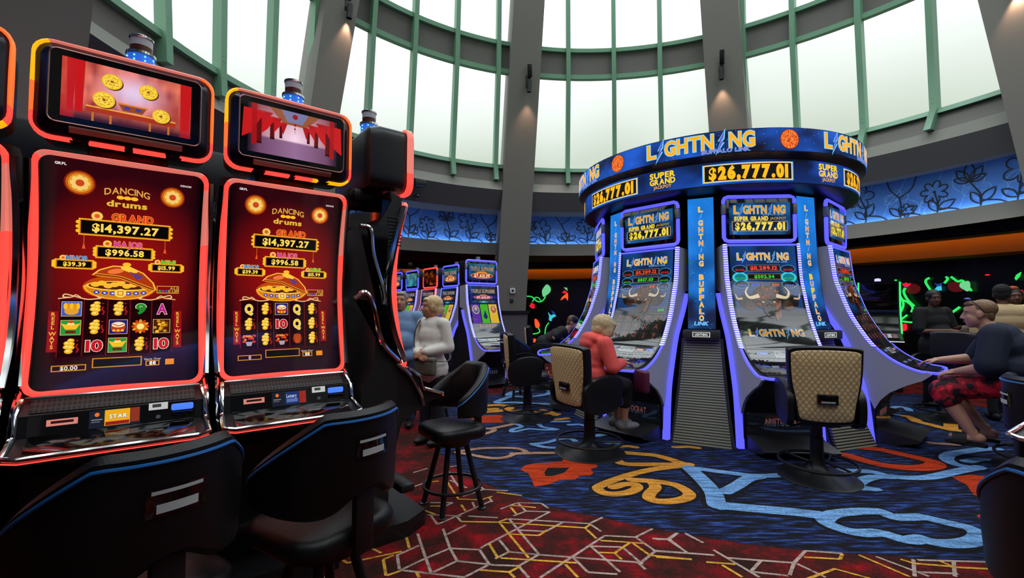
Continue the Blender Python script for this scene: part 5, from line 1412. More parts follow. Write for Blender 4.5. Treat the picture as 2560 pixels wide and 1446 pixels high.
cv.build('lower_display', lambda u, v, l: ((SR2 - .008 + .0012 * l) * sin(u / SR2), -(SR2 - .008 + .0012 * l) * cos(u / SR2), 2.78 + v), SIGN, sign)
# ------------------------------------------------------------------ row of machines under the blue panel, behind the couple
SCL = .88
tr = lightning('striped screen machine at the near end of the row, beside the grey column', 't', '$7,621.39', group='slot machine row behind the couple')
tr.scale = (SCL,) * 3; tr.location = (-.62, 8.95, 0); tr.rotation_euler.z = radians(34)
t2 = lightning('machine with red lit edges and a fiery upper screen behind the woman in white', 't', '$7,484.77', 'f', group='slot machine row behind the couple', red=True)
t2.scale = (SCL,) * 3; t2.location = (-1.85, 10.65, 0); t2.rotation_euler.z = radians(-53)
for (x, y), l, src in (((-1.28, 9.95), 'striped screen machine just behind the woman in white, right of the red lit one', tr), ((-2.42, 11.35), 'striped screen machine with a teal upper screen between the couple', None), ((-2.98, 12.05), 'machine behind the man in the blue shirt, farthest of its row', tr)):
    if src is None:
        o = lightning(l, 't', '$7,613.35', 'w', group='slot machine row behind the couple'); o.scale = (SCL,) * 3; o.location = (x, y, 0); o.rotation_euler.z = radians(-53)
    else: o = dup(src, (x, y, 0), radians(-53), l)
# ================================================================== seats
def pad(b, cx, cy, z0, z1, wx, wy, r, M=None, crown=.02):
    """upholstered cushion with a rounded outline and a crowned top"""
    pr = rrect(-wx / 2, -wy / 2, wx / 2, wy / 2, r, 6); lo = []
    for sc, z in ((.86, z0), (.97, z0 + .012), (1.0, z0 + .3 * (z1 - z0)), (1.0, z0 + .65 * (z1 - z0)), (.96, z1 - .012), (.88, z1), (.5, z1 + crown * .8), (.1, z1 + crown)):
        lo.append([(cx + x * sc, cy + y * sc, z) for x, y in pr])
    return b.loft(lo, True, M)
TAN = mat('tan_quilted_leather', S(206, 176, 126), 0.5)
def quilt():
    n = TAN.node_tree; bs = n.nodes['Principled BSDF']; tc = n.nodes.new('ShaderNodeTexCoord'); sp = n.nodes.new('ShaderNodeSeparateXYZ'); n.links.new(tc.outputs['Object'], sp.inputs[0])
    def M_(op, a, b=None):
        q = n.nodes.new('ShaderNodeMath'); q.operation = op
        for i, v in enumerate((a, b)):
            if v is None: continue
            if isinstance(v, (int, float)): q.inputs[i].default_value = v
            else: n.links.new(v, q.inputs[i])
        return q.outputs[0]
    X, Z = sp.outputs['X'], sp.outputs['Z']
    u = M_('ADD', M_('MULTIPLY', X, 22.0), M_('MULTIPLY', Z, 18.0)); v = M_('SUBTRACT', M_('MULTIPLY', X, 22.0), M_('MULTIPLY', Z, 18.0))
    pu, pv = M_('PINGPONG', u, .5), M_('PINGPONG', v, .5)
    d1_, d2_ = M_('MINIMUM', pu, M_('ABSOLUTE', M_('SUBTRACT', pu, .09))), M_('MINIMUM', pv, M_('ABSOLUTE', M_('SUBTRACT', pv, .09)))
    e_ = M_('MINIMUM', d1_, d2_); r = n.nodes.new('ShaderNodeValToRGB')
    r.color_ramp.elements[0].position = .0; r.color_ramp.elements[0].color = (*S(128, 102, 66), 1); r.color_ramp.elements[1].position = .045; r.color_ramp.elements[1].color = (*S(222, 192, 140), 1)
    n.links.new(e_, r.inputs['Fac']); n.links.new(r.outputs[0], bs.inputs['Base Color'])
    bp = n.nodes.new('ShaderNodeBump'); bp.inputs['Strength'].default_value = .35; bp.inputs['Distance'].default_value = .012
    h = M_('POWER', M_('MINIMUM', pu, pv), .5); n.links.new(h, bp.inputs['Height']); n.links.new(bp.outputs[0], bs.inputs['Normal'])
quilt()
BARG = mat('grey_bar', S(150, 152, 152), .35)
def tan_chair(label, group='pedestal chairs round the blue lit machines', z=0):
    """front faces -Y; the quilted back is on the +Y side"""
    t = thing('pedestal_chair', label, 'chair', group=group)
    b = MB(); b.lathe([(0, 0), (.335, 0), (.345, .006), (.33, .014), (.22, .032), (.10, .07), (.062, .12), (.055, .2), (0, .2)], 48); b.build('base_disc', STEELB, t)
    b = MB(); b.lathe([(0, .1), (.055, .1), (.055, .34), (.05, .345), (.05, .5), (0, .5)], 24); b.build('pole', STEELB, t)
    b = MB(); R_ = .315; b.tube([(R_ * cos(a), R_ * sin(a), .13) for a in [2 * pi * k / 40 for k in range(40)]], .013, 8, True)
    for a in (0, pi):
        b.tube(cr_pts([(cos(a + s) * r, sin(a + s) * r, .13) for s, r in ((-.9, R_), (-.7, .19), (-.35, .085), (0, .06), (.35, .085), (.7, .19), (.9, R_))], 4), .010, 6)
    b.build('foot_ring', STEELB, t)
    b = MB(); b.box((0, 0, .475), (.30, .30, .04), .01); b.tube([(.12, .05, .455), (.26, .16, .45)], .008, 6); b.build('seat_mount', STEELB, t)
    b = MB(); pad(b, 0, -.02, .49, .60, .50, .50, .10); b.build('seat', LEATHER, t)
    # back: black shell with front cushion, quilted tan panel set in behind
    def outline(sc=1.0, dz=0.0):
        pts = [(-.228, .53), (-.25, .66), (-.285, .85), (-.295, 1.06), (-.285, 1.10), (-.20, 1.118), (0, 1.125), (.20, 1.118), (.285, 1.10), (.295, 1.06), (.285, .85), (.25, .66), (.228, .53), (.18, .50), (0, .49), (-.18, .50)]
        c = Vector((0, .78)); return [((p[0]) * sc, c.y + (p[1] - c.y) * sc + dz) for p in [(q.x, q.y) for q in cr_pts([(x, z_, 0) for x, z_ in pts], 3, True)]]
    def ysh(x, z_): return .225 + .11 * max(0, (z_ - .6)) ** 1.0 * .75 - .35 * x * x
    def sheet(pts, y): return [(x, ysh(x, z_) + y, z_) for x, z_ in pts]
    b = MB(); b.loft([sheet(outline(.80), -.055), sheet(outline(.95), -.05), sheet(outline(1.0), -.03), sheet(outline(1.0), .02), sheet(outline(.97), .035), sheet(outline(.93), .036)]); b.build('back_shell', LEATHER, t)
    b = MB(); o1 = outline(.93, .0); fr_ = lambda k, y: sheet([(x * k, .78 + (z_ - .78) * k * (.985)) for x, z_ in o1], y)
    b.loft([fr_(.99, .034), fr_(.975, .044), fr_(.93, .050), fr_(.6, .052), fr_(.2, .052)]); b.build('quilted_back', TAN, t)
    b = MB(); b.box((0, .29, .70), (.165, .035, .085), .014, Matrix.Rotation(0, 4, 'X')); h_ = b.build('grip_hole', GLOSSB, t)
    b = MB(); b.box((0, .31, .682), (.11, .006, .014), .002); b.build('grip_bar', BARG, t)
    for s in (-1, 1):
        ap = cr_pts([(.26, .70, 0), (.16, .79, 0), (.01, .825, 0), (-.09, .815, 0), (-.16, .77, 0), (-.16, .66, 0), (-.10, .50, 0), (.10, .455, 0), (.24, .50, 0)], 4, True)
        b = MB(); b.loft([[(s * .25, p.x, p.y) for p in ap], [(s * .285, p.x * 1.02, p.y) for p in ap], [(s * .305, p.x, .66 + (p.y - .66) * .97) for p in ap], [(s * .31, p.x * .9, .66 + (p.y - .66) * .85) for p in ap]]); b.build('arm', LEATHER, t)
    return t
def wider(o):
    o.scale = (.90, 1.0, 1.0); return o
def face_az(o, x, y, az):                                    # az: compass direction the sitter looks, 0 = +Y, 90 = +X
    o.location = (x, y, 0); o.rotation_euler.z = pi - radians(az); return o
P1 = on_z(2044, 1194); c1 = face_az(wider(tan_chair('empty tan quilted pedestal chair standing on the pale blue carpet vine')), P1.x, P1.y, 17)
P2 = on_z(1474, 1132)
dup(c1, (P2.x, P2.y, 0), pi - radians(64), 'tan quilted pedestal chair carrying the woman in the coral jacket').scale = (1.04, 1.0, .96)
P3 = on_z(1328, 1046)
dup(c1, (P3.x - .05, P3.y - .04, 0), pi - radians(86), 'empty tan quilted pedestal chair by the grey column, seen edge on')
P4 = on_z(2322, 1046)
dup(c1, (P4.x + .15, P4.y - .05, 0), pi - radians(-104), 'empty charcoal pedestal chair between the man in navy and the standing woman')
MANC = (4.62, 4.16)
dup(c1, (MANC[0] + .06, MANC[1] - .067, 0), pi - radians(-42), 'pedestal chair under the man in the navy shirt').scale = (1.3, 1.0, 1.0)
CAPC = (.54, 8.36)
dup(c1, (CAPC[0], CAPC[1], 0), pi - radians(96), 'dark pedestal chair of the man in the cap')
# ------------------------------------------------------------------ black stools with blue piping
def stool(label):
    """front faces -Y"""
    t = thing('slot_stool', label, 'stool', group='black stools with blue piping')
    b = MB(); pad(b, 0, -.01, .52, .61, .46, .44, .11); b.build('seat', LEATHER, t)
    b = MB(); b.lathe([(0, .46), (.13, .46), (.15, .50), (.16, .525), (0, .525)], 28); b.build('swivel', STEELB, t)
    for k in range(4):
        a = pi / 4 + k * pi / 2; c_, s_ = cos(a), sin(a)
        b = MB(); b.tube([(c_ * .10, s_ * .10, .49), (c_ * .235, s_ * .235, .012)], .021, 10); b.lathe([(0, 0), (.034, 0), (.034, .008), (.024, .014), (0, .014)], 16, (c_ * .238, s_ * .238, 0)); b.build('leg', STEELB, t)
    b = MB(); b.tube([(.222 * cos(q), .222 * sin(q), .16) for q in [2 * pi * k / 40 for k in range(40)]], .012, 8, True); b.build('foot_ring', STEELB, t)
    # wrap-round back
    n = 40; AM = radians(102)
    def top(a): q = abs(a) / AM; return 1.05 if q < .34 else 1.05 - .235 * ((q - .34) / .66) ** 1.05
    def bot(a): q = abs(a) / AM; return .70 - .05 * (1 - q) + (.10 * math.exp(-(a / .42) ** 2))
    R0x, R0y = .252, .272
    def P(a, d, z): rr = 1.0 + (z - .62) * .10; return (sin(a) * (R0x * rr + d), cos(a) * (R0y * rr + d) - .03, z)
    b = MB(); lo = []
    for i in range(n + 1):
        a = -AM + 2 * AM * i / n; zt, zb = top(a), bot(a); e_ = min(1, (AM - abs(a)) / .16 + .25); h = .042 * e_
        lo.append([P(a, -h * .8, zb + .03), P(a, -h, zb + .3 * (zt - zb)), P(a, -h, zb + .7 * (zt - zb)), P(a, -h * .9, zt - .03), P(a, -h * .4, zt - .004), P(a, h * .1, zt), P(a, h * .55, zt - .018), P(a, h * .62, zt - .05), P(a, h * .7, zb + .5 * (zt - zb)), P(a, h * .6, zb + .02), P(a, 0, zb)])
    b.loft(lo); b.build('back', LEATHER, t)
    b = MB(); b.tube([P(-AM + 2 * AM * i / n, .042 * min(1, (AM - abs(-AM + 2 * AM * i / n)) / .16 + .25) * .66, top(-AM + 2 * AM * i / n) - .034) for i in range(n + 1)], .0055, 6); b.build('piping', PIPING, t)
    b = MB(); b.box((0, .225, .63), (.085, .03, .24), .008); b.build('back_post', STEELB, t)
    sl = MB(); sl.grid(lambda u, v: P((u - .5) * .50, .031, .875 + v * .075), 10, 4); sl.build('grip_recess', GLOSSB, t)
    for z0, h in ((.935, .010), (.885, .024)):  # pale strips paint in the bright floor seen through the slot
        b = MB(); b.grid(lambda u, v: P((u - .5) * (.42 if z0 > .9 else .34), .0335, z0 + v * h), 10, 2); b.build('grip_gap', mat('grip_light_grey', S(196, 200, 200), .5), t)
    return t
st = face_az(stool('black blue piped stool nearest the palace screen machine'), -.75, 1.88, -58)
for x, y, az, l in ((-1.135, 1.41, -58, 'black blue piped stool in front of the coin screen machine, cut by the bottom edge'),
                    (-.43, 3.385, 236, 'black blue piped stool at the end of the bank, on the red carpet, seat showing'),
                    (3.04, 2.50, 122, 'black blue piped stool at the right edge, beside a chrome deck corner'),
                    (1.53, 1.14, 62, 'black blue piped stool in the lower right corner, nearest the viewer'),
                    (-1.05, 6.0, 235, 'black stool behind the man in the blue shirt, before the far machines'),
                    (.08, 7.45, 60, 'black blue piped stool by the grey column wainscot, behind the edge-on tan chair'),
                    (5.05, 7.35, 120, 'black blue piped stool behind the charcoal chair, left of the standing woman')):
    q = dup(st, (x, y, 0), pi - radians(az), l)
    if az == 236: q.scale = (.93, .93, .97)
# ================================================================== people
def cap_mesh(bm_v, bm_f, a, ra, b_, rb, n=10, m=4):
    a, b_ = Vector(a), Vector(b_); d = b_ - a; L = d.length
    t = d.normalized() if L > 1e-6 else Vector((0, 0, 1))
    u = t.orthogonal().normalized(); w = t.cross(u)
    rings = []
    for k in range(m + 1): q = pi / 2 * k / m; rings.append((a - t * (ra * cos(q)), ra * sin(q)))
    for k in range(m + 1): q = pi / 2 * k / m; rings.append((b_ + t * (rb * sin(q)), rb * cos(q)))
    base = len(bm_v)
    for c, r in rings:
        for k in range(n):
            an = 2 * pi * k / n; bm_v.append(tuple(c + u * (max(r, 1e-4) * cos(an)) + w * (max(r, 1e-4) * sin(an))))
    for i in range(len(rings) - 1):
        for k in range(n): bm_f.append([base + i * n + k, base + i * n + (k + 1) % n, base + (i + 1) * n + (k + 1) % n, base + (i + 1) * n + k])
    bm_f.append([base + k for k in range(n)][::-1]); bm_f.append([base + (len(rings) - 1) * n + k for k in range(n)])
def ell_mesh(V, Fc, c, ax, n=14, m=8):
    base = len(V); c = Vector(c)
    for i in range(m + 1):
        q = pi * i / m
        for k in range(n):
            a = 2 * pi * k / n; s_ = max(sin(q), 1e-3)
            V.append(tuple(c + ax[0] * (s_ * cos(a)) + ax[1] * (s_ * sin(a)) + ax[2] * cos(q)))
    for i in range(m):
        for k in range(n): Fc.append([base + i * n + k, base + (i + 1) * n + k, base + (i + 1) * n + (k + 1) % n, base + i * n + (k + 1) % n])
    Fc.append([base + k for k in range(n)]); Fc.append([base + m * n + k for k in range(n)][::-1])
def blob(name, prims, m, parent, vox=.009, sm=4, grow=0.0, label=None):
    """one continuous skin over a set of rounded pieces"""
    V, Fc = [], []
    for p in prims:
        if p[0] == 'c': cap_mesh(V, Fc, p[1], p[2] + grow, p[3], p[4] + grow)
        else: ell_mesh(V, Fc, p[1], [a * ((a.length + grow) / a.length) for a in p[2]])
    me = bpy.data.meshes.new('tmp'); me.from_pydata(V, [], Fc)
    bm = bmesh.new(); bm.from_mesh(me); bmesh.ops.recalc_face_normals(bm, faces=bm.faces); bm.to_mesh(me); bm.free()
    o = bpy.data.objects.new(name, me); COL.objects.link(o)
    r = o.modifiers.new('r', 'REMESH'); r.mode = 'VOXEL'; r.voxel_size = vox
    s_ = o.modifiers.new('s', 'SMOOTH'); s_.factor = .5; s_.iterations = sm
    bpy.context.view_layer.update()
    me2 = bpy.data.meshes.new_from_object(o.evaluated_get(bpy.context.evaluated_depsgraph_get()))
    o.modifiers.clear(); o.data = me2; bpy.data.meshes.remove(me); me2.name = name
    me2.materials.clear(); me2.materials.append(m); me2.polygons.foreach_set('use_smooth', [True] * len(me2.polygons))
    if parent: o.parent = parent; o.matrix_parent_inverse = Matrix.Translation(-parent.location)
    if label: o['label'] = label
    return o
def skin(name, c): return mat(name, c, .5, noise=(9, .08))
def cloth(name, c, v=.10, sc=14): return mat(name, c, .85, noise=(sc, v), bump=(30, .25))
EYEW, EYED = mat('eye_white', S(168, 160, 152), .35), mat('eye_iris', S(40, 30, 24), .2)
class Fig:
    """figure frame: (f, s, z) = forward, to its left, up"""
    def __init__(q, x, y, az, hz=None):
        a = radians(az); q.o = Vector((x, y, 0)); q.f = Vector((sin(a), cos(a), 0)); q.l = Vector((-cos(a), sin(a), 0)); q.u = Vector((0, 0, 1))
    def P(q, f, s, z): return q.o + q.f * f + q.l * s + q.u * z
def head_frame(az, tilt=0.0, roll=0.0):
    a = radians(az); f = Vector((sin(a), cos(a), 0)); l = Vector((-cos(a), sin(a), 0)); u = Vector((0, 0, 1)); t = radians(tilt)
    f2 = f * cos(t) - u * sin(t); u2 = u * cos(t) + f * sin(t)
    return f2, l, u2
def head_prims(c, fr, k=1.0, nose=1.0, jowl=1.0):
    f, l, u = fr; E_ = lambda a, b_, d, rl, rf, ru: ('e', c + (f * a + l * b_ + u * d) * k, [l * (rl * k), f * (rf * k), u * (ru * k)])
    P = lambda a, b_, d: c + (f * a + l * b_ + u * d) * k
    pr = [E_(-.012, 0, .025, .077, .097, .088), E_(.02, 0, -.045, .062 * jowl, .074, .070), E_(.052, 0, -.088, .034 * jowl, .034, .026), E_(.066, 0, .038, .050, .024, .030), E_(.055, 0, -.02, .052, .035, .05),
          ('c', P(.088, 0, .012), .009 * k, P(.106 * nose, 0, -.026), .013 * k), E_(.096, .012, -.030, .009, .011, .008), E_(.096, -.012, -.030, .009, .011, .008), E_(.080, 0, -.060, .024, .014, .012)]
    for s in (-1, 1):
        pr += [E_(-.004, s * .078, -.008, .011, .022, .032), E_(.058, s * .036, -.028, .024, .024, .024), E_(.076, s * .030, .026, .022, .012, .008)]
    return pr
def face_bits(parent, c, fr, k=1.0, lip=None, browc=None):
    f, l, u = fr; P = lambda a, b_, d: c + (f * a + l * b_ + u * d) * k - parent.location
    for s in (-1, 1):
        b = MB(); b.use(EYEW); b.ball(P(.0712, s * .031, .004), (.0112 * k, .0112 * k, .0085 * k), 10, 6); b.use(EYED); b.ball(P(.0770, s * .031, .004), .0062 * k, 8, 6); b.build('eye', None, parent)
        if browc: b = MB(); b.tube([P(.083, s * .014, .026), P(.086, s * .03, .032), P(.074, s * .05, .026)], [.004 * k, .005 * k, .003 * k], 6); b.build('eyebrow', browc, parent)
    if lip: b = MB(); b.tube([P(.083, .022, -.062), P(.093, .008, -.058), P(.094, 0, -.059), P(.093, -.008, -.058), P(.083, -.022, -.062)], [.003 * k, .0055 * k, .006 * k, .0055 * k, .003 * k], 6); b.build('mouth', lip, parent)
def hand_prims(w, d, nrm, side, curl=.35, k=1.0):
    """w wrist, d along the palm, nrm out of the back of the hand, side +1 when the thumb leaves along d x nrm"""
    d = Vector(d).normalized(); nrm = (Vector(nrm) - d * Vector(nrm).dot(d)).normalized(); x = d.cross(nrm) * side
    pr = [('e', w + d * (.045 * k), [x * (.040 * k), d * (.052 * k), nrm * (.015 * k)]), ('c', w, .026 * k, w + d * (.03 * k), .026 * k)]
    for i, (o, L) in enumerate(((.030, .070), (.010, .080), (-.010, .075), (-.029, .058))):
        p0 = w + d * (.085 * k) + x * (o * k); c1_ = curl * (.8 + .15 * i); d1 = d * cos(c1_) - nrm * sin(c1_); p1 = p0 + d1 * (L * .45 * k); c2_ = c1_ * 2.0; d2 = d * cos(c2_) - nrm * sin(c2_); p2 = p1 + d2 * (L * .32 * k); c3 = c1_ * 2.7; p3 = p2 + (d * cos(c3) - nrm * sin(c3)) * (L * .25 * k)
        pr += [('c', p0 - d * (.03 * k), .0105 * k, p1, .0095 * k), ('c', p1, .0095 * k, p2, .0088 * k), ('c', p2, .0088 * k, p3, .0078 * k)]
    t0 = w + d * (.025 * k) + x * (.030 * k); t1 = t0 + (d * .6 + x * .7 - nrm * .25).normalized() * (.042 * k); t2 = t1 + (d * .9 + x * .25 - nrm * .3).normalized() * (.032 * k)
    return pr + [('c', t0, .014 * k, t1, .0115 * k), ('c', t1, .0115 * k, t2, .009 * k)]
def torso_prims(F_, pel, chest, neck, w=1.0, dp=1.0, belly=0.0, sh=.175, shz=None):
    """pelvis, chest and neck base points; returns torso pieces"""
    up = (neck - pel).normalized(); fw = (F_.f - up * F_.f.dot(up)).normalized(); l = F_.l
    E_ = lambda c, rs, rf, ru: ('e', c, [l * rs, fw * rf, up * ru])
    mid = pel.lerp(chest, .5)
    return [E_(pel, .165 * w, .120 * dp, .13), E_(mid + fw * (belly * .6), .148 * w, .112 * dp + belly * .6, .15), E_(chest, .160 * w, .115 * dp, .15), E_(chest.lerp(neck, .5), .15 * w, .095 * dp, .12),
            ('c', chest.lerp(neck, .72) + l * (sh - .03), .058, chest.lerp(neck, .72) - l * (sh - .03), .058)]
def limb(a, ra, b_, rb): return ('c', a, ra, b_, rb)
def shoe_prims(an, f, k=1.0):
    f = Vector(f).normalized(); l = Vector((-f.y, f.x, 0)); u = Vector((0, 0, 1)); b0 = Vector((an.x, an.y, an.z - .075))
    return [('e', b0 + f * .06 + u * .035, [f * (.125 * k), l * (.046 * k), u * .036]), ('e', b0 - f * .035 + u * .045, [f * .055, l * .040, u * .045]), ('c', b0 + u * .06, .042, an + u * .02, .040)]
def hair_mat(name, c): return mat(name, c, .6, noise=(40, .35), bump=(90, .6))

def standing(label, x, y, az, Ht, skn, parts, w=1.0, dp=1.0, belly=0.0, haz=None, tilt=0, arms=None, jowl=1.0, hk=1.0, lip=None, brow=None, group=None):
    t = thing('person', label, 'person', (x, y, 0)); F_ = Fig(x, y, az); k = Ht / 1.70
    pel, ch, nk = F_.P(0, 0, .93 * k), F_.P(.01, 0, 1.24 * k), F_.P(-.01, 0, 1.45 * k)
    hc = F_.P(.02, 0, 1.585 * k); fr = head_frame(az if haz is None else haz, tilt)
    sh = .175 * w; S_ = {s: F_.P(-.01, s * sh, 1.385 * k) for s in (1, -1)}
    A = {}
    for s in (1, -1):
        if arms: e_, wr, hd, hn = arms[s](F_, k); A[s] = (S_[s], e_, wr, hd, hn)
        else: A[s] = (S_[s], F_.P(-.03, s * (sh + .055), 1.11 * k), F_.P(.04, s * (sh + .075), .87 * k), (F_.f * .15 - F_.u), F_.l * s)
    Lg = {s: (F_.P(0, s * .088 * w, .90 * k), F_.P(.015, s * .095 * w, .49 * k), F_.P(-.01, s * .10 * w, .085)) for s in (1, -1)}
    tor = torso_prims(F_, pel, ch, nk, w, dp, belly, sh)
    body = tor + head_prims(hc, fr, hk, jowl=jowl) + [limb(nk - F_.u * .05, .060, hc - fr[2] * .06 - fr[0] * .01, .052)]
    for s in (1, -1):
        a, e_, wr, hd, hn = A[s]; body += [limb(a, .052 * w, e_, .040), limb(e_, .040, wr, .027)] + hand_prims(wr, hd, hn, 1 if s > 0 else -1)
        h, kn, an = Lg[s]; body += [limb(h, .082 * w, kn, .052), limb(kn, .054, an, .036)] + shoe_prims(an, F_.f, .9)
    blob('body', body, skn, t, .0085, 3)
    for nm, kind, m in parts:
        if kind == 'tee':
            pr = tor + [limb(A[s][0], .058 * w, A[s][0].lerp(A[s][1], .85), .056 * w) for s in (1, -1)] + [('e', pel - F_.u * .03 + F_.f * belly * .3, [F_.l * (.165 * w), F_.f * (.125 * dp + belly * .4), F_.u * .10])]
            blob(nm, pr, m, t, .012, 9, .012)
        elif kind == 'long':
            pr = tor + [('e', pel - F_.u * .05, [F_.l * (.190 * w), F_.f * (.155 * dp), F_.u * .15])]
            for s in (1, -1): pr += [limb(A[s][0], .058 * w, A[s][1], .05), limb(A[s][1], .05, A[s][2] - Vector(A[s][3]).normalized() * .015, .036)]
            blob(nm, pr, m, t, .011, 9, .013)
        elif kind == 'pants':
            pr = [('e', pel - F_.u * .02, [F_.l * (.165 * w), F_.f * (.12 * dp), F_.u * .11])]
            for s in (1, -1): h, kn, an = Lg[s]; pr += [limb(h, .090 * w, kn, .066), limb(kn, .066, an + F_.u * .03, .056)]
            blob(nm, pr, m, t, .013, 4, .008)
        elif kind == 'shoes':
            for s in (1, -1): blob(nm, shoe_prims(Lg[s][2], F_.f), m, t, .010, 2, .006)
        elif callable(kind): kind(t, F_, hc, fr, hk, A, k)
    face_bits(t, hc, fr, hk, lip, brow)
    return t
def hair_cap(c, fr, k, back=.0, vol=1.0, low=-.02):
    f, l, u = fr; P = lambda a, b_, d: c + (f * a + l * b_ + u * d) * k
    return [('e', P(-.022, 0, .042), [l * (.084 * k * vol), f * (.098 * k * vol), u * (.084 * k * vol)]), ('e', P(-.055, 0, low), [l * (.076 * k * vol), f * (.055 * k * vol), u * (.075 * k)])]
SKF, SKT, SKD = skin('fair_skin', S(196, 146, 122)), skin('tanned_skin', S(186, 132, 104)), skin('brown_skin', S(104, 66, 48))
LIP, LIPD = mat('lips', S(160, 92, 84), .45), mat('lips_dark', S(110, 62, 56), .45)
JEAN, DJEAN = cloth('blue_denim', S(40, 52, 74)), cloth('dark_denim', S(20, 22, 30))
# --- man in the blue shirt
def grey_hair(t, F_, hc, fr, k, A, kk): blob('hair', hair_cap(hc, fr, k, vol=1.02) + [('e', hc + fr[0] * .035 + fr[2] * .085, [fr[1] * .06, fr[0] * .05, fr[2] * .025])], hair_mat('grey_hair', S(128, 122, 114)), t, .008, 2)
standing('man in a blue t-shirt with grey hair, standing half hidden by the end slot machine', -1.35, 5.60, 172, 1.625, SKT,
         [('t_shirt', 'tee', cloth('sky_blue_jersey', S(112, 142, 178))), ('trousers', 'pants', JEAN), ('shoe', 'shoes', BLACKM), ('h', grey_hair, None)], w=1.12, dp=1.1, belly=.05, lip=LIP, brow=hair_mat('grey_brow', S(120, 110, 100)), haz=178)
# --- woman in white with the shoulder bag
def blonde(t, F_, hc, fr, k, A, kk):
    f, l, u = fr; H_ = hair_mat('pale_blond_hair', S(206, 178, 132))
    pr = hair_cap(hc, fr, k, vol=1.06) + [('e', hc + f * .062 + u * .078, [l * .060, f * .028, u * .026]), ('e', hc - f * .11 - u * .02, [l * .035, f * .03, u * .035]), ('c', hc - f * .12 - u * .03, .028, hc - f * .135 - u * .13, .012), ('e', hc - f * .0 + l * .07 + u * .0, [l * .018, f * .035, u * .05]), ('e', hc - l * .07 + u * .0, [l * .018, f * .035, u * .05])]
    blob('hair', pr, H_, t, .008, 2)
def bag(t, F_, hc, fr, k, A, kk):
    c = F_.P(.175, .06, .92 * kk) - t.location; M = Matrix.Translation(c) @ Matrix.Rotation(atan2(F_.l.y, F_.l.x), 4, 'Z'); BG = mat('grey_green_bag', S(92, 88, 76), .7, noise=(12, .1))
    b = MB(); b.box((0, 0, 0), (.26, .08, .19), .03, M, 4); o = b.build('shoulder_bag', BG, t)
    b = MB(); b.box((0, 0, .065), (.262, .086, .05), .02, M, 3); b.build('bag_flap', BG, o)
    q = lambda f, s, z: F_.P(f, s, z * kk) - t.location
    b = MB(); b.tube(cr_pts([q(.16, -.06, .99), q(.155, -.11, 1.12), q(.14, -.13, 1.26), q(.08, -.13, 1.40), q(.0, -.125, 1.452), q(-.08, -.10, 1.40), q(-.13, 0, 1.2), q(-.13, .12, 1.05), q(-.02, .2, .97), q(.13, .17, .97)], 4), .011, 6, flat=.4); b.build('bag_strap', mat('dark_strap', S(60, 56, 50), .6), t)
wa_ = {s: (lambda F_, k, s=s: (F_.P(-.02, s * .205, 1.12 * k), F_.P(.19, s * .05 + .02, 1.06 * k + (.015 if s > 0 else 0)), F_.f * .35 - F_.l * s * .8 - F_.u * .25, F_.f * .8 + F_.u * .5)) for s in (1, -1)}
standing('woman in a white long sleeved top with a grey shoulder bag, hands clasped', -.845, 4.92, 212, 1.545, SKT,
         [('long_sleeve_top', 'long', cloth('white_knit', S(216, 212, 204), .05)), ('jeans', 'pants', DJEAN), ('shoe', 'shoes', BLACKM), ('h', blonde, None), ('b', bag, None)], w=.88, dp=1.0, belly=.02, haz=248, arms=wa_, lip=LIP, brow=hair_mat('fair_brow', S(170, 140, 100)))
# --- woman in black holding a paper
def black_hair(t, F_, hc, fr, k, A, kk): blob('hair', hair_cap(hc, fr, k, vol=1.06, low=.0), hair_mat('black_hair', S(20, 17, 16)), t, .008, 2)
def paper(t, F_, hc, fr, k, A, kk):
    p = F_.P(.36, .10, 1.145 * kk) - t.location; M = Matrix.Translation(p) @ Matrix.Rotation(atan2(F_.l.y, F_.l.x) + .15, 4, 'Z') @ Matrix.Rotation(.5, 4, 'X') @ Matrix.Rotation(.25, 4, 'Y')
    b = MB(); b.box((0, 0, 0), (.17, .003, .085), .001, M); b.build('paper_slip', mat('white_paper', S(220, 222, 220), .7), t, label='white paper slip in her hand')
    c = F_.P(.16, .26, 1.02 * kk) - t.location; b = MB(); b.box((0, 0, 0), (.16, .10, .22), .04, Matrix.Translation(c) @ Matrix.Rotation(.4, 4, 'Z'), 3); b.build('handbag', mat('dark_red_bag', S(60, 14, 24), .5), t)
pa = {1: lambda F_, k: (F_.P(.03, .27, 1.12 * k), F_.P(.25, .21, 1.17 * k), F_.f * .5 - F_.l * .5 + F_.u * .1, F_.u + F_.l * .4), -1: lambda F_, k: (F_.P(.04, -.27, 1.10 * k), F_.P(.27, -.06, 1.12 * k), F_.f * .45 + F_.l * .9 + F_.u * .02, F_.u + F_.f * .6)}
standing('woman in a black t-shirt holding a white slip before the neon wall', 6.17, 6.75, 176, 1.69, SKD, [('t_shirt', 'tee', cloth('black_jersey', S(18, 18, 20))), ('trousers', 'pants', cloth('black_twill', S(14, 14, 16))), ('shoe', 'shoes', BLACKM), ('h', black_hair, None), ('p', paper, None)], w=1.18, dp=1.2, belly=.05, haz=200, tilt=8, arms=pa, lip=LIPD, brow=hair_mat('black_brow', S(18, 15, 14)))
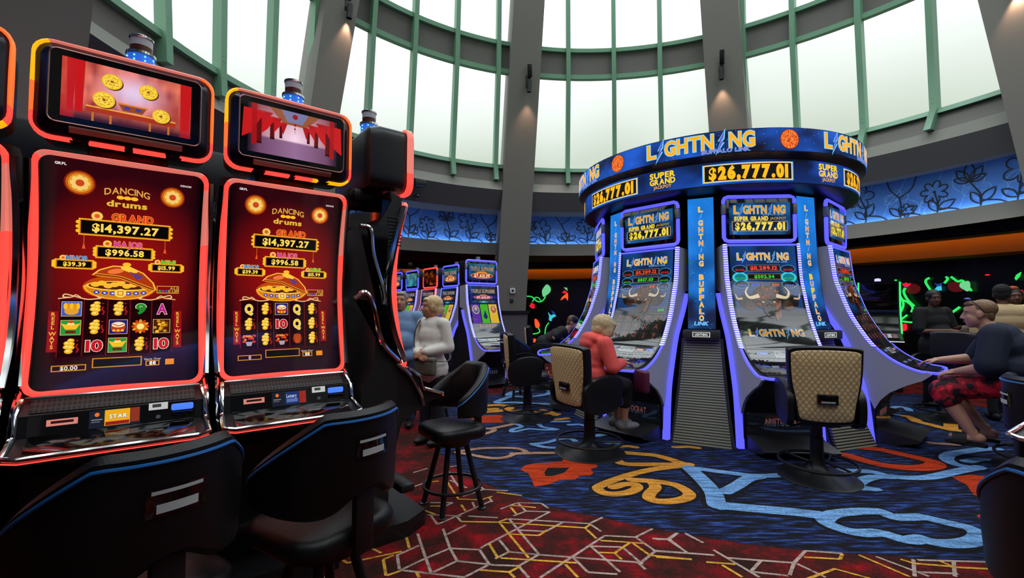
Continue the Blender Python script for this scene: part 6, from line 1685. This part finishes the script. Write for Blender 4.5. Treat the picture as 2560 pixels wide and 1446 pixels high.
# --- person in the beige sweater, seen from behind, and the one beyond
def beanie(t, F_, hc, fr, k, A, kk):
    f, l, u = fr; blob('beanie', [('e', hc + u * .05 - f * .01, [l * .092, f * .108, u * .092]), ('e', hc - f * .06 - u * .0, [l * .08, f * .05, u * .07])], cloth('black_wool', S(16, 16, 18), .2, 60), t, .009, 2)
standing('person in a beige sweater and black beanie seen from behind', 6.30, 5.90, 20, 1.72, SKD, [('sweater', 'long', cloth('beige_knit', S(206, 178, 132), .06)), ('trousers', 'pants', cloth('charcoal_twill', S(24, 24, 27))), ('shoe', 'shoes', BLACKM), ('h', beanie, None)], w=1.42, dp=1.35, belly=.06, haz=50)
def orange_hair(t, F_, hc, fr, k, A, kk): blob('hair', hair_cap(hc, fr, k, vol=1.05) , hair_mat('black_hair', S(20, 17, 16)), t, .009, 2); blob('hair_wrap', [('e', hc + fr[2] * .125 - fr[1] * .02, [fr[1] * .06, fr[0] * .05, fr[2] * .035])], cloth('orange_wrap', S(190, 80, 40)), t, .008, 2)
standing('person with an orange hair wrap beyond the black beanie, facing the viewer', 7.05, 6.45, 215, 1.70, SKD, [('t_shirt', 'tee', cloth('grey_jersey', S(60, 60, 62))), ('trousers', 'pants', DJEAN), ('shoe', 'shoes', BLACKM), ('h', orange_hair, None)], lip=LIPD)

# ------------------------------------------------------------------ seated
def seated(label, x, y, az, skn, J, w=1.0, dp=1.0, belly=0.0, haz=None, tilt=0, hk=1.0, jowl=1.0, lip=None, brow=None, vox=.0085, sh=.175):
    """J holds world points: pel, ch, nk, hd, and per side elbow, wrist, hand direction, hand normal, hip, knee, ankle"""
    t = thing('person', label, 'person', (x, y, 0)); F_ = Fig(x, y, az); fr = head_frame(az if haz is None else haz, tilt)
    tor = torso_prims(F_, J['pel'], J['ch'], J['nk'], w, dp, belly, sh)
    S_ = {s: J['ch'].lerp(J['nk'], .70) + F_.l * (s * sh) for s in (1, -1)}
    body = tor + head_prims(J['hd'], fr, hk, jowl=jowl) + [limb(J['nk'] - F_.u * .04, .066 * hk, J['hd'] - fr[2] * (.05 * hk) - fr[0] * .015, .056 * hk)]
    for s in (1, -1):
        e_, wr, hd, hn, hip, kn, an, ft = J[s]
        body += [limb(S_[s], .054 * w, e_, .042 * w), limb(e_, .043 * w, wr, .029 * hk)] + hand_prims(wr, hd, hn, 1 if s > 0 else -1, .45, hk)
        body += [limb(hip, .09 * w, kn, .060 * w), limb(kn, .060 * w, an, .040), ] + shoe_prims(an, ft, .92)
    blob('body', body, skn, t, vox, 3)
    face_bits(t, J['hd'], fr, hk, lip, brow)
    return t, F_, fr, tor, S_
def jl(F_, **k): return k
# --- woman in coral at the machine
F4 = Fig(P2.x, P2.y, 70)
pel = F4.P(-.02, 0, .765); ch = F4.P(.05, .0, .98); nk = F4.P(.10, 0, 1.125); hd = F4.P(.175, .0, 1.215)
DK = Vector((1.13, 4.86, .80))
J4 = dict(pel=pel, ch=ch, nk=nk, hd=hd)
J4[1] = (F4.P(.24, .26, .88), F4.P(.36, .17, .868), F4.f * .9 + F4.l * .1 - F4.u * .06, F4.u, F4.P(.04, .09, .735), F4.P(.42, .16, .63), F4.P(.44, .20, .25), F4.f)
J4[-1] = (F4.P(.12, -.24, .86), F4.P(.36, -.06, .872), F4.f * .95 + F4.l * .25 - F4.u * .06, F4.u, F4.P(.04, -.09, .735), F4.P(.42, .0, .63), F4.P(.42, .04, .25), F4.f)
t4, F_, fr4, tor4, S4 = seated('woman in a coral hooded jacket with short blond hair, playing a blue lit machine', P2.x, P2.y, 70, SKT, J4, haz=84, tilt=24, lip=LIP)
CORAL = cloth('coral_jacket_cloth', S(228, 84, 78), .08, 9)
pr = tor4 + [('e', pel + F_.f * .03, [F_.l * .19, F_.f * .15, F_.u * .12])]
for s in (1, -1): pr += [limb(S4[s], .062, J4[s][0], .056), limb(J4[s][0], .056, J4[s][1] - F_.f * .02, .040)]
pr += [('e', nk - F_.f * .09 + F_.u * .0, [F_.l * .12, F_.f * .06, F_.u * .055]), ('e', nk - F_.f * .13 - F_.u * .05, [F_.l * .10, F_.f * .04, F_.u * .05])]
blob('jacket', pr, CORAL, t4, .010, 8, .015)
blob('trousers', [limb(J4[s][4], .10, J4[s][5], .075) for s in (1, -1)] + [limb(J4[s][5], .075, J4[s][5].lerp(J4[s][6], .45), .062) for s in (1, -1)], cloth('black_twill', S(14, 14, 16)), t4, .012, 3, .008)
for s in (1, -1): blob('sneaker', shoe_prims(J4[s][6], F_.f, 1.02), mat('grey_sneaker', S(112, 110, 114), .7), t4, .010, 2, .008)
f, l, u = fr4
blob('hair', hair_cap(hd, fr4, 1.04, vol=1.22) + [('e', hd + f * .045 + u * .075, [l * .078, f * .060, u * .042]), ('e', hd + f * .02 + l * .082 - u * .015, [l * .022, f * .055, u * .07]), ('e', hd + f * .02 - l * .082 - u * .015, [l * .022, f * .055, u * .07]), ('e', hd - f * .085 - u * .03, [l * .075, f * .035, u * .06])], hair_mat('ash_blond_hair', S(190, 168, 128)), t4, .008, 2)
b = MB()
for s in (1, -1): b.tube([hd + f * .088 + l * (s * .033 + .02 * cos(q)) + u * (.002 + .018 * sin(q)) - t4.location for q in [2 * pi * i / 14 for i in range(14)]], .0022, 6, True); b.tube([hd + f * .086 + l * (s * .052) + u * .006 - t4.location, hd + l * (s * .080) + u * .006 - t4.location], .002, 6)
b.build('glasses', mat('brown_frame', S(50, 34, 26), .3), t4)
b = MB(); b.tube(cr_pts([q - t4.location for q in (S4[-1] + F_.u * .075 - F_.l * -.03, S4[-1] + F_.f * .10 + F_.l * .03 - F_.u * .04, S4[-1] + F_.f * .12 + F_.l * .03 - F_.u * .2)], 4), .009, 6); b.build('bag_strap', mat('maroon_strap', S(70, 26, 34), .6), t4)
b = MB(); c = F4.P(.50, -.17, .70) - t4.location; b.box((0, 0, 0), (.20, .07, .22), .03, Matrix.Translation(c) @ Matrix.Rotation(atan2(F4.l.y, F4.l.x), 4, 'Z'), 3); b.build('lap_bag', mat('plum_bag', S(90, 24, 56), .5), t4)
# --- big man in navy
F5 = Fig(MANC[0], MANC[1], -42)
pel = F5.P(.02, 0, .82); ch = F5.P(.12, 0, 1.06); nk = F5.P(.20, 0, 1.24); hd = F5.P(.285, 0, 1.375)
J5 = dict(pel=pel, ch=ch, nk=nk, hd=hd)
J5[1] = (F5.P(.22, .34, .90), F5.P(.44, .18, .83), F5.f * .9 - F5.l * .25 - F5.u * .2, F5.u + F5.l * .3, F5.P(.10, .13, .77), F5.P(.55, .15, .64), F5.P(.35, .15, .26), F5.f)
J5[-1] = (F5.P(.32, -.28, .93), F5.P(.58, -.12, .905), F5.f + F5.l * .05 - F5.u * .12, F5.u, F5.P(.10, -.13, .77), F5.P(.55, -.16, .64), F5.P(.28, -.16, .26), F5.f)
t5, F_, fr5, tor5, S5_ = seated('heavy man in a navy t-shirt and red camouflage shorts, playing in profile', MANC[0], MANC[1], -42, SKF, J5, w=1.45, dp=1.55, belly=.10, haz=-46, tilt=4, hk=1.14, jowl=1.12, lip=LIP, brow=hair_mat('sandy_brow', S(120, 86, 56)), vox=.008, sh=.24)
NAVY = cloth('navy_jersey', S(14, 26, 48), .12, 7)
pr = tor5 + [('e', pel + F_.f * .06 + F_.u * .06, [F_.l * .27, F_.f * .27, F_.u * .17]), ('e', nk - F_.f * .06 - F_.u * .05, [F_.l * .19, F_.f * .10, F_.u * .08])]
for s in (1, -1): pr += [limb(S5_[s], .092, S5_[s].lerp(J5[s][0], .92), .092)]
blob('t_shirt', pr, NAVY, t5, .012, 10, .018)
CAMO = mat('red_camouflage_cloth', S(190, 24, 44), .8)
n = CAMO.node_tree; bs = n.nodes['Principled BSDF']; tc = n.nodes.new('ShaderNodeTexCoord'); nz = n.nodes.new('ShaderNodeTexNoise'); nz.inputs['Scale'].default_value = 11; nz.inputs['Detail'].default_value = 1.5
rr_ = n.nodes.new('ShaderNodeValToRGB'); rr_.color_ramp.interpolation = 'CONSTANT'; rr_.color_ramp.elements[0].color = (*S(34, 14, 24), 1); rr_.color_ramp.elements[1].position = .58; rr_.color_ramp.elements[1].color = (*S(226, 30, 54), 1); e_ = rr_.color_ramp.elements.new(.46); e_.color = (*S(150, 16, 36), 1)
n.links.new(tc.outputs['Object'], nz.inputs['Vector']); n.links.new(nz.outputs['Fac'], rr_.inputs['Fac']); n.links.new(rr_.outputs[0], bs.inputs['Base Color'])
blob('shorts', [('e', pel + F_.f * .05 - F_.u * .03, [F_.l * .25, F_.f * .20, F_.u * .13])] + [limb(J5[s][4], .135, J5[s][5], .092) for s in (1, -1)] + [limb(J5[s][5], .092, J5[s][5].lerp(J5[s][6], .18), .095) for s in (1, -1)], CAMO, t5, .012, 4, .01)
INK = mat('tattoo_ink', S(44, 40, 44), .7)
for s in (1, -1):
    an = J5[s][6]; f_ = F_.f; b0 = an - F_.u * .085 - t5.location
    b = MB(); ol = [(-.10, .036), (-.02, .042), (.06, .048), (.13, .046), (.165, .03), (.175, 0), (.165, -.03), (.13, -.046), (.06, -.048), (-.02, -.042), (-.10, -.036), (-.115, 0)]
    M = Matrix.Translation(b0 + f_ * .02) @ Matrix.Rotation(atan2(f_.y, f_.x), 4, 'Z'); b.plate(ol, -.022, .004, M)
    b.loft([[tuple(M @ Vector((x, .056 * cos(q), .0 + (.080 + .014 * (x < .06)) * sin(q)))) for q in [pi * i / 10 for i in range(11)]] for x in (.02, .05, .09, .12)], cap=False)
    b.build('slide_sandal', mat('black_rubber', S(16, 16, 17), .7), t5)
kn, an = J5[1][5], J5[1][6]; ax = (an - kn).normalized(); e1 = (F_.l - ax * F_.l.dot(ax)).normalized(); e2 = ax.cross(e1)
b = MB(); b.grid(lambda q, v: tuple(kn.lerp(an, .30 + .42 * v) + (e1 * cos((q - .5) * 2.6 * (.6 + .4 * sin(v * 9 + 1))) + e2 * sin((q - .5) * 2.6 * (.6 + .4 * sin(v * 9 + 1)))) * ((.060 + (.040 - .060) * (.30 + .42 * v)) * 1.02 + .002) - t5.location), 12, 12); b.build('tattoo', mat('tattoo_ink_on_skin', S(92, 70, 62), .6, noise=(22, .6)), t5)
f, l, u = fr5; hkk = 1.14
blob('hair', [('e', hd + (-f * .030 + u * .040) * hkk, [l * (.0815 * hkk), f * (.092 * hkk), u * (.080 * hkk)]), ('e', hd + (-f * .066 - u * .01) * hkk, [l * (.066 * hkk), f * (.030 * hkk), u * (.065 * hkk)]), ('e', hd + (f * .035 + u * .085) * hkk, [l * (.06 * hkk), f * (.05 * hkk), u * (.026 * hkk)])], hair_mat('cropped_sandy_hair', S(128, 96, 66)), t5, .008, 2)
GLS = mat('mirrored_lens', S(90, 90, 190), .08, .8)
b = MB(); b.use(GLS)
for s in (1, -1): b.ball(hd + (f * .055 + u * .128 + l * (s * .034)) * hkk - t5.location, (.030, .026, .012), 12, 8)
b.use(BLACKP)
for s in (1, -1): b.tube([hd + (f * .045 + u * .122 + l * (s * .066)) * hkk - t5.location, hd + (-f * .0 + u * .07 + l * (s * .087)) * hkk - t5.location, hd + (-f * .035 + u * .01 + l * (s * .086)) * hkk - t5.location], .004, 6)
b.build('sunglasses', None, t5)
# --- man in the cap behind the round bank
F3 = Fig(CAPC[0], CAPC[1], 96)
pel = F3.P(.04, 0, .81); ch = F3.P(.26, 0, .93); nk = F3.P(.44, 0, 1.06); hd = F3.P(.56, 0, 1.175)
J3 = dict(pel=pel, ch=ch, nk=nk, hd=hd)
for s in (1, -1): J3[s] = (F3.P(.24, s * .24, .92), F3.P(.30, s * .12, .90), F3.f - F3.u * .1, F3.u, F3.P(.06, s * .1, .79), F3.P(.36, s * .1, .70), F3.P(.32, s * .1, .29), F3.f)
t3, F_, fr3, tor3, S3 = seated('man in a navy cap and black t-shirt leaning toward a machine behind the coral jacket', CAPC[0], CAPC[1], 96, SKF, J3, w=1.15, dp=1.15, haz=112, tilt=24)
pr = tor3 + [('e', pel, [F_.l * .19, F_.f * .15, F_.u * .12])] + [limb(S3[s], .066, S3[s].lerp(J3[s][0], .8), .064) for s in (1, -1)]
blob('t_shirt', pr, cloth('black_jersey', S(18, 18, 20)), t3, .012, 4, .012)
blob('trousers', [limb(J3[s][4], .10, J3[s][5], .078) for s in (1, -1)] + [limb(J3[s][5], .075, J3[s][6], .06) for s in (1, -1)], DJEAN, t3, .013, 3, .006)
f, l, u = fr3
blob('hair', hair_cap(hd, fr3, 1.0, vol=1.05), hair_mat('brown_hair', S(110, 78, 50)), t3, .009, 2)
CAPM_ = cloth('navy_cap_cloth', S(20, 26, 48))
blob('cap', [('e', hd + u * .055 - f * .005, [l * .088, f * .106, u * .075]), ('e', hd + u * .050 + f * .13, [l * .066, f * .055, u * .009])], CAPM_, t3, .007, 2)
# ================================================================== neon flowers on the far black wall
def wall_pt(px, py, off=.10):
    d = ray(px, py); best = None; P = OUT + BACKW
    for i in range(len(P) - 1):
        p, q = Vector(P[i]), Vector(P[i + 1]); e_ = q - p; den = d.x * e_.y - d.y * e_.x
        if abs(den) < 1e-9: continue
        t = (p.x * e_.y - p.y * e_.x) / den; u = (p.x * d.y - p.y * d.x) / den
        if t > 0 and -1e-6 <= u <= 1 + 1e-6 and (best is None or t < best[0]):
            n = Vector((e_.y, -e_.x)).normalized()
            if n.x * d.x + n.y * d.y > 0: n = -n
            best = (t, n)
    t, n = best; w = O + d * t; return w + Vector((n.x, n.y, 0)) * off, Vector((n.x, n.y, 0))
def neon_mat(name, c, s=1.0): return mat(name, c, .4, emit=c, es=s)
NG, NPG, NR, NO, NC, NB, NP = neon_mat('neon_green', S(50, 225, 100), 1.0), neon_mat('neon_pale_green', S(120, 225, 150), .8), neon_mat('neon_red', S(235, 26, 50), 1.0), neon_mat('neon_orange', S(255, 90, 40), 1.0), neon_mat('neon_cyan', S(60, 205, 225), .9), neon_mat('neon_blue', S(30, 70, 150), .7), neon_mat('neon_pink', S(225, 40, 110), .8)
ZR, ZQ = zz(2140, 660, 6.027), zz(2340, 680, 5.1636)
def neon(name, label, items, off=.10):
    """items: ('v', zoom pts, material, radius) tubes and ('p', zoom pts, material) filled glass shapes"""
    p0 = None; t = None
    for it in items:
        pts = [wall_pt(*q, off) for q in it[1]]
        if t is None:
            t = thing(name, label, 'neon art', tuple(sum((p[0] for p in pts), Vector()) / len(pts)), group=None)
        b = MB()
        if it[0] == 'v': b.tube(cr_pts([p[0] - Vector(t.location) for p in pts], 5), it[3], 6); b.build('stem' if it[2] in (NG, NPG) else 'tube', it[2], t)
        else:
            n = pts[0][1]; A = [p[0] - Vector(t.location) for p in pts]; A = cr_pts(A, 3, True) if len(A) > 5 else A
            ux = Vector((-n.y, n.x, 0)); fl2 = [Vector((a.dot(ux), a.z, 0)) for a in A]; k = len(A)
            b.add([a for a in A] + [a + n * .03 for a in A], [[i, (i + 1) % k, k + (i + 1) % k, k + i] for i in range(k)] + [list(q) for q in tessellate_polygon([fl2])] + [[k + i for i in q][::-1] for q in tessellate_polygon([fl2])])
            b.build('leaf' if it[2] in (NG, NPG) else 'petal', it[2], t)
    return t
a = lambda Z, L: [Z(*q) for q in L]
neon('neon_leaf', 'pale green neon leaf on a looping green stem, right of the grey column', [('v', a(Z3, [(225, 235), (262, 240), (300, 272), (335, 270), (360, 238)]), NG, .022), ('v', a(Z3, [(265, 275), (285, 245), (310, 248), (330, 275)]), NG, .018), ('p', a(Z3, [(335, 195), (347, 172), (370, 150), (394, 170), (396, 198), (375, 222), (345, 240), (336, 218)]), NPG)])
neon('neon_flower', 'small red neon flower of four petals hanging under the looping stem', [('p', a(Z3, [(250 + dx, 290 + dy), (262 + dx, 280 + dy), (272 + dx, 292 + dy), (262 + dx, 302 + dy)]), NR) for dx, dy in ((0, 0), (12, 8), (0, 22), (-8, 14), (13, 24))])
neon('neon_bud', 'orange neon bud on a curling green stem beside the wainscot', [('p', a(Z3, [(283, 398), (300, 405), (318, 438), (310, 463), (290, 460), (282, 430)]), NO), ('v', a(Z3, [(308, 463), (318, 490), (295, 503), (268, 508), (254, 535)]), NG, .02)])
neon('neon_tulip', 'small orange neon tulip low by the wainscot', [('p', a(Z3, [(264, 545), (277, 540), (291, 545), (286, 572), (278, 582), (268, 572)]), NO), ('v', a(Z3, [(270, 590), (280, 592), (288, 583)]), NG, .015)])
neon('neon_bluebell', 'cyan neon bellflower on a green stem above the man in the cap', [('p', a(Z3, [(378, 350), (398, 372), (416, 365), (436, 376), (408, 394), (402, 414), (384, 405), (386, 380)]), NC), ('p', a(Z3, [(400, 336), (425, 350), (432, 368), (412, 362)]), NB), ('v', a(Z3, [(383, 425), (362, 458), (355, 510)]), NG, .02)])
neon('neon_lily', 'red neon lily with a green tip under the orange soffit', [('p', a(Z3, [(468, 265), (480, 240), (500, 224), (520, 214), (519, 268), (503, 246)]), NO), ('p', a(Z3, [(476, 210), (498, 192), (520, 212), (498, 216)]), NR), ('p', a(Z3, [(490, 172), (515, 174), (518, 198)]), NPG)])
neon('neon_leaf', 'green neon leaf partly hidden by the left machine of the round bank', [('p', a(Z3, [(738, 350), (742, 300), (752, 285), (766, 295), (776, 322), (756, 334)]), NPG)])
neon('neon_vine', 'green neon vines crossing left of the woman in black', [('v', a(ZR, [(625, 240), (640, 350), (690, 480), (735, 570), (735, 650), (690, 740), (620, 800)]), NG, .022), ('v', a(ZR, [(600, 495), (720, 540), (820, 590), (880, 660), (860, 730)]), NG, .020)])
neon('neon_flower', 'red and violet neon flower on a hooked green stem', [('v', a(ZR, [(785, 365), (765, 430), (820, 540), (920, 640)]), NG, .024), ('p', a(ZR, [(740, 295), (775, 302), (800, 285), (832, 302), (872, 295), (845, 322), (765, 322)]), NR), ('p', a(ZR, [(750, 325), (860, 322), (835, 345), (805, 358), (770, 342)]), NP)], .16)
neon('neon_poppy', 'red neon poppy low beside the green lit machine edge', [('p', a(ZR, [(665, 960), (710, 912), (790, 905), (797, 985), (750, 1015), (700, 990)]), NR), ('v', a(ZR, [(650, 910), (700, 868), (800, 877), (880, 880), (930, 845)]), NG, .02), ('v', a(ZR, [(668, 940), (700, 850), (800, 770)]), NG, .02)])
neon('neon_bluebell', 'cyan neon bellflower just above the head of the woman in black', [('p', a(ZR, [(1210, 395), (1255, 345), (1312, 335), (1322, 400), (1270, 408)]), NC), ('p', a(ZR, [(1210, 290), (1260, 310), (1322, 290), (1322, 335), (1255, 345)]), NB), ('v', a(ZR, [(1135, 215), (1088, 240), (1080, 290), (1150, 400)]), NG, .022), ('v', a(ZQ, [(150, 65), (172, 95), (130, 150)]), NG, .022)])
neon('neon_leaf', 'pale green heart leaf of neon above the man in navy', [('p', a(ZQ, [(330, 180), (345, 142), (395, 130), (438, 120), (462, 150), (460, 220), (432, 255), (382, 230), (342, 205)]), NPG), ('v', a(ZQ, [(215, 65), (300, 125), (350, 113), (382, 130)]), NG, .022), ('v', a(ZQ, [(455, 212), (492, 250)]), NG, .02), ('v', a(ZQ, [(230, 525), (330, 455)]), NG, .024)])
neon('neon_poppy', 'red neon poppy at the right edge beside the black beanie', [('p', a(ZQ, [(1040, 270), (1080, 242), (1150, 236), (1165, 300), (1136, 342), (1080, 330)]), NR), ('v', a(ZQ, [(1052, 312), (1055, 372)]), NG, .024), ('p', a(ZQ, [(1055, 85), (1078, 40), (1136, 5), (1122, 60), (1072, 112)]), NG)])
for c, l in (((905, 360), 'dim red reflection of a neon poppy behind the hooked stem'), ((0, 0), '')):  # poppy reflections in the glossy wall, built as dim glowing plates
    if l: neon('neon_reflection', l, [('p', a(ZR, [(785, 350), (860, 305), (960, 330), (985, 390), (930, 445), (830, 450), (775, 420)]), neon_mat('dim_red_reflection', S(74, 8, 12), 1.0))], .04)
neon('neon_reflection', 'dim red reflection of a neon poppy left of the pale heart leaf', [('p', a(ZQ, [(165, 170), (230, 130), (310, 140), (350, 200), (360, 245), (260, 262), (185, 235)]), neon_mat('dim_red_reflection', S(74, 8, 12), 1.0))], .04)  # another mirrored poppy, drawn as a dim glowing plate
# ------------------------------------------------------------------ dark machines by the neon wall
VIO = mat('violet_strip', S(70, 40, 220), .4, emit=S(70, 40, 235), es=1.0)
GRN = mat('green_strip', S(60, 255, 120), .4, emit=S(50, 250, 105), es=1.3)
def dark_machine(label, led, x, y, az):
    t = thing('slot_machine', label, 'slot machine', group='dark machines by the neon wall')
    P = [(.03, 1.90)] + [(jc(1.05 + k * .1) + .02, 1.02 + k * .086) for k in range(10, -1, -1)] + [(-.28, .90), (-.28, .85), (.02, .75), (.08, .4), (.08, 0), (.5, 0), (.5, 1.9)]
    b = MB(); b.prism(P, -.28, .28); b.build('cabinet', BLACKP, t)
    b = MB(); b.prism([(jc(1.05 + k * .1) + .012, 1.05 + k * .08) for k in range(11)] + [(.1, 1.85), (.1, 1.05)], -.25, .25); b.build('screen_glass', GLOSSB, t)
    for s in (-1, 1):
        b = MB(); b.tube(cr_pts([(s * .283, jc(1.05 + k * .1) + .0, 1.0 + k * .088) for k in range(11)], 2), .013, 6); b.build('led_strip', led, t)
    cv = Canvas(); cv.rect(-.24, .02, .24, .14, S(10, 10, 12), 0)
    for k in range(18): cv.rect(-.2 + (k % 6) * .07, .03 + (k // 6) * .036, -.15 + (k % 6) * .07, .055 + (k // 6) * .036, (S(170, 30, 44), S(190, 190, 200), S(120, 60, 60))[k % 3], 1)
    cv.build('button_deck', lambda u, v, l: (u, -.02 - v * 1.6, 1.0 - v * .55 + .012 + .001 * l), SCREEN, t)
    b = MB(); b.lathe([(0, 0), (.045, 0), (.045, .05), (0, .06)], 14, (0, .2, 1.9)); b.build('signal_candle', STRIPW, t)
    b = MB(); b.tube([(-.28, -.285, .875), (.28, -.285, .875)], .01, 6); b.build('chrome_trim', CHROME, t)
    t.location = (x, y, 0); t.rotation_euler.z = pi - radians(az); return t
dark_machine('dark machine with a bright green lit edge before the neon vines', GRN, 6.35, 7.95, 214)
dark_machine('dark violet edged machine next to the green lit one', VIO, 5.80, 8.35, 214)
dark_machine('dark violet edged machine nearest the curved blue lit screen', VIO, 5.25, 8.72, 214)
# ------------------------------------------------------------------ deck corner of a machine beyond the right edge
r_ = dup(d3, (2.58, 1.86, 0), pi - radians(252), 'chrome edged deck corner of a slot machine cut off by the right picture edge')
for ch in list(r_.children):
    if ch.name.split('.')[0] in ('monitor_shell', 'monitor_frame', 'monitor_bezel', 'monitor_glass', 'monitor_screen', 'monitor_neck', 'signal_candle', 'under_glow'): bpy.data.objects.remove(ch)

# ------------------------------------------------------------------ wall lamps on the columns
def on_col(c, px, py, za, zb, off=.004):
    A_, B_, C_ = c[0](za), c[1](za), c[0](zb); e_ = B_ - A_; n2 = e_.cross(C_ - A_).normalized(); n2 = n2 if n2.dot(O - A_) > 0 else -n2
    return on_plane(px, py, A_, n2) + n2 * off, atan2(e_.y, e_.x)
def sconce(label, px, py, c, tilt=0.0):
    p, rz = on_col(c, px, py, 5.5, 8.0); t = thing('wall_lamp', label, 'lamp', p, rz, group='black wall lamps on the columns')
    b = MB(); b.box((0, -.02, 0), (.11, .05, .30), .01); b.build('back_plate', STEELB, t)
    b = MB(); b.box((0, 0, 0), (.10, .09, .30), .012, Matrix.Translation((.02, -.09, .24)) @ Matrix.Rotation(.35, 4, 'X') @ Matrix.Rotation(tilt, 4, 'Y')); b.build('upper_shade', STEELB, t)
    b = MB(); M = Matrix.Translation((0, -.12, -.18)) @ Matrix.Rotation(.12, 4, 'X'); b.lathe([(0, .14), (.055, .14), (.055, -.13), (.047, -.13), (.047, .1), (0, .1)], 20, (0, 0, 0), M); b.build('lower_shade', mat('gunmetal_shade', S(62, 64, 68), .35, .5), t)
    L = bpy.data.lights.new('lamp', 'SPOT'); L.energy = 48; L.color = (1.0, .58, .36); L.spot_size = radians(64); L.spot_blend = .8; L.shadow_soft_size = .03
    lo = bpy.data.objects.new('lamp', L); COL.objects.link(lo); lo.parent = t; lo.location = (0, -.10, -.33); lo.rotation_euler = (radians(5), 0, 0)
    return t
sconce('black two part wall lamp on the column behind the white haired woman', 1320, 205, colA, -.12)
sconce('black two part wall lamp on the column above the round jackpot sign', 1804, 172, colB, .05)
sconce('black two part wall lamp at the top edge, on the column left of the windows', 864, 12, colC, .05)
sconce('black wall lamp above the picture, on the column at the right edge', 2545, -70, colD)
# ------------------------------------------------------------------ small fittings
def on_dark(px, py, off): return on_ring(px, py, *RC, lambda z, a_: wallr(z, a_) - off)
p = on_dark(1049, 459, .20); t = thing('loudspeaker', 'small black box loudspeaker on the charcoal band above the flower panel', 'speaker', p, radians(27))
b = MB(); b.box((0, -.02, 0), (.26, .20, .15), .02); b.build('speaker_box', BLACKP, t); b = MB(); b.box((0, .11, 0), (.06, .06, .06), .005); b.build('bracket', STEELB, t)
p = on_dark(1042, 492, .07); t = thing('dome_camera', 'small dark dome camera under the box loudspeaker', 'camera', p, radians(27))
b = MB(); b.lathe([(0, 0), (.07, 0), (.07, .05), (0, .05)], 24, (0, 0, 0), Matrix.Rotation(pi / 2, 4, 'X')); b.build('camera_base', STEELB, t); b = MB(); b.ball((0, -.05, -.005), .055); b.build('camera_dome', GLOSSB, t)
def on_colA(px, py, off=.01):
    A_, B_ = colA[0](1.6), colA[1](1.6); e_ = (B_ - A_); n = Vector((e_.y, -e_.x, 0)).normalized(); C_ = colA[0](2.4)
    n2 = e_.cross(C_ - A_).normalized(); n2 = n2 if n2.dot(O - A_) > 0 else -n2
    return on_plane(px, py, A_, n2) + n2 * off, atan2(e_.y, e_.x)
p, rz = on_colA(1281, 727, .012); t = thing('wall_sensor', 'white rounded sensor on the grey column', 'sensor', p, rz)
b = MB(); b.plate([(x, z_) for x, z_ in rrect(-.068, -.068, .068, .068, .035)], 0, .03, Matrix(((1, 0, 0, 0), (0, 0, -1, 0), (0, 1, 0, 0), (0, 0, 0, 1)))); b.build('sensor_case', mat('white_plastic', S(222, 222, 222), .4), t)
b = MB(); b.box((0, -.034, 0), (.06, .01, .055), .01); b.box((0, -.04, .0), (.05, .004, .008)); b.build('sensor_lens', GREY, t)
p, rz = on_colA(1279, 752, .006); t = thing('outlet_plate', 'dark two slot plate below the white sensor on the column', 'outlet', p, rz)
b = MB(); b.box((0, -.004, 0), (.09, .01, .095), .004); b.build('plate', STEELB, t); b = MB(); b.box((0, -.010, .02), (.07, .004, .028), .003); b.build('socket', GREY, t); b = MB(); b.box((0, -.010, -.022), (.07, .004, .028), .003); b.build('socket', GREY, t)
p = on_z(1026, 659, 2.89); t = thing('downlight', 'round recessed downlight in the low black ceiling above the far machine row', 'lamp', p)
b = MB(); b.lathe([(.10, 0), (.075, -.012), (.07, .0)], 24); b.build('trim_ring', GREY, t); b = MB(); b.lathe([(0, -.004), (.072, -.004)], 24); b.build('lens', mat('warm_lamp', S(255, 225, 180), .4, emit=S(255, 215, 160), es=3), t)
p, n = wall_pt(2471, 688, .06); t = thing('indicator_light', 'tiny red indicator light high on the black wall above the man in navy', 'lamp', p)
b = MB(); b.box((0, 0, 0), (.07, .05, .025), .008); b.build('lens', neon_mat('indicator_red', S(235, 30, 40), 1.2), t)
b = MB(); b.box((0, .03, 0), (.09, .06, .05), .008); b.build('case', BLACKP, t)
